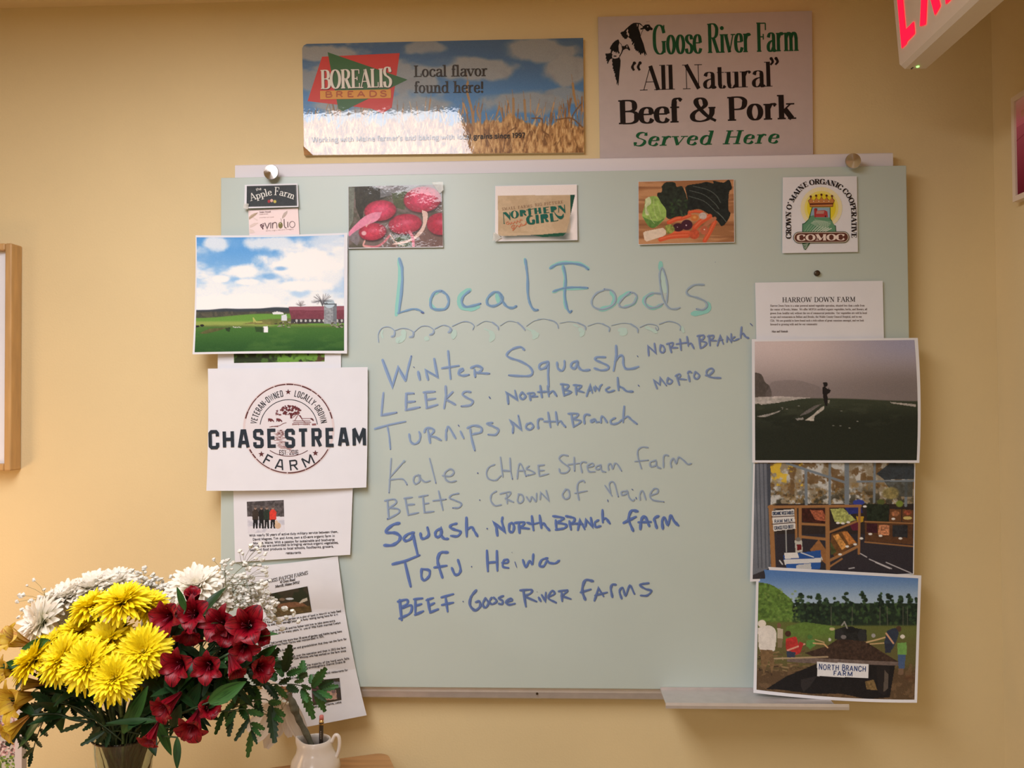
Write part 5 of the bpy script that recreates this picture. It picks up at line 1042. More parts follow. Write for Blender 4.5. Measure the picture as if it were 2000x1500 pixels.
hz = 690+30*ss(900, 1850, X); P.mix(ss(-6, 10, Y-hz), (58, 66, 52)); P.mix(ss(690, 960, Y)*(Y > 700), (36, 42, 34), .95); P.mix(ss(.5, .7, fbm(X, Y, 60, 4, 4, 3, 1))*(Y > 720)*ss(1100, 800, Y), (70, 76, 62), .5)
for pts in ([(130, 680), (400, 670), (720, 686), (600, 700), (420, 730), (130, 750)], [(130, 730), (300, 720), (400, 735), (200, 760)]): P.poly(pts, (196, 190, 188), .85, .2, 5)
for pts, c in (([(140, 885), (300, 850), (400, 820), (440, 790), (380, 840), (240, 890)], (170, 166, 164)), ([(660, 925), (740, 870), (830, 790), (866, 770), (860, 810), (760, 880), (755, 930)], (206, 200, 192)), ([(560, 905), (640, 895), (650, 915), (580, 925)], (150, 148, 146)), ([(660, 830), (760, 770), (840, 750), (700, 850), (600, 880)], (110, 106, 106)), ([(1560, 730), (1832, 755), (1832, 782), (1570, 744)], (190, 184, 180))): P.poly(pts, c, .9, .2, 4)
for x, y in ((595, 772), (470, 805), (1045, 825), (1035, 982), (1130, 1005), (1215, 935), (960, 980), (420, 790)): P.ell(x, y, 16, 6, (180, 178, 172), .7, .5)
bkk = (30, 26, 28)
P.ell(878, 545, 24, 26, bkk); P.ell(868, 532, 18, 12, bkk); P.poly([(845, 575), (870, 565), (895, 590), (930, 605), (922, 635), (898, 650), (900, 700), (895, 765), (875, 765), (855, 690), (848, 640)], bkk, 1, 0, 5, True); P.line([(905, 610), (912, 585)], 5, bkk); P.poly([(900, 710), (926, 710), (915, 745), (902, 740)], (170, 166, 160), .8)
P.grain(4); P.build('photo_print', M_print, o)

# market stand
s = Sheet([(1472, 880), (1788, 880), (1785, 1122), (1465, 1136)], B0+0.0022, lambda u, v: 0.001+0.003*(1-u)*v)
o = paper('market_stand_photo', s, 'printed photo of wooden vegetable stand and blue cooler, below misty field photo', 'photo')
P = Pic(s, [(1475, 881), (1786, 881), (1783, 1120), (1470, 1131)], 1.0, (150, 140, 120)); P.crop(1450, 880, 2.884); X = (P.X-1450)*2.884; Y = (P.Y-880)*2.884
P.mix(ss(.42, .6, fbm(X, Y, 60, 3, 5)), (206, 210, 212), .9); P.mix(ss(.5, .62, fbm(X, Y, 40, 7, 4))*(Y < 260), (110, 84, 52), .85); P.mix(ss(.52, .64, fbm(X, Y, 34, 12, 4))*(X < 340)*(Y < 200), (224, 190, 60), .9); P.mix(ss(150, 300, Y)*ss(.4, .6, fbm(X, Y, 26, 16, 4)), (58, 56, 44), .9); P.mix(ss(.55, .66, fbm(X, Y, 22, 19, 4))*(Y > 180), (150, 120, 70), .6)
P.mix((Y > 300)*ss(160, 200, X), (46, 38, 38), .97); P.mix((Y > 470)*1.0, (50, 48, 58), .9)
P.poly([(60, 70), (140, 70), (160, 660), (60, 700)], (116, 122, 134), 1, .12, 30)
for x in (75, 95, 118, 138): P.line([(x, 75), (x+15, 660)], 5, (66, 72, 84), .8)
P.poly([(140, 72), (158, 72), (160, 330), (145, 330)], (70, 76, 88)); fr = (122, 134, 146)
for pts, w_ in (([(250, 72), (580, 180)], 14), ([(357, 110), (360, 310)], 16), ([(492, 72), (492, 310)], 14), ([(588, 72), (588, 300)], 26), ([(650, 175), (968, 170)], 12), ([(745, 72), (742, 290)], 14), ([(924, 72), (920, 310)], 16)): P.line(pts, w_, fr)
P.poly([(755, 130), (830, 72), (968, 72), (968, 160), (800, 165)], (52, 60, 68), .95, .15); P.poly([(800, 175), (960, 175), (960, 260), (860, 260)], (70, 76, 76), .8, .2)
wd = (160, 116, 74)
P.ell(835, 240, 55, 40, (150, 140, 90), .9, .3, .3); P.ell(780, 290, 24, 18, (84, 96, 52), 1, .2); P.ell(885, 300, 24, 22, (120, 140, 60), 1, .3)
P.poly([(330, 325), (470, 330), (500, 415), (340, 400)], (62, 30, 26), 1, .4); P.poly([(380, 335), (450, 335), (485, 400), (410, 390)], (168, 96, 70), 1, .4, 3); P.poly([(495, 330), (570, 325), (640, 390), (560, 415), (520, 400)], (168, 176, 104), 1, .35, 3); P.poly([(570, 310), (660, 290), (680, 350), (600, 360)], (44, 50, 120), 1, .2); P.ell(655, 292, 34, 16, (56, 70, 160)); P.poly([(640, 370), (684, 370), (680, 400), (650, 410)], (190, 150, 40)); P.poly([(600, 410), (660, 405), (660, 450), (620, 450)], (96, 34, 56))
P.poly([(700, 300), (826, 305), (824, 400), (700, 398)], (34, 44, 34), 1, .4); P.poly([(830, 330), (895, 330), (895, 400), (825, 400)], (104, 70, 44)); P.poly([(900, 330), (962, 335), (962, 405), (900, 400)], (104, 70, 44)); P.ell(862, 355, 26, 18, (178, 120, 84), 1, .3, .5); P.ell(930, 350, 26, 16, (150, 80, 60), 1, .3, .5); P.ell(930, 380, 26, 10, (206, 190, 120))
P.poly([(690, 400), (960, 410), (960, 530), (690, 510)], (92, 62, 42), 1, .15); P.poly([(700, 410), (760, 412), (758, 465), (700, 460)], (62, 28, 40), 1, .3); P.poly([(768, 418), (830, 420), (826, 478), (764, 474)], (190, 130, 96), 1, .5, 3); P.poly([(845, 420), (930, 420), (930, 490), (845, 485)], (44, 46, 52), 1, .3); P.line([(690, 400), (960, 410)], 8, wd); P.line([(690, 515), (960, 540)], 8, wd)
P.poly([(500, 470), (580, 450), (650, 520), (520, 600), (495, 560)], (110, 76, 44), 1, .2); P.poly([(510, 480), (540, 470), (590, 540), (560, 560)], (206, 150, 84), 1, .35, 3); P.poly([(560, 460), (590, 455), (640, 520), (600, 530)], (196, 130, 70), 1, .35, 3); P.poly([(495, 510), (530, 570), (500, 590)], (76, 84, 50), 1, .3); P.poly([(430, 500), (470, 560), (470, 640), (380, 560)], (150, 104, 64), 1, .1)
for pts, w_ in (([(150, 318), (665, 312)], 16), ([(160, 318), (175, 655)], 26), ([(300, 318), (305, 560)], 14), ([(325, 318), (325, 560)], 18), ([(478, 318), (482, 665)], 24), ([(660, 312), (656, 580)], 14), ([(325, 412), (480, 420)], 14), ([(325, 485), (480, 500)], 16), ([(490, 460), (640, 400)], 12), ([(490, 620), (650, 540)], 16), ([(490, 655), (560, 610)], 10)): P.line(pts, w_, wd)
P.poly([(165, 340), (290, 330), (300, 440), (175, 455)], (222, 222, 222)); P.line([(165, 374), (292, 368)], 5, (70, 50, 46)); P.line([(168, 415), (296, 405)], 5, (70, 50, 46)); P.line([(245, 450), (248, 570)], 7, (160, 164, 166))
P.poly([(294, 505), (335, 505), (340, 570), (300, 575)], (196, 196, 190)); P.ell(315, 500, 16, 12, (120, 116, 110)); P.poly([(306, 530), (332, 528), (334, 560), (308, 562)], (110, 30, 36))
P.poly([(230, 590), (440, 560), (445, 610), (235, 630)], (40, 84, 158)); P.poly([(232, 615), (445, 605), (440, 640), (240, 645)], (216, 220, 224)); P.poly([(245, 640), (440, 630), (438, 668), (250, 672)], (44, 92, 170)); P.poly([(235, 575), (310, 575), (320, 605), (240, 610)], (226, 228, 230)); P.poly([(305, 645), (385, 635), (390, 675), (300, 672)], (196, 200, 204)); P.line([(330, 575), (400, 600)], 6, (220, 224, 228)); P.line([(210, 620), (225, 640)], 8, (200, 204, 208)); P.line([(445, 600), (450, 615)], 6, (200, 204, 208))
for x, y in ((538, 408), (566, 410), (596, 404), (690, 315), (720, 470), (778, 480), (890, 495), (850, 385), (550, 585), (590, 540), (635, 528), (670, 495)): P.ell(x, y, 12, 7, (232, 232, 232), 1, .2)
for pts in ([(665, 580), (700, 600)], [(715, 612), (840, 665)], [(750, 630), (830, 665)], [(600, 665), (630, 660)], [(810, 630), (950, 690)]): P.line(pts, 6, (206, 206, 214), .9)
P.grain(6); P.build('photo_print', M_print, o)
V = Vec(); V.col = (48, 62, 92); T_ = CRP(1450, 880, 2.884)
for w_, x0, y0, x1, y1 in (('ORGANIC VEGETABLES', 170, 364, 288, 358), ('RAW MILK', 180, 408, 286, 400), ('GRASS FED BEEF', 180, 446, 290, 436)):
    a, b = T_([(x0, y0), (x1, y1)]); text(V, w_, a, b, 6.2, 1.0, sans=True, seg=2)
V.build('lettering', M_print, s.surf, o, eps=.0005)

# crew photo
s = Sheet([(1477.5, 1106), (1799.5, 1124), (1791, 1372.5), (1471.5, 1353)], B0+0.0055, lambda u, v: 0.008*u*v+0.003*u+0.034*v**2.4, (0, 0, 5, 0))
o = paper('farm_crew_photo', s, 'printed photo of people working soil on a trailer, lowest on board right side', 'photo', None, 20)
P = Pic(s, [(1482, 1112), (1793.5, 1129.5), (1786, 1366.5), (1477.5, 1347)], 1.0); P.crop(1450, 880, 2.884); X = (P.X-1450)*2.884; Y = (P.Y-880)*2.884
sky(P, (86, 128, 190), (166, 190, 214), 1115, 1180)
P.poly([(80, 740), (160, 755), (230, 800), (290, 860), (330, 960), (330, 1010), (80, 1010)], (92, 124, 56), 1, .35, 5, True)
r = random.Random(4)
P.mix((Y > 860)*(X > 300)*1.0, (34, 50, 38), 1)
for x, y, w_ in ((330, 800, 34), (380, 812, 36), (430, 800, 26), (470, 825, 32), (525, 822, 36), (580, 790, 30), (615, 826, 30), (680, 785, 44), (770, 788, 48), (830, 796, 40), (890, 800, 34), (940, 798, 40), (980, 824, 30), (300, 830, 22)):
    for k_ in range(26): q = r.random(); yy = y+8+q*150; ww = w_*(.25+.75*q**.6); P.ell(x+r.uniform(-ww, ww)*.7, yy, r.uniform(8, 15), r.uniform(7, 12), r.choice([(30, 48, 38), (40, 60, 42), (50, 74, 50), (24, 40, 32)]), 1, .3, .3)
for i in range(120): P.ell(r.uniform(270, 985), r.uniform(860, 975), r.uniform(6, 14), r.uniform(8, 18), r.choice([(52, 80, 46), (26, 40, 32), (64, 92, 54), (20, 32, 28)]), .8, .4)
for x in (775, 815, 620, 905, 930, 500): P.line([(x, 880), (x+r.uniform(-3, 3), 985)], 4, (112, 108, 98), .7)
for i in range(90): P.ell(r.uniform(90, 320), r.uniform(780, 980), 10, 8, r.choice([(110, 142, 66), (66, 94, 44), (130, 156, 80)]), .6, .5)
P.mix(ss(-8, 8, Y-(985-20*ss(500, 250, X))), (98, 106, 56)); P.poly([(250, 990), (350, 965), (520, 990), (520, 1100), (230, 1080)], (96, 128, 58), .9, .15); P.mix(ss(1020, 1110, Y), (96, 88, 54), .7)
P.mix(ss(1190, 1260, Y), (88, 68, 48), .95); P.mix((Y > 1200)*ss(.5, .6, fbm(X, Y, 22, 4, 4)), (116, 92, 66), .7)
for i in range(90): x = r.uniform(80, 350); y = r.uniform(1130, 1260); P.line([(x, y), (x+r.uniform(-40, 50), y+r.uniform(-10, 12))], r.uniform(3, 9), r.choice([(96, 78, 54), (150, 128, 92), (60, 46, 34), (124, 102, 72)]), .9)
P.poly([(130, 1345), (250, 1270), (420, 1200), (860, 1210), (830, 1390), (700, 1400), (560, 1370), (380, 1370), (200, 1345)], (24, 22, 24), 1, .2); P.poly([(250, 1175), (480, 1160), (780, 1140), (890, 1195), (880, 1210), (420, 1200), (250, 1190)], (112, 98, 92), 1, .2); P.poly([(350, 1140), (480, 1100), (540, 1060), (620, 1050), (700, 1080), (780, 1130), (880, 1190), (420, 1170)], (62, 46, 38), 1, .4, 4); P.line([(180, 1172), (480, 1162)], 9, (170, 150, 120))
P.poly([(520, 1010), (580, 990), (700, 1010), (700, 1075), (520, 1060)], (34, 36, 36), 1, .3); P.ell(545, 1035, 26, 32, (44, 46, 48)); P.ell(675, 1040, 26, 34, (44, 46, 48)); P.ell(610, 1010, 30, 20, (26, 28, 30)); P.line([(560, 985), (575, 965), (590, 1000)], 8, (150, 150, 146)); P.ell(570, 1050, 16, 12, (120, 116, 116)); P.ell(505, 1005, 16, 9, (196, 184, 140))
P.poly([(420, 1270), (330, 1290), (330, 1330), (345, 1360), (380, 1330)], (50, 46, 46), .8); P.poly([(755, 1215), (830, 1210), (820, 1330), (800, 1380), (765, 1360)], (34, 30, 30), 1); P.poly([(800, 1235), (822, 1260), (820, 1340), (795, 1360)], (104, 94, 84), .8); P.poly([(690, 1300), (740, 1290), (760, 1350), (700, 1345)], (130, 106, 66), .9, .3, 3)
# people
P.ell(110, 975, 24, 22, (226, 220, 208)); P.poly([(86, 1000), (150, 985), (190, 1020), (185, 1110), (170, 1130), (100, 1130)], (222, 218, 212), 1, .06, 5, True); P.poly([(100, 1120), (170, 1125), (180, 1200), (165, 1260), (150, 1180), (120, 1260), (105, 1200)], (120, 96, 66), 1, .2)
P.ell(206, 985, 12, 16, (120, 90, 70)); P.poly([(196, 1000), (228, 1005), (228, 1060), (198, 1060)], (186, 176, 156)); P.poly([(196, 1058), (228, 1058), (222, 1110), (200, 1110)], (130, 116, 90))
P.ell(257, 1032, 18, 18, (70, 46, 36)); P.poly([(245, 1060), (300, 1050), (315, 1090), (330, 1130), (300, 1150), (250, 1130)], (180, 52, 50), 1, .15, 5, True); P.line([(255, 1125), (350, 1090)], 9, (214, 160, 140)); P.poly([(250, 1130), (300, 1135), (295, 1165), (250, 1165)], (52, 62, 84)); P.poly([(320, 1075), (345, 1085), (330, 1130), (315, 1120)], (170, 50, 50))
P.ell(380, 1050, 15, 13, (76, 120, 62)); P.poly([(362, 1070), (400, 1065), (420, 1090), (380, 1120), (360, 1100)], (90, 140, 70), 1, .15); P.line([(400, 1085), (460, 1090), (480, 1110)], 8, (206, 168, 120)); P.line([(410, 1065), (460, 1080)], 5, (200, 170, 130)); P.ell(492, 1065, 8, 10, (206, 206, 200))
P.line([(700, 1080), (760, 1065), (830, 1045)], 8, (206, 176, 130)); P.line([(720, 1090), (850, 1080)], 6, (206, 176, 130)); P.ell(738, 1042, 12, 12, (160, 160, 160)); P.ell(880, 1005, 17, 18, (80, 60, 48)); P.poly([(815, 1015), (860, 1000), (880, 1030), (860, 1090), (830, 1130), (800, 1090)], (48, 58, 76), 1, .1, 5, True); P.line([(810, 1030), (850, 1085)], 10, (206, 160, 130)); P.poly([(800, 1085), (845, 1090), (835, 1140), (805, 1140)], (44, 50, 66))
P.ell(902, 1048, 14, 12, (220, 216, 206)); P.poly([(872, 1085), (925, 1080), (925, 1150), (875, 1155)], (112, 160, 84), 1, .1); P.poly([(875, 1150), (920, 1150), (912, 1230), (880, 1230)], (70, 92, 130)); P.poly([(878, 1228), (908, 1228), (906, 1262), (880, 1262)], (120, 96, 76)); P.ell(940, 1280, 40, 20, (96, 66, 46), .6, .5, .3)
P.poly([(420, 1190), (712, 1203), (710, 1283), (422, 1270)], (226, 228, 232)); P.grain(6); P.build('photo_print', M_print, o)
V = Vec(); V.col = (44, 66, 120); T_ = CRP(1450, 880, 2.884)
HB = {'N':"k10,0 10,100;k10,100 58,0;k58,0 58,100",'O':"o",'B':"k10,0 10,100;k10,100 46,90 46,62 10,52;k10,52 54,40 54,8 10,0"}
a, b = T_([(428, 1233), (697, 1245)]); text(V, 'NORTH BRANCH', a, b, 10.0, 1.5, sans=True, sp=8, hf=lambda i, c: 1.15 if c in 'NB' and i in (0, 6) else 1)
a, b = T_([(510, 1266), (622, 1271)]); text(V, 'FARM', a, b, 8.6, 1.5, sans=True, sp=8)
V.build('lettering', M_print, s.surf, o, eps=.0005)
# ---------------------------------------------------------------- exit sign hanging from the ceiling
xs = at(1757, 138, -0.20)
EX, EZ, EY = xs.x, xs.z, -0.20       # lower far corner of the lettered face
ex = empty('exit_sign', (EX+0.02, EY-0.15, EZ), 'white exit sign with glowing red letters hanging in the top right corner', 'exit sign')
M_ex = mat('white_plastic', (222, 206, 186), 0.5)
M_red = mat('lit_red_letters', (255, 20, 50), 0.5, emit=1.15, emitc=(255, 10, 58))
tilt = math.tan(math.radians(4.0)); top = CEIL-0.001-EZ
mb = MB(); T0, T1 = EX, EX+0.044; L_ = 0.315; h = top
for (y, ins) in ((EY, 0.004), (EY-0.006, 0.0), (EY-L_+0.006, 0.0), (EY-L_, 0.004)):
    for (x, z) in ((T0+0.006, EZ+ins), (T0, EZ+0.006+ins), (T0-tilt*h, EZ+h), (T1+tilt*h*0.3, EZ+h), (T1, EZ+0.006+ins), (T1-0.006, EZ+ins)): mb.v.append((x, y, z))
for k in range(3):
    for i in range(6): j = (i+1) % 6; mb.f.append((k*6+i, k*6+j, (k+1)*6+j, (k+1)*6+i))
mb.f += [tuple(range(5, -1, -1)), tuple(range(18, 24))]
mb.build('housing', M_ex, ex)
V = Vec(); hL = 0.150; z0 = EZ+0.031
def exmap(x, y, e): return Vector((EX-tilt*(-y+0.031+0.0)-0.0012-e, EY-0.021-x, z0-y))
adv = 0
for ch, w_ in (('E', 0.046), ('X', 0.062), ('I', 0.02), ('T', 0.056)):
    tab = {'E': "k9,-9 9,109;k0,100 92,100;k9,50 80,50;k0,0 92,0", 'X': "k12,-7 88,107;k88,-7 12,107", 'I': "k50,-9 50,109", 'T': "k50,-9 50,109;k0,100 100,100"}[ch]
    for cmd in tab.split(';'):
        pts = [tuple(float(q) for q in t.split(',')) for t in cmd[1:].split()]
        V.ribbon([(adv+x/100*w_, -(z/100*(hL-0.018)+0.009)) for x, z in pts], 0.0185, (255, 20, 60))
    adv += w_+0.016
o = V.build('red_letters', M_red, exmap, ex, eps=0.0)
p = Vector((EX+0.021, EY-0.016, EZ-0.0004)); 
MB().lathe([(0, -0.0012), (0.0022, -0.001), (0.0022, 0.001), (0, 0.001)], p, 10).build('status_light', mat('green_light', (150, 255, 120), 0.4, emit=2.2), ex)
for dy in (0.004, 0.008): MB().lathe([(0, -0.0006), (0.0012, -0.0006), (0.0012, 0.001), (0, 0.001)], p+Vector((-0.006, dy, 0)), 8).build('test_slot', M_dark, ex)

# small red picture on the right wall
q = at(1975, 300, 0); 
def atx(px, py, x): d = ray(px, py); t = (x-CAM.x)/d.x; return CAM+d*t
p0 = atx(1974, 192, R_X-0.016); p1 = atx(1976, 396, R_X-0.016)
py1 = p0.y; z1, z0 = p0.z, p1.z; py0 = py1-0.26
pf = empty('framed_red_picture', (R_X-0.008, (py0+py1)/2, z0), 'white framed pink and dark red picture on the right wall, cut by the photo edge', 'picture')
M_wf = mat('white_frame_paint', (232, 214, 196), 0.45)
xa, xb = R_X-0.016, R_X-0.0005
for (a_, b_) in (((xa, py1-0.009, z0), (xb, py1, z1)), ((xa, py0, z0), (xb, py0+0.009, z1)), ((xa, py0+.009, z1-0.009), (xb, py1-.009, z1)), ((xa, py0+.009, z0), (xb, py1-.009, z0+0.009))):
    MB().box(a_, b_).build('frame_bar', M_wf, pf)
V = Vec(); n = 40
for i in range(n):
    t = i/n; c = tuple(np.array((226, 130, 150))*(1-t)+np.array((112, 16, 42))*t) if t > .25 else tuple(np.array((238, 190, 196))*(1-t*4)+np.array((220, 120, 142))*t*4)
    V.poly([(0, t), (1, t), (1, t+1/n), (0, t+1/n)], c, 0)
V.poly([(0.06, 0.13), (0.4, 0.13), (0.4, 0.2), (0.06, 0.2)], (214, 150, 140), 1); V.ribbon([(0.0, .42), (.2, .36), (.5, .38)], 0.01, (150, 60, 80), lay=1)
V.build('print', M_print, lambda x, y, e: Vector((xa+0.004-e, py1-.009-x*(0.242), z1-.009-y*(z1-z0-.018))), pf)

# wooden framed picture on the left
Xr = at(43, 700, 0).x; zt = at(43, 481, 0).z; zb = at(43, 917, 0).z; XL = Xr-0.32
wf = empty('wood_framed_picture', ((Xr+XL)/2, -0.015, zb), 'light wood deep frame with white mat, cut by the left edge of the photo', 'picture')
M_fw = mat('light_wood_frame', (206, 162, 104), 0.4, noise=0.12, nscale=10, stretch=(6, 6, 1))
d_, w_ = 0.032, 0.013
for nm, a_, b_ in (('r', (Xr-w_, -d_, zb), (Xr, -0.0005, zt)), ('l', (XL, -d_, zb), (XL+w_, -0.0005, zt)), ('t', (XL+w_, -d_, zt-w_), (Xr-w_, -0.0005, zt)), ('b', (XL+w_, -d_, zb), (Xr-w_, -0.0005, zb+w_))):
    o = MB().box(a_, b_).build('frame_bar', M_fw, wf); m_ = o.modifiers.new('bevel', 'BEVEL'); m_.width = 0.0025; m_.segments = 2
MB().box((XL+w_, -0.020, zb+w_), (Xr-w_, -0.006, zt-w_)).build('mat_board', M_paper, wf)

# ---------------------------------------------------------------- table
TZ = atz(748, 1471, 1.0).z
pC = at(752, 1469, -0.012); TZ = pC.z
pB = atz(655, 1482, TZ); pR = atz(772, 1512, TZ)
dB = (pB-pC).normalized(); dR = (Vector((pR.x, pR.y, TZ))-Vector((pC.x, pC.y, TZ))); dR = Vector((-dB.y, dB.x, 0)); dR = dR if dR.y < 0 else -dR
dR = dR.normalized(); LB, LR = 1.35, 0.62
def rr(c, a, b, r, n=6):              # rounded corner
    out = []
    for i in range(n+1):
        t = i/n*math.pi/2; out.append(c+a*(r*(1-math.sin(t)))+b*(r*(1-math.cos(t))))
    return out
c0 = Vector((pC.x+0.004, pC.y, 0)); c1_ = c0+dB*LB; c2 = c1_+dR*LR; c3 = c0+dR*LR
poly = rr(c0, dB, dR, 0.022)+rr(c3, -dR, dB, 0.022)+rr(c2, -dB, -dR, 0.022)+rr(c1_, dR, -dB, 0.022)
poly = [(p.x, p.y) for p in poly]
tb = empty('side_table', (c0.x-0.5, -0.35, 0), 'light brown wooden table top under the vase and white pitcher', 'table')
MB().prism(poly, TZ-0.028, TZ, 'z').build('table_top', M_wood, tb)
ctr = Vector((sum(p[0] for p in poly)/len(poly), sum(p[1] for p in poly)/len(poly), 0))
for c in (c0, c1_, c2, c3):
    q = c.lerp(ctr, 0.12); lg = MB().tube([(q.x, q.y, 0.0), (q.x, q.y, TZ-0.028)], 0.018, 12, 0.024); lg.build('leg', M_wood, tb, True)

# small white photo frame at the far left
def atp(px, py, dep):                 # point at a distance along the viewing axis of the wall (metres from the camera plane)
    return at(px, py, CAM.y+dep)
fr_y = -0.30
a = at(43, 1376, fr_y); b = at(45, 1560, fr_y)
sf = empty('small_photo_frame', (a.x-0.06, fr_y, TZ), 'small white photo frame with pink and green picture at the bottom left edge', 'photo frame')
zt_, zb_ = a.z, TZ+0.001; xr_ = a.x; xl_ = a.x-0.13; wdt = 0.0105
M_sf = mat('white_lacquer_frame', (214, 206, 204), 0.35)
for a_, b_ in (((xr_-wdt, fr_y, zb_), (xr_, fr_y+0.012, zt_)), ((xl_, fr_y, zb_), (xl_+wdt, fr_y+0.012, zt_)), ((xl_+wdt, fr_y, zt_-wdt), (xr_-wdt, fr_y+0.012, zt_)), ((xl_+wdt, fr_y, zb_), (xr_-wdt, fr_y+0.012, zb_+wdt))):
    MB().box(a_, b_).build('frame_bar', M_sf, sf)
V = Vec(); r = random.Random(2)
V.poly([(0, 0), (1, 0), (1, 1), (0, 1)], (196, 190, 180), 0)
for i in range(1500):
    x, y = r.random(), r.random(); c = r.choice([(206, 160, 160), (150, 110, 110), (226, 200, 196), (110, 84, 80)]) if y < .42 else r.choice([(120, 150, 60), (70, 96, 40), (160, 176, 90), (96, 120, 50)])
    V.ell(x, y, r.uniform(.01, .028), r.uniform(.006, .016), c, 6, 1+i % 3)
V.build('print', M_print, lambda x, y, e: Vector((xl_+wdt+x*(xr_-xl_-2*wdt), fr_y+0.006-e, zt_-wdt-y*(zt_-zb_-2*wdt))), sf)
MB().box((xl_+wdt, fr_y+0.0065, zb_+wdt), (xr_-wdt, fr_y+0.0115, zt_-wdt)).build('backing', M_card, sf)

# ---------------------------------------------------------------- pitcher with pencil, flower pen
PY = -0.134
def pit(px, py): return at(px, py, PY)
pc = pit(616, 1444); rimz = pc.z; PX = pc.x; pr = pit(645, 1444).x-PX
pz = TZ
H = rimz-pz
pt = empty('cream_pitcher', (PX, PY, pz), 'small white ceramic pitcher holding a pencil and a wrapped stem pen', 'pitcher')
M_cer = mat('white_glazed_ceramic', (228, 220, 212), 0.22, spec=0.5, coat=0.3)
M_cer_in = M_cer
prof_o = [(0.0, 0.002), (0.026, 0.0), (0.030, 0.003), (0.038, 0.018), (0.041, 0.034), (0.0385, 0.048), (0.0315, 0.063), (0.0275, 0.074), (0.0272, 0.082), (pr, H)]
sc = H/0.091; prof_o = [(r_, z_*sc if z_ != H else H) for r_, z_ in prof_o]
prof = prof_o+[(pr-0.0012, H+0.0008), (pr-0.0026, H)]+[(max(0, r_-0.003), z_+0.001) for r_, z_ in reversed(prof_o[1:-1])]+[(0, 0.005)]
def spout(x, y, z, a):                # the lip drawn out on the side away from the handle
    k = max(0, math.cos(a-math.pi))**6*max(0, (z/H-0.72)/0.28); return x*(1+0.34*k), y*(1-0.25*k), z+0.004*k
MB().lathe(prof, (PX, PY, pz), 48, 'z', spout).build('body', M_cer, pt, True)
hp = [at(647, 1450, PY), at(655, 1436, PY), at(662, 1440, PY), at(663, 1456, PY), at(659, 1474, PY), at(652, 1484, PY), at(646, 1482, PY)]
MB().tube(bez(hp, 6), 0.0030, 10).build('handle', M_cer, pt, True)

pe = empty('pencil', (PX, PY, pz+0.01), 'black pencil with gold band and pink eraser standing in white pitcher', 'pencil')
t0 = at(628, 1396, PY+0.002); b0 = Vector((PX+0.010, PY-0.004, pz+0.008)); ax = (t0-b0).normalized(); Lp = (t0-b0).length
def seg(a_, b_, r_, n_, nm, m_): return MB().tube([b0+ax*a_, b0+ax*b_], r_, n_).build(nm, m_, pe, n_ > 8)
seg(0, Lp-0.0165, 0.0037, 6, 'shaft', mat('black_pencil_paint', (38, 30, 28), 0.35, coat=0.4))
seg(Lp-0.0165, Lp-0.008, 0.0039, 14, 'ferrule', mat('gold_ferrule', (214, 176, 112), 0.3, metal=0.8)); seg(Lp-0.0135, Lp-0.0118, 0.0040, 14, 'dark_band', M_dark)
er = MB().tube([b0+ax*(Lp-0.008), b0+ax*(Lp-0.002), b0+ax*(Lp-0.0006), b0+ax*Lp], lambda t: (0.0037, 0.0037, 0.0028, 0.0012)[int(round(t*3))], 14); er.build('eraser', mat('pink_eraser', (206, 122, 116), 0.8), pe, True)
for i in range(5): pp = b0+ax*(Lp-0.026-i*0.0028)+Vector((0, -0.0034, 0)); MB().box((pp.x-0.0006, pp.y-0.0002, pp.z-0.0008), (pp.x+0.0006, pp.y+0.0004, pp.z+0.0008)).build('stamped_mark', mat('foil_print', (196, 186, 168), .4) if i == 0 else bpy.data.materials['foil_print'], pe)
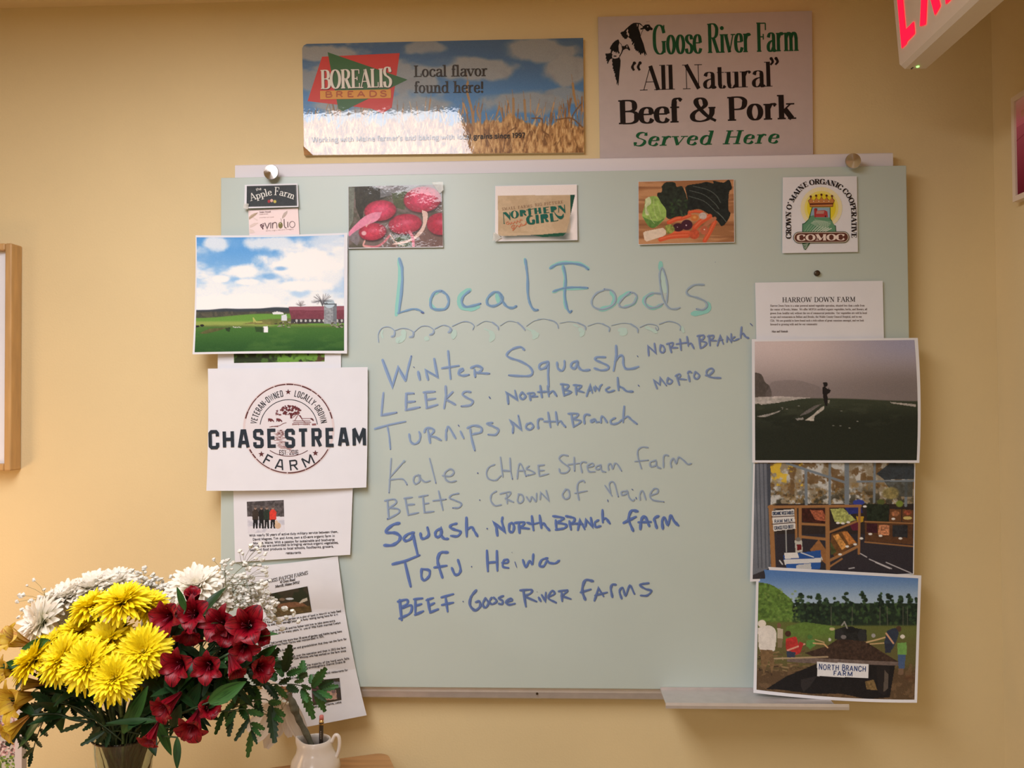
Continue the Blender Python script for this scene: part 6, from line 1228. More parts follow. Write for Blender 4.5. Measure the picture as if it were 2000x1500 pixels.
# ---------------------------------------------------------------- bouquet
def uvmesh(name, verts, faces, uvs, m, parent, smooth=True):
    me = bpy.data.meshes.new(name); me.from_pydata([tuple(v) for v in verts], [], faces)
    ul = me.uv_layers.new(name='UVMap'); vi = np.empty(len(me.loops), dtype=np.int32); me.loops.foreach_get('vertex_index', vi)
    ul.data.foreach_set('uv', np.array(uvs, dtype=np.float32)[vi].ravel()); me.update()
    if smooth: me.polygons.foreach_set('use_smooth', [True]*len(me.polygons))
    me.materials.append(m); o = bpy.data.objects.new(name, me); COL.objects.link(o); under(parent, o); return o
def petal_mat(name, cA, cB, cS=None, rough=0.5, streak=14, along=None, sub=0.0, trans=0.0):
    """streaks run along the petal; cB at the base, cA at the tip, cS the streak colour"""
    m = bpy.data.materials.new(name); m.use_nodes = True; nt = m.node_tree; b = nt.nodes['Principled BSDF']; L = nt.links.new
    b.inputs['Roughness'].default_value = rough; b.inputs['Specular IOR Level'].default_value = 0.35
    uv = nt.nodes.new('ShaderNodeUVMap'); mp = nt.nodes.new('ShaderNodeMapping'); mp.inputs['Scale'].default_value = (1.6, streak, 1); L(uv.outputs[0], mp.inputs[0])
    n = nt.nodes.new('ShaderNodeTexNoise'); n.inputs['Scale'].default_value = 1.0; n.inputs['Detail'].default_value = 2; L(mp.outputs[0], n.inputs['Vector'])
    sx = nt.nodes.new('ShaderNodeSeparateXYZ'); L(uv.outputs[0], sx.inputs[0])
    g = nt.nodes.new('ShaderNodeValToRGB'); g.color_ramp.elements[0].color = lin(*cB); g.color_ramp.elements[1].color = lin(*cA); g.color_ramp.elements[0].position = 0.05; g.color_ramp.elements[1].position = 0.6
    L(sx.outputs[0], g.inputs[0])
    r = nt.nodes.new('ShaderNodeValToRGB'); r.color_ramp.elements[0].position = 0.38; r.color_ramp.elements[1].position = 0.47; r.color_ramp.elements[0].color = (1, 1, 1, 1); r.color_ramp.elements[1].color = (0, 0, 0, 1); L(n.outputs['Fac'], r.inputs[0])
    mx = nt.nodes.new('ShaderNodeMix'); mx.data_type = 'RGBA'; L(r.outputs[0], mx.inputs['Factor']); L(g.outputs[0], mx.inputs['A']); mx.inputs['B'].default_value = lin(*(cS or cB)); L(mx.outputs['Result'], b.inputs['Base Color'])
    bp = nt.nodes.new('ShaderNodeBump'); bp.inputs['Strength'].default_value = 0.35; bp.inputs['Distance'].default_value = 0.0008; L(n.outputs['Fac'], bp.inputs['Height']); L(bp.outputs[0], b.inputs['Normal'])
    if trans:
        tl = nt.nodes.new('ShaderNodeBsdfTranslucent'); L(mx.outputs['Result'], tl.inputs['Color']); ms = nt.nodes.new('ShaderNodeMixShader'); ms.inputs[0].default_value = trans
        L(b.outputs[0], ms.inputs[1]); L(tl.outputs[0], ms.inputs[2]); L(ms.outputs[0], nt.nodes['Material Output'].inputs['Surface'])
    return m
M_y = petal_mat('yellow_petal', (255, 236, 34), (246, 206, 8), (250, 220, 16), trans=0.15)
M_w = petal_mat('white_petal', (254, 248, 236), (226, 226, 172), (246, 240, 226), trans=0.2)
M_r = petal_mat('crimson_petal', (152, 11, 32), (88, 5, 20), (54, 3, 14), rough=0.4, streak=22, trans=0.15)
M_ry = petal_mat('yellow_lily_petal', (214, 180, 52), (160, 100, 48), (196, 150, 44), streak=12, trans=0.25)
M_rb = petal_mat('yellow_lily_petal_back', (214, 184, 84), (150, 92, 52), (176, 116, 60), streak=10)
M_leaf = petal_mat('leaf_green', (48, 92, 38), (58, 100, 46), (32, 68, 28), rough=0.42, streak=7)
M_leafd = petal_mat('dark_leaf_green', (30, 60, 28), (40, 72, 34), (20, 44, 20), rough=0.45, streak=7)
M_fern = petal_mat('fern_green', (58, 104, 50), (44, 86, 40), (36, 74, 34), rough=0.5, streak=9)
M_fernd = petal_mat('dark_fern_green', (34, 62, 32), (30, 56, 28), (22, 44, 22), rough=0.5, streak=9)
M_stem = mat('green_stem', (86, 112, 62), 0.5, noise=0.3, nscale=60)
M_stemd = mat('dark_green_stem', (48, 72, 38), 0.5, noise=0.3, nscale=60)
M_eye = mat('flower_centre', (226, 200, 40), 0.8, noise=0.3, nscale=400, bump=0.6, bscale=600)
M_bb = mat('tiny_white_blossom', (244, 242, 232), 0.8, noise=0.12, nscale=300)
M_twig = mat('thin_olive_twig', (118, 116, 78), 0.7)

VY = -0.41
VC = at(243, 1434, VY); VR = 58*(VY-CAM.y)/F_PX; VH = VC.z-TZ
vase = empty('glass_vase', (VC.x, VY, TZ), 'clear flared glass vase holding the mixed bouquet, bottom left', 'vase')
M_glass = mat('clear_glass', (214, 224, 216), 0.02, trans=1.0, ior=1.46, spec=0.5)
def vr(h): return VR*(0.62+0.38*(h/VH)**1.3)
po = [(0, 0.0), (vr(0)*0.95, 0.0)]+[(vr(h), h) for h in np.linspace(0.004, VH-0.003, 12)]+[(VR*1.05, VH-0.001), (VR*1.06, VH+0.001), (VR*1.02, VH+0.0015)]
pi_ = [(vr(h)-0.0028, h) for h in np.linspace(VH-0.003, 0.016, 12)]+[(0, 0.014)]
MB().lathe(po+pi_, (VC.x, VY, TZ), 64).build('glass_body', M_glass, vase, True)
wl = VH*0.66
MB().lathe([(0, 0.0145)]+[(vr(h)-0.0031, h) for h in np.linspace(0.017, wl, 8)]+[(0, wl)], (VC.x, VY, TZ), 48).build('water', mat('vase_water', (176, 192, 170), 0.0, trans=1.0, ior=1.33), vase, True)

def frame(n, up=Vector((0, 0, 1))):
    n = n.normalized(); u = up.cross(n)
    if u.length < 1e-3: u = Vector((1, 0, 0)).cross(n)
    u.normalize(); return u, n.cross(u), n       # right, up, normal
def D(px, py, y): p = at(px, py, y); return p
def PXM(y): return (y-CAM.y)/F_PX               # metres per photograph pixel at depth y

def strip(P0, axis, side, nrm, L, wf, zf, nu=5, nv=2, cup=0.0, V=None):
    """a petal or leaf: wf width along t, zf lift along t"""
    vs_, uv, fs = V if V else ([], [], []); b = len(vs_)
    for i in range(nu+1):
        t = i/nu; w = wf(t)
        for j in range(nv+1):
            s_ = (j/nv-0.5)*2; vs_.append(P0+axis*(L*t)+side*(w*s_)+nrm*(zf(t)*L+cup*w*s_*s_)); uv.append((t, j/nv*0.9+(b % 97)*0.31))
    for i in range(nu):
        for j in range(nv):
            a_ = b+i*(nv+1)+j; fs.append((a_, a_+1, a_+nv+2, a_+nv+1))
    return vs_, uv, fs

def rimpoint(c):
    d = Vector((c.x-VC.x, c.y-VY, 0)); k = min(1, d.length/0.16); d = d.normalized()*(VR*0.78*k) if d.length > 1e-5 else d
    return Vector((VC.x, VY, VC.z))+d, d
def stem_of(c, n, root, r=0.0024, m=None, off=0.012):
    rp, d = rimpoint(c); j = Vector((rnd.uniform(-.006, .006), rnd.uniform(-.006, .006), 0))
    fd = Vector((VC.x, VY, 0))-d*0.55+Vector((rnd.uniform(-.017, .017), rnd.uniform(-.017, .017), 0)); bot = Vector((fd.x, fd.y, TZ+0.02+rnd.random()*.012))
    a_ = c-n.normalized()*off; mid = a_.lerp(rp, 0.55)+Vector((0, 0, 0.012))
    pts = bez([a_, a_.lerp(mid, .5)-n.normalized()*0.006, mid, rp+j, bot], 5)
    MB().tube(pts, r, 6).build('stem', m or M_stem, root, True); return pts
def leaf_on(p, dirv, L, w, root, m, name='leaf', bend=0.25, fold=0.25, up=Vector((0, -0.35, 1))):
    ax = dirv.normalized(); sd = ax.cross(up).normalized(); nr = sd.cross(ax)
    v_, u_, f_ = strip(p, ax, sd, nr, L, lambda t: w*(math.sin(math.pi*min(1, t*0.96+0.03))**0.75)*(1-0.35*t), lambda t: -bend*t*t, 8, 4, fold)
    return uvmesh(name, v_, f_, u_, m, root)

def mum(px, py, Rpx, y, n, kind, label, seed, dull=0.0):
    R = Rpx*PXM(y); n = Vector(n).normalized(); c = at(px, py, y); rg = random.Random(seed)
    m = M_y if kind == 'yellow' else M_w
    root = empty('%s_chrysanthemum' % kind, c, label, 'flower', '%s chrysanthemums in the vase' % kind)
    u, w, n = frame(n); V = ([], [], [])
    rings = ((26, 1.0, -6), (26, 1.0, 6), (24, .93, 18), (22, .84, 31), (19, .70, 44), (15, .53, 57), (11, .38, 68), (8, .27, 80)) if kind == 'yellow' else ((20, 1.0, 6), (19, .98, 18), (17, .9, 31), (15, .78, 44), (12, .6, 58), (9, .42, 72))
    for k, (cnt, ln, el) in enumerate(rings):
        for i in range(cnt):
            a = 2*math.pi*(i+0.5*(k % 2)+rg.uniform(-.22, .22))/cnt; e = math.radians(el+rg.uniform(-7, 7)); rad = u*math.cos(a)+w*math.sin(a)
            ax = rad*math.cos(e)+n*math.sin(e); nr = n*math.cos(e)-rad*math.sin(e); sd = ax.cross(nr); L = R*ln*rg.uniform(.88, 1.06)
            W_ = R*(0.098 if kind == 'yellow' else 0.135)*(0.75+0.25*ln); dr = rg.uniform(.0, .13) if k < 3 else rg.uniform(-.08, .02)
            tw = rg.uniform(-.35, .35); sd = (sd*math.cos(tw)+nr*math.sin(tw))
            strip(c+rad*(R*.05)-n*(R*0.10*(1-k/6)), ax, sd, nr, L, lambda t: W_*(0.45+0.55*math.sin(math.pi*min(1, t*.8+.1)))*(1 if t < .95 else .45), lambda t: -dr*t*t+0.05*math.sin(3*t), 4, 2, 0.55, V)
    o = uvmesh('petals', V[0], V[2], V[1], m, root)
    MB().lathe([(0, 0.09*R), (0.07*R, 0.075*R), (0.12*R, 0.03*R), (0.10*R, -0.03*R)], (0, 0, 0), 14).build('tmp', M_eye)
    t_ = bpy.data.objects['tmp']; me = t_.data; Mx = Matrix.Translation(c+n*R*0.10) @ Matrix((u, w, n)).transposed().to_4x4(); me.transform(Mx); t_.name = 'flower_centre'; me.polygons.foreach_set('use_smooth', [True]*len(me.polygons)); under(root, t_)
    MB().lathe([(0.05*R, -0.32*R), (0.2*R, -0.22*R), (0.30*R, -0.1*R), (0.26*R, -0.06*R), (0, -0.05*R)], (0, 0, 0), 14).build('tmp', M_stem)
    t_ = bpy.data.objects['tmp']; t_.data.transform(Mx); t_.name = 'calyx'; under(root, t_)
    pts = stem_of(c, n, root, 0.0021, M_stem if seed % 2 else M_stemd, R*.3)
    if seed % 3 == 0:
        p = pts[len(pts)//3]; d = (p-Vector((VC.x, VY, p.z))); d.z = -0.01; leaf_on(p, d+Vector((rg.uniform(-.05, .05), -.02, 0)), 0.045, 0.011, root, M_leafd)

YM = [  # px py R depth normal label
 (68, 1288, 54, -.44, (-.62, -.42, .72), 'yellow chrysanthemum leftmost of the yellow blooms, seen nearly side on'),
 (104, 1262, 50, -.40, (-.35, -.45, .85), 'yellow chrysanthemum behind and above the leftmost yellow bloom'),
 (124, 1286, 56, -.45, (-.3, -.75, .62), 'large yellow chrysanthemum left in the lower yellow cluster'),
 (170, 1298, 56, -.475, (-.1, -.85, .5), 'large yellow chrysanthemum front centre of the lower cluster'),
 (212, 1252, 54, -.44, (0, -.6, .82), 'yellow chrysanthemum upper middle of the lower yellow cluster'),
 (280, 1272, 54, -.455, (.22, -.84, .5), 'yellow chrysanthemum beside the red lilies, right in lower cluster'),
 (223, 1325, 52, -.485, (.06, -.86, .5), 'yellow chrysanthemum lowest of all the yellow blooms'),
 (156, 1232, 46, -.40, (-.1, -.45, .9), 'smaller yellow chrysanthemum peeking above the lower cluster'),
 (180, 1184, 48, -.40, (-.3, -.3, .9), 'yellow chrysanthemum left in the upper row of three'),
 (240, 1176, 56, -.43, (-.05, -.36, .93), 'yellow chrysanthemum middle of the upper row of three'),
 (288, 1182, 46, -.40, (.3, -.3, .9), 'yellow chrysanthemum right in the upper row, touching red petals'),
 (283, 1322, 42, -.37, (.1, -.8, -.1), 'shaded yellow chrysanthemum behind the lower right yellow blooms'),
 (108, 1342, 30, -.37, (-.4, -.6, -.3), 'small shaded yellow chrysanthemum tucked under the left yellow blooms')]
for i, (x, y_, R, d, n, lb) in enumerate(YM): mum(x, y_, R, d, n, 'yellow', lb, i+1)
WM = [
 (82, 1216, 58, -.37, (-.55, -.7, .4), 'white chrysanthemum lowest at the left edge of the bouquet'),
 (104, 1186, 48, -.34, (-.4, -.5, .75), 'white chrysanthemum just above the lowest left white bloom'),
 (136, 1166, 50, -.33, (-.25, -.45, .85), 'white chrysanthemum behind the left yellow upper row'),
 (182, 1150, 50, -.32, (-.1, -.4, .9), 'white chrysanthemum topmost at the back left of bouquet'),
 (226, 1142, 46, -.31, (.05, -.4, .9), 'white chrysanthemum behind the middle upper yellow bloom'),
 (142, 1212, 44, -.33, (-.1, -.8, .5), 'white chrysanthemum half hidden between two yellow rows'),
 (384, 1146, 56, -.33, (.1, -.55, .8), 'white chrysanthemum rising behind the red lilies'),
 (416, 1174, 44, -.33, (.5, -.6, .5), 'white chrysanthemum right of the topmost red lily'),
 (350, 1158, 36, -.32, (-.2, -.5, .8), 'small white chrysanthemum between yellow and red blooms')]
for i, (x, y_, R, d, n, lb) in enumerate(WM): mum(x, y_, R, d, n, 'white', lb, i+31)

def lily(px, py, Rpx, y, n, label, seed, kind='red', openness=1.0):
    R = Rpx*PXM(y); c = at(px, py, y); rg = random.Random(seed*5+1); openness *= rg.uniform(.78, 1.04)
    root = empty('%s_lily' % kind, c, label, 'flower', '%s alstroemeria blooms in the vase' % kind)
    u, w, n = frame(Vector(n)); ro = rg.uniform(0, 1.0); Ld = R*1.35
    for k in range(6):
        outer = k % 2 == 0; a = ro+k*math.pi/3; rad = u*math.cos(a)+w*math.sin(a); sd = n.cross(rad); op = openness*rg.uniform(.85, 1.1)
        V_, U_, F_ = [], [], []; nu, nv = 8, 4; Wd = R*(0.44 if outer else 0.27)*rg.uniform(.88, 1.12)
        for i in range(nu+1):
            t = i/nu; axl = -Ld+Ld*1.12*math.sin(t*math.pi*.56); rr_ = R*(.06+.98*op*t**1.75); wd = Wd*(math.sin(math.pi*min(1, (t**1.25)*.80+.045))**.8)
            for j in range(nv+1):
                s_ = (j/nv-.5)*2; tip = (1-.16*s_*s_) if t > .6 else 1; wob = rg.uniform(-.03, .03)*R*(t > .5)
                V_.append(c+n*(axl+wd*.35*s_*s_*(1-t*.5)+wob)+rad*(rr_*tip)+sd*(wd*s_)); U_.append((t, j/nv+k*.37))
        for i in range(nu):
            for j in range(nv): q = i*(nv+1)+j; F_.append((q, q+1, q+nv+2, q+nv+1))
        m = M_r if kind == 'red' else (M_ry if not outer or openness > .8 else M_rb)
        o = uvmesh('petal', V_, F_, U_, m, root)
    st = MB()
    for k in range(5):
        a = rg.uniform(0, 6.28); st.tube(bez([c-n*Ld*.8, c-n*Ld*.2+(u*math.cos(a)+w*math.sin(a))*R*.08, c+n*R*.05+(u*math.cos(a)+w*math.sin(a))*R*.22], 4), 0.0005, 5)
    st.build('stamens', mat('stamen_%s' % kind, (120, 30, 50) if kind == 'red' else (150, 110, 50), .6) if 'stamen_%s' % kind not in bpy.data.materials else bpy.data.materials['stamen_%s' % kind], root)
    pts = stem_of(c, n, root, 0.0020, M_stemd, Ld)
    for k in range(5):
        p = pts[int(len(pts)*(.05+.10*k))]; d = Vector((rg.uniform(-1, 1), rg.uniform(-.5, .3), rg.uniform(-.9, .6))); leaf_on(p, d, rg.uniform(.038, .060), rg.uniform(.008, .013), root, M_leafd if k != 1 else M_leaf, bend=rg.uniform(-.1, .4))
RL = [
 (322, 1206, 38, -.43, (-.15, -.95, .1), 'red lily upright at the left edge of red group, beside yellow blooms'),
 (374, 1198, 38, -.42, (.05, -.9, .3), 'red lily below the topmost red bud, facing forward'),
 (376, 1160, 32, -.39, (.2, -.45, .85), 'topmost red lily, half closed and pointing up', .55),
 (369, 1243, 34, -.43, (.1, -.6, -.6), 'red lily seen from behind in the middle of red group'),
 (426, 1216, 38, -.42, (-.05, -.9, .3), 'red lily right of centre with streaked upper petals'),
 (444, 1240, 36, -.43, (.1, -.9, -.2), 'red lily overlapped under the large right red bloom'),
 (482, 1222, 46, -.44, (.2, -.9, .25), 'large streaked red lily, top right of the red group'),
 (510, 1244, 32, -.40, (.75, -.5, .1), 'dark red lily at far right edge behind the large streaked one', .7),
 (344, 1300, 38, -.46, (-.1, -.95, .05), 'red lily facing forward just below the left red blooms'),
 (404, 1302, 38, -.46, (.1, -.95, .05), 'red lily facing forward in the centre of lower red row'),
 (462, 1312, 34, -.46, (.45, -.5, -.5), 'red lily bud pointing down right, streaked with pink', .5),
 (512, 1304, 36, -.42, (.7, -.65, .1), 'red lily rightmost of the lower red row above the fern', .8),
 (318, 1384, 38, -.49, (-.3, -.85, -.3), 'red lily hanging left above the vase rim'),
 (410, 1382, 34, -.46, (.5, -.75, .2), 'red lily opening to the right, low in the group', .8),
 (372, 1424, 38, -.48, (.05, -.85, -.4), 'lowest large red lily right of the vase'),
 (290, 1446, 30, -.50, (-.1, -.7, -.5), 'small fallen red lily lying against the vase rim', .75),
 (476, 1268, 32, -.44, (.2, -.9, -.1), 'red lily between the large streaked bloom and lower row')]
for i, t in enumerate(RL): lily(*t[:4], t[4], t[5], i+1, 'red', t[6] if len(t) > 6 else 1.0)
YL = [
 (16, 1248, 40, -.42, (-.45, -.8, .45), 'pale yellow lily with brown edges highest at the left photo edge', 1.0),
 (6, 1312, 34, -.43, (-.6, -.75, .2), 'yellow lily cut by the left photo edge, middle of three', 1.05),
 (20, 1372, 44, -.46, (-.5, -.85, .0), 'yellow lily with brown backed petals below the middle one', 1.05),
 (14, 1430, 34, -.47, (-.5, -.75, -.45), 'lowest yellow lily hanging above small white photo frame', .95),
 (48, 1338, 30, -.44, (-.8, -.5, .1), 'brownish yellow lily bud under the left yellow chrysanthemum', .7)]
for i, t in enumerate(YL): lily(*t[:4], t[4], t[5], i+41, 'yellow', t[6])

# fern fronds: a midrib with toothed leaflets, each its own part
def leaflet(b, t, wpx, y0, y1, root, m, teeth=6, lift=0.1):
    A = at(b[0], b[1], y0); B = at(t[0], t[1], y1); ax = B-A; L = ax.length; ax.normalize(); view = (A-CAM).normalized(); sd = ax.cross(view).normalized(); nr = sd.cross(ax)
    W_ = wpx*PXM(y0)/2; V_, U_, F_ = [], [], []; n = teeth*2
    for i in range(n+1):
        s_ = i/n; w = W_*(math.sin(math.pi*min(1, s_*.86+.07))**.7)*(1.0 if i % 2 else .66)*(1-.35*s_)
        if i == n: w = W_*.02
        f = -lift*L*s_*s_; bk = -0.10*L if i % 2 == 0 else 0.04*L
        for k_, s2 in enumerate((-1, 0, 1)): V_.append(A+ax*(L*s_+(abs(s2)*(0.05*L if i % 2 else 0)))+sd*(w*s2)+nr*(f-abs(s2)*w*.25)); U_.append((s_, k_/2))
    for i in range(n): F_ += [(3*i, 3*i+1, 3*i+4, 3*i+3), (3*i+1, 3*i+2, 3*i+5, 3*i+4)]
    return uvmesh('leaflet', V_, F_, U_, m, root, False)
def frond(rib, y0, y1, lf, label, m, tw=0.0011):
    n = len(rib); pts = [at(p[0], p[1], y0+(y1-y0)*i/(n-1)) for i, p in enumerate(rib)]
    root = empty('fern_frond', pts[0], label, 'fern', 'fern fronds in the bouquet')
    MB().tube(bez(pts, 5), tw, 6, .0006).build('midrib', M_stemd, root, True)
    for k, (b, t, w) in enumerate(lf):
        s_ = min(1, max(0, (Vector((b[0]-rib[0][0], b[1]-rib[0][1])).length)/(1e-6+Vector((rib[-1][0]-rib[0][0], rib[-1][1]-rib[0][1])).length))); yy = y0+(y1-y0)*s_
        MB().tube([at(b[0], b[1], yy), at(b[0]+(t[0]-b[0])*.12, b[1]+(t[1]-b[1])*.12, yy)], .0007, 5).build('leaflet_stalk', M_stemd, root)
        leaflet(b, t, w, yy, yy+(0.012 if k % 2 else -0.016), root, m if (k % 4) else (M_fernd if m is M_fern else m), 7 if w > 18 else 5)
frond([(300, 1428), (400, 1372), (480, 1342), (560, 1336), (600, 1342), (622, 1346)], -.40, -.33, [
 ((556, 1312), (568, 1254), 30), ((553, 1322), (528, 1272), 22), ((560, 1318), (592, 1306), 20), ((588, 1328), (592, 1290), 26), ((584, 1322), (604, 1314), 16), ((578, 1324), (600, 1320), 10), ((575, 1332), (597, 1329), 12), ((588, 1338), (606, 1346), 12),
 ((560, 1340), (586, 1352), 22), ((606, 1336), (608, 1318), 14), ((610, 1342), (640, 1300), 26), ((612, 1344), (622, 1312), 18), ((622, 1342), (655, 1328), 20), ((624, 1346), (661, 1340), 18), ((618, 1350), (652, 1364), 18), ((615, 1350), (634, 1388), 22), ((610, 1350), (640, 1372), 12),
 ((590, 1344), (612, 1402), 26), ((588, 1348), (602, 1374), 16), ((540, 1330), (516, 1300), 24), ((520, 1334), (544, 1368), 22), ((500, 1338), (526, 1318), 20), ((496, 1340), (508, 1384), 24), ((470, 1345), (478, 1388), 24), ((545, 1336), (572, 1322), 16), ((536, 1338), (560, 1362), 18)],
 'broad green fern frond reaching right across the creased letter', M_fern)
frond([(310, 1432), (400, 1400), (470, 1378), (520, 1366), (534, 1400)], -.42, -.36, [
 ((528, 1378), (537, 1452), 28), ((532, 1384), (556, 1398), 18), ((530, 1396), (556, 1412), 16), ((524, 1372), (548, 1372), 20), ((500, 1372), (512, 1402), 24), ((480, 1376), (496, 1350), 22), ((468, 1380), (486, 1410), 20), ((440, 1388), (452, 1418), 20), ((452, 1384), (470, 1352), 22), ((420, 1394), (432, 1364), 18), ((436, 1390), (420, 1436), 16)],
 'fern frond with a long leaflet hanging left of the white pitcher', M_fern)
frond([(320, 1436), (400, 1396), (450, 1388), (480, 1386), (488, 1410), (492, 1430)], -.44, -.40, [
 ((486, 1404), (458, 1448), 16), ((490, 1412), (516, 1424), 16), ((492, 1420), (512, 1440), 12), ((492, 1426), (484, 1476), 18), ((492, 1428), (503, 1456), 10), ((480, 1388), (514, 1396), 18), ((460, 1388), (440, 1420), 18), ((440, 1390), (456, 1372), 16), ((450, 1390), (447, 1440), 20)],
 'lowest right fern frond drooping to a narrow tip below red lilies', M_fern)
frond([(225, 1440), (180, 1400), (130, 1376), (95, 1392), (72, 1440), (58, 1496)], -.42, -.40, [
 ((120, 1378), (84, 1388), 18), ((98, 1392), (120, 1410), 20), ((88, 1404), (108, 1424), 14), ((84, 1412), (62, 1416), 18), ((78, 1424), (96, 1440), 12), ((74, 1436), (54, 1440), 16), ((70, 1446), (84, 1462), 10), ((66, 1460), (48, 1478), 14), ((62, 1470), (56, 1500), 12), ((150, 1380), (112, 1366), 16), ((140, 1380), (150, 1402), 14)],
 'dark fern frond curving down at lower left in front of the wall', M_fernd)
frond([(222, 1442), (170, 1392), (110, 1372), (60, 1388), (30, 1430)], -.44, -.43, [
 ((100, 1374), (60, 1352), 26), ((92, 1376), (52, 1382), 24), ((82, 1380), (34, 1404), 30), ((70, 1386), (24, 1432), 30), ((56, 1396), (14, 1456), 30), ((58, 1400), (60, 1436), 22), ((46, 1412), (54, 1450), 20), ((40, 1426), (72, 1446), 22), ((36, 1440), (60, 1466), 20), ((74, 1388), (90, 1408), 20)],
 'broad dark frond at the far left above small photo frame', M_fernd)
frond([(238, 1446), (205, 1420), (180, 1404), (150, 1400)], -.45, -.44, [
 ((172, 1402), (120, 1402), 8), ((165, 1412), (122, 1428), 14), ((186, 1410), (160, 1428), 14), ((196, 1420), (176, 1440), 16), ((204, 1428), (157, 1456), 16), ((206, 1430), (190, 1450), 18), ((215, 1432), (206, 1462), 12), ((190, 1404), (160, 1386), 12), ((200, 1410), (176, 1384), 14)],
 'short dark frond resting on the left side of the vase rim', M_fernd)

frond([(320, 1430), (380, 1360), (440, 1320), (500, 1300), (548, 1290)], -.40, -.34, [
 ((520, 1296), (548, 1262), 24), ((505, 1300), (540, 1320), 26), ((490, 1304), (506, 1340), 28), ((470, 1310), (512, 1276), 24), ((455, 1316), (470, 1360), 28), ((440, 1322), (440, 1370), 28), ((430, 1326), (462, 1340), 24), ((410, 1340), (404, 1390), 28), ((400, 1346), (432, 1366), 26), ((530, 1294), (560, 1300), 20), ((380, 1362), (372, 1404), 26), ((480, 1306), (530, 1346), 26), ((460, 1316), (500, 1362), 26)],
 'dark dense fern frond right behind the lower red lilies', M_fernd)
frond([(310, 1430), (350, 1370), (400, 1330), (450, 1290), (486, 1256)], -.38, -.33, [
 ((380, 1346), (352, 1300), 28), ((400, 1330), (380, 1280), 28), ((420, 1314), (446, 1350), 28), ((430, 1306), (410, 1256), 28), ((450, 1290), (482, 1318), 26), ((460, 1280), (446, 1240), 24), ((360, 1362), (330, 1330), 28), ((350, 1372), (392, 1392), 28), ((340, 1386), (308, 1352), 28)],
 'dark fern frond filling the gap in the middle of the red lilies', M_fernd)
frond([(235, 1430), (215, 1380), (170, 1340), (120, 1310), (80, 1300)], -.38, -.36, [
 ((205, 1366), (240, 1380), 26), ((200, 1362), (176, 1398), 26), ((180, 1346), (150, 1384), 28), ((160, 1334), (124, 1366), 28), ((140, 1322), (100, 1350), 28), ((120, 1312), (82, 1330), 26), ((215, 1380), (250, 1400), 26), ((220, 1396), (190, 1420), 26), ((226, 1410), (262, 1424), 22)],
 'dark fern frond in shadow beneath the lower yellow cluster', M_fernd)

# broad leaves
def broad(b, t, wpx, y, label, m, bend=.1):
    A = at(b[0], b[1], y); B = at(t[0], t[1], y-0.01); root = empty('leaf_sprig', A, label, 'leaf', 'broad leaves in the bouquet')
    leaf_on(A, B-A, (B-A).length, wpx*PXM(y)/2, root, m, 'leaf_blade', bend, .3, up=-(A-CAM).normalized())
    MB().tube(bez([A, A.lerp(Vector((VC.x, VY, VC.z)), .5), Vector((VC.x, VY, VC.z))+Vector((rnd.uniform(-.02, .02), rnd.uniform(-.02, .02), 0)), Vector((VC.x+rnd.uniform(-.015, .015), VY, TZ+.03))], 4), .0012, 6).build('stem', M_stemd, root, True)
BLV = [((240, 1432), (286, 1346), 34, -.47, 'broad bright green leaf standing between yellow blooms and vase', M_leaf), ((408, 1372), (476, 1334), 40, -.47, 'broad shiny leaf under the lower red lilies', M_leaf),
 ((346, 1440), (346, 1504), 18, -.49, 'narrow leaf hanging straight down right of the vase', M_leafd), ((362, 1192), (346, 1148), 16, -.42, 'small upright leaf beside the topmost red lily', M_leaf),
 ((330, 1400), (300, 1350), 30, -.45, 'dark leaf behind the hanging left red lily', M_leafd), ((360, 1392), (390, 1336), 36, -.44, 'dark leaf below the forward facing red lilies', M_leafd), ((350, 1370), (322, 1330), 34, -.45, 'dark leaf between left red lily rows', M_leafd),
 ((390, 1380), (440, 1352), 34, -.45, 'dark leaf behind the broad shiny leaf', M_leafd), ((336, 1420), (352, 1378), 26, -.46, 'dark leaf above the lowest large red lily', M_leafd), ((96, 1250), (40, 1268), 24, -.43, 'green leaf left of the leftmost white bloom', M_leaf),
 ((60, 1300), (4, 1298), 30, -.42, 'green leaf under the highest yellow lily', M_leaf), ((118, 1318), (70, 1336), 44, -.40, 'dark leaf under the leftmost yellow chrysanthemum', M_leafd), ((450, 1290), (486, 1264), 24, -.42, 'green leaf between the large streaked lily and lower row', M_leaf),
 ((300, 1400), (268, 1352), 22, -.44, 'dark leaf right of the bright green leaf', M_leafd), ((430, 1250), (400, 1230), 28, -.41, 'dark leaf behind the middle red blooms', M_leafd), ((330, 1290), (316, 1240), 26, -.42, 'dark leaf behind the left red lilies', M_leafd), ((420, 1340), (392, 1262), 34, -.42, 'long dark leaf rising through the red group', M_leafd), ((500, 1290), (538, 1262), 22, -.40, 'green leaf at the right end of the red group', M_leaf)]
for b in BLV: broad(*b)

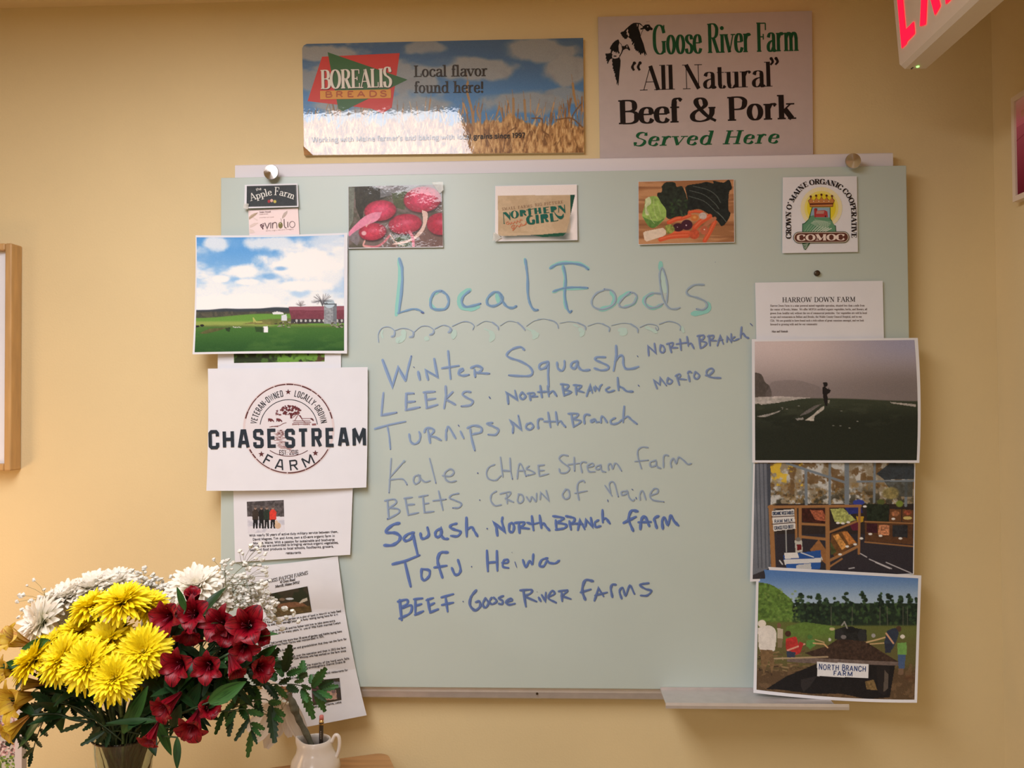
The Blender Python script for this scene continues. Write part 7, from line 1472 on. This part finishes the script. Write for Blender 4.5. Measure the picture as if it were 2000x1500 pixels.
# baby's breath
ICO = None
def blossom(mb, c, r, rg):
    n = len(mb.v); t = (1+5**.5)/2
    base = [(-1, t, 0), (1, t, 0), (-1, -t, 0), (1, -t, 0), (0, -1, t), (0, 1, t), (0, -1, -t), (0, 1, -t), (t, 0, -1), (t, 0, 1), (-t, 0, -1), (-t, 0, 1)]
    for b in base: k = r*rg.uniform(.62, 1.25)/1.9; mb.v.append((c.x+b[0]*k, c.y+b[1]*k, c.z+b[2]*k*.85))
    for f in ((0,11,5),(0,5,1),(0,1,7),(0,7,10),(0,10,11),(1,5,9),(5,11,4),(11,10,2),(10,7,6),(7,1,8),(3,9,4),(3,4,2),(3,2,6),(3,6,8),(3,8,9),(4,9,5),(2,4,11),(6,2,10),(8,6,7),(9,8,1)): mb.f.append(tuple(n+q for q in f))
def sprig(base, node, spots, y0, y1, label, seed, r=3.9):
    rg = random.Random(seed); A = at(base[0], base[1], -.40); N = at(node[0], node[1], y0)
    root = empty('babys_breath_sprig', N, label, 'flower', "baby's breath sprigs")
    tw = MB(); tw.tube(bez([Vector((VC.x, VY, TZ+.05)), A, A.lerp(N, .6)+Vector((0, .01, .01)), N], 5), .0009, 5)
    mids = []
    for k in range(max(2, len(spots)//9)):
        q = rg.choice(spots); m_ = (node[0]+(q[0]-node[0])*.55, node[1]+(q[1]-node[1])*.55); M_ = at(m_[0], m_[1], y0+(y1-y0)*.5); mids.append((m_, M_)); tw.tube(bez([N, N.lerp(M_, .5)+Vector((0, 0, .004)), M_], 3), .0005, 4)
    fl = MB()
    for (x, y_) in spots:
        c = at(x, y_, rg.uniform(min(y0, y1)-.015, max(y0, y1)+.015)); m_ = min(mids, key=lambda t: (t[0][0]-x)**2+(t[0][1]-y_)**2)[1]
        tw.tube([m_, m_.lerp(c, .5)+Vector((rg.uniform(-.002, .002), 0, .002)), c], .00028, 3); rr_ = 1.32*r*rg.uniform(.6, 1.25)*PXM(y0)
        for q in range(3): blossom(fl, c+Vector((rg.uniform(-.4, .4)*rr_, rg.uniform(-.4, .4)*rr_, rg.uniform(-.3, .5)*rr_)), rr_*.8, rg)
    tw.build('twigs', M_twig, root); o = fl.build('blossoms', M_bb, root); o['kind'] = 'stuff'
rg = random.Random(77)
def scatter(cx, cy, rx, ry, n, hole=None): return [(cx+rx*math.cos(a)*q, cy+ry*math.sin(a)*q) for a, q in ((rg.uniform(0, 6.283), rg.random()**.6) for _ in range(n))]
sprig((300, 1420), (440, 1150), [(416, 1093), (434, 1098), (444, 1095), (455, 1100), (440, 1105), (425, 1108), (468, 1076), (475, 1082), (502, 1072), (506, 1080), (518, 1082), (500, 1092), (512, 1095), (496, 1104), (520, 1108), (452, 1112), (478, 1098), (486, 1110), (505, 1112), (490, 1068), (508, 1064)]+scatter(480, 1128, 50, 28, 40), -.33, -.28, "baby's breath sprig with its tip highest against the board edge", 1)
sprig((300, 1420), (450, 1190), scatter(470, 1162, 64, 36, 110), -.33, -.27, "densest baby's breath sprig right of the white bloom", 2)
sprig((300, 1420), (490, 1210), scatter(506, 1186, 46, 36, 80)+[(536, 1172), (538, 1180), (556, 1190), (570, 1194), (575, 1200), (584, 1214), (552, 1228), (545, 1215), (560, 1206)], -.32, -.25, "baby's breath sprig reaching right over the creased letter photo", 3, 4.4)
sprig((280, 1420), (410, 1150), scatter(424, 1140, 46, 26, 40)+[(412, 1124), (335, 1127), (352, 1120), (343, 1136), (330, 1140)], -.30, -.28, "baby's breath sprig behind the right white blooms", 4)
sprig((240, 1420), (285, 1150), [(230, 1118), (258, 1115), (271, 1120), (280, 1110), (285, 1118), (268, 1125), (284, 1128), (292, 1135), (315, 1132), (300, 1124)]+scatter(296, 1142, 38, 18, 56)+scatter(322, 1158, 16, 12, 12), -.31, -.28, "baby's breath sprig behind the upper yellow row", 5)
sprig((180, 1420), (90, 1178), [(52, 1145), (86, 1151), (32, 1176), (60, 1174), (96, 1160), (44, 1192), (36, 1206), (41, 1163), (66, 1133), (78, 1168)], -.36, -.33, "sparse baby's breath sprig at the upper left of bouquet", 6, 4.6)
sprig((330, 1420), (540, 1400), [(556, 1371), (549, 1368), (562, 1374), (545, 1365), (380, 1345), (390, 1348), (396, 1352), (480, 1352)], -.31, -.28, "small low baby's breath sprig among the ferns", 7, 3.6)

# wrapped flower pen in the pitcher
fy = PY
A = at(607, 1452, fy); Bt = at(562, 1352, fy-0.01); A0 = Vector((PX+0.006, PY+0.003, pz+0.010))
fp = empty('flower_pen', (A0.x, A0.y, A0.z), 'pen wrapped in grey floral tape with a white cloth flower, in white pitcher', 'pen')
tp = mat('grey_floral_tape', (112, 112, 96), 0.75, noise=0.3, nscale=90, bump=0.6, bscale=140, bdist=.002)
pts = bez([A0, A, A.lerp(Bt, .45)+Vector((-.002, 0, 0)), at(573, 1378, fy-.006), Bt], 8); nP = len(pts)-1
MB().tube(pts, lambda t: 0.0050+0.0024*math.exp(-((t-.72)/.10)**2)-0.0014*max(0, t-.85)/.15+.0006*math.sin(t*40), 12).build('wrapped_stem', tp, fp, True)
M_cloth = petal_mat('white_cloth_petal', (236, 230, 222), (222, 214, 206), (226, 218, 210), trans=.35)
for k, (t, w) in enumerate((((595, 1448), 34), ((566, 1440), 26), ((520, 1462), 32), ((500, 1448), 30), ((482, 1426), 30), ((472, 1392), 28), ((486, 1358), 26), ((512, 1332), 24), ((540, 1440), 30))):
    a_ = at(557, 1360, fy-.008); b_ = at(t[0], t[1], fy+.02+.008*(k % 3)); ax = b_-a_; L_ = ax.length; ax.normalize(); vw = (a_-CAM).normalized(); sd = ax.cross(vw).normalized(); nr = sd.cross(ax)
    v_, u_, f_ = strip(a_, ax, sd, nr, L_, lambda q: w*PXM(fy)/2*(math.sin(math.pi*min(1, q*.82+.06))**.7)*(1 if q < .97 else .6), lambda q: .08*math.sin(3.1*q), 9, 4, -.35)
    uvmesh('petal', v_, f_, u_, M_cloth, fp)
mb = MB(); c = at(556, 1352, fy-.010); rg = random.Random(5)
for i in range(26): blossom(mb, c+Vector((rg.uniform(-.009, .009), rg.uniform(-.005, .005), rg.uniform(-.008, .008))), .0028, rg)
mb.build('flower_centre', mat('brown_flower_centre', (150, 96, 62), .8, noise=.3, nscale=300), fp)
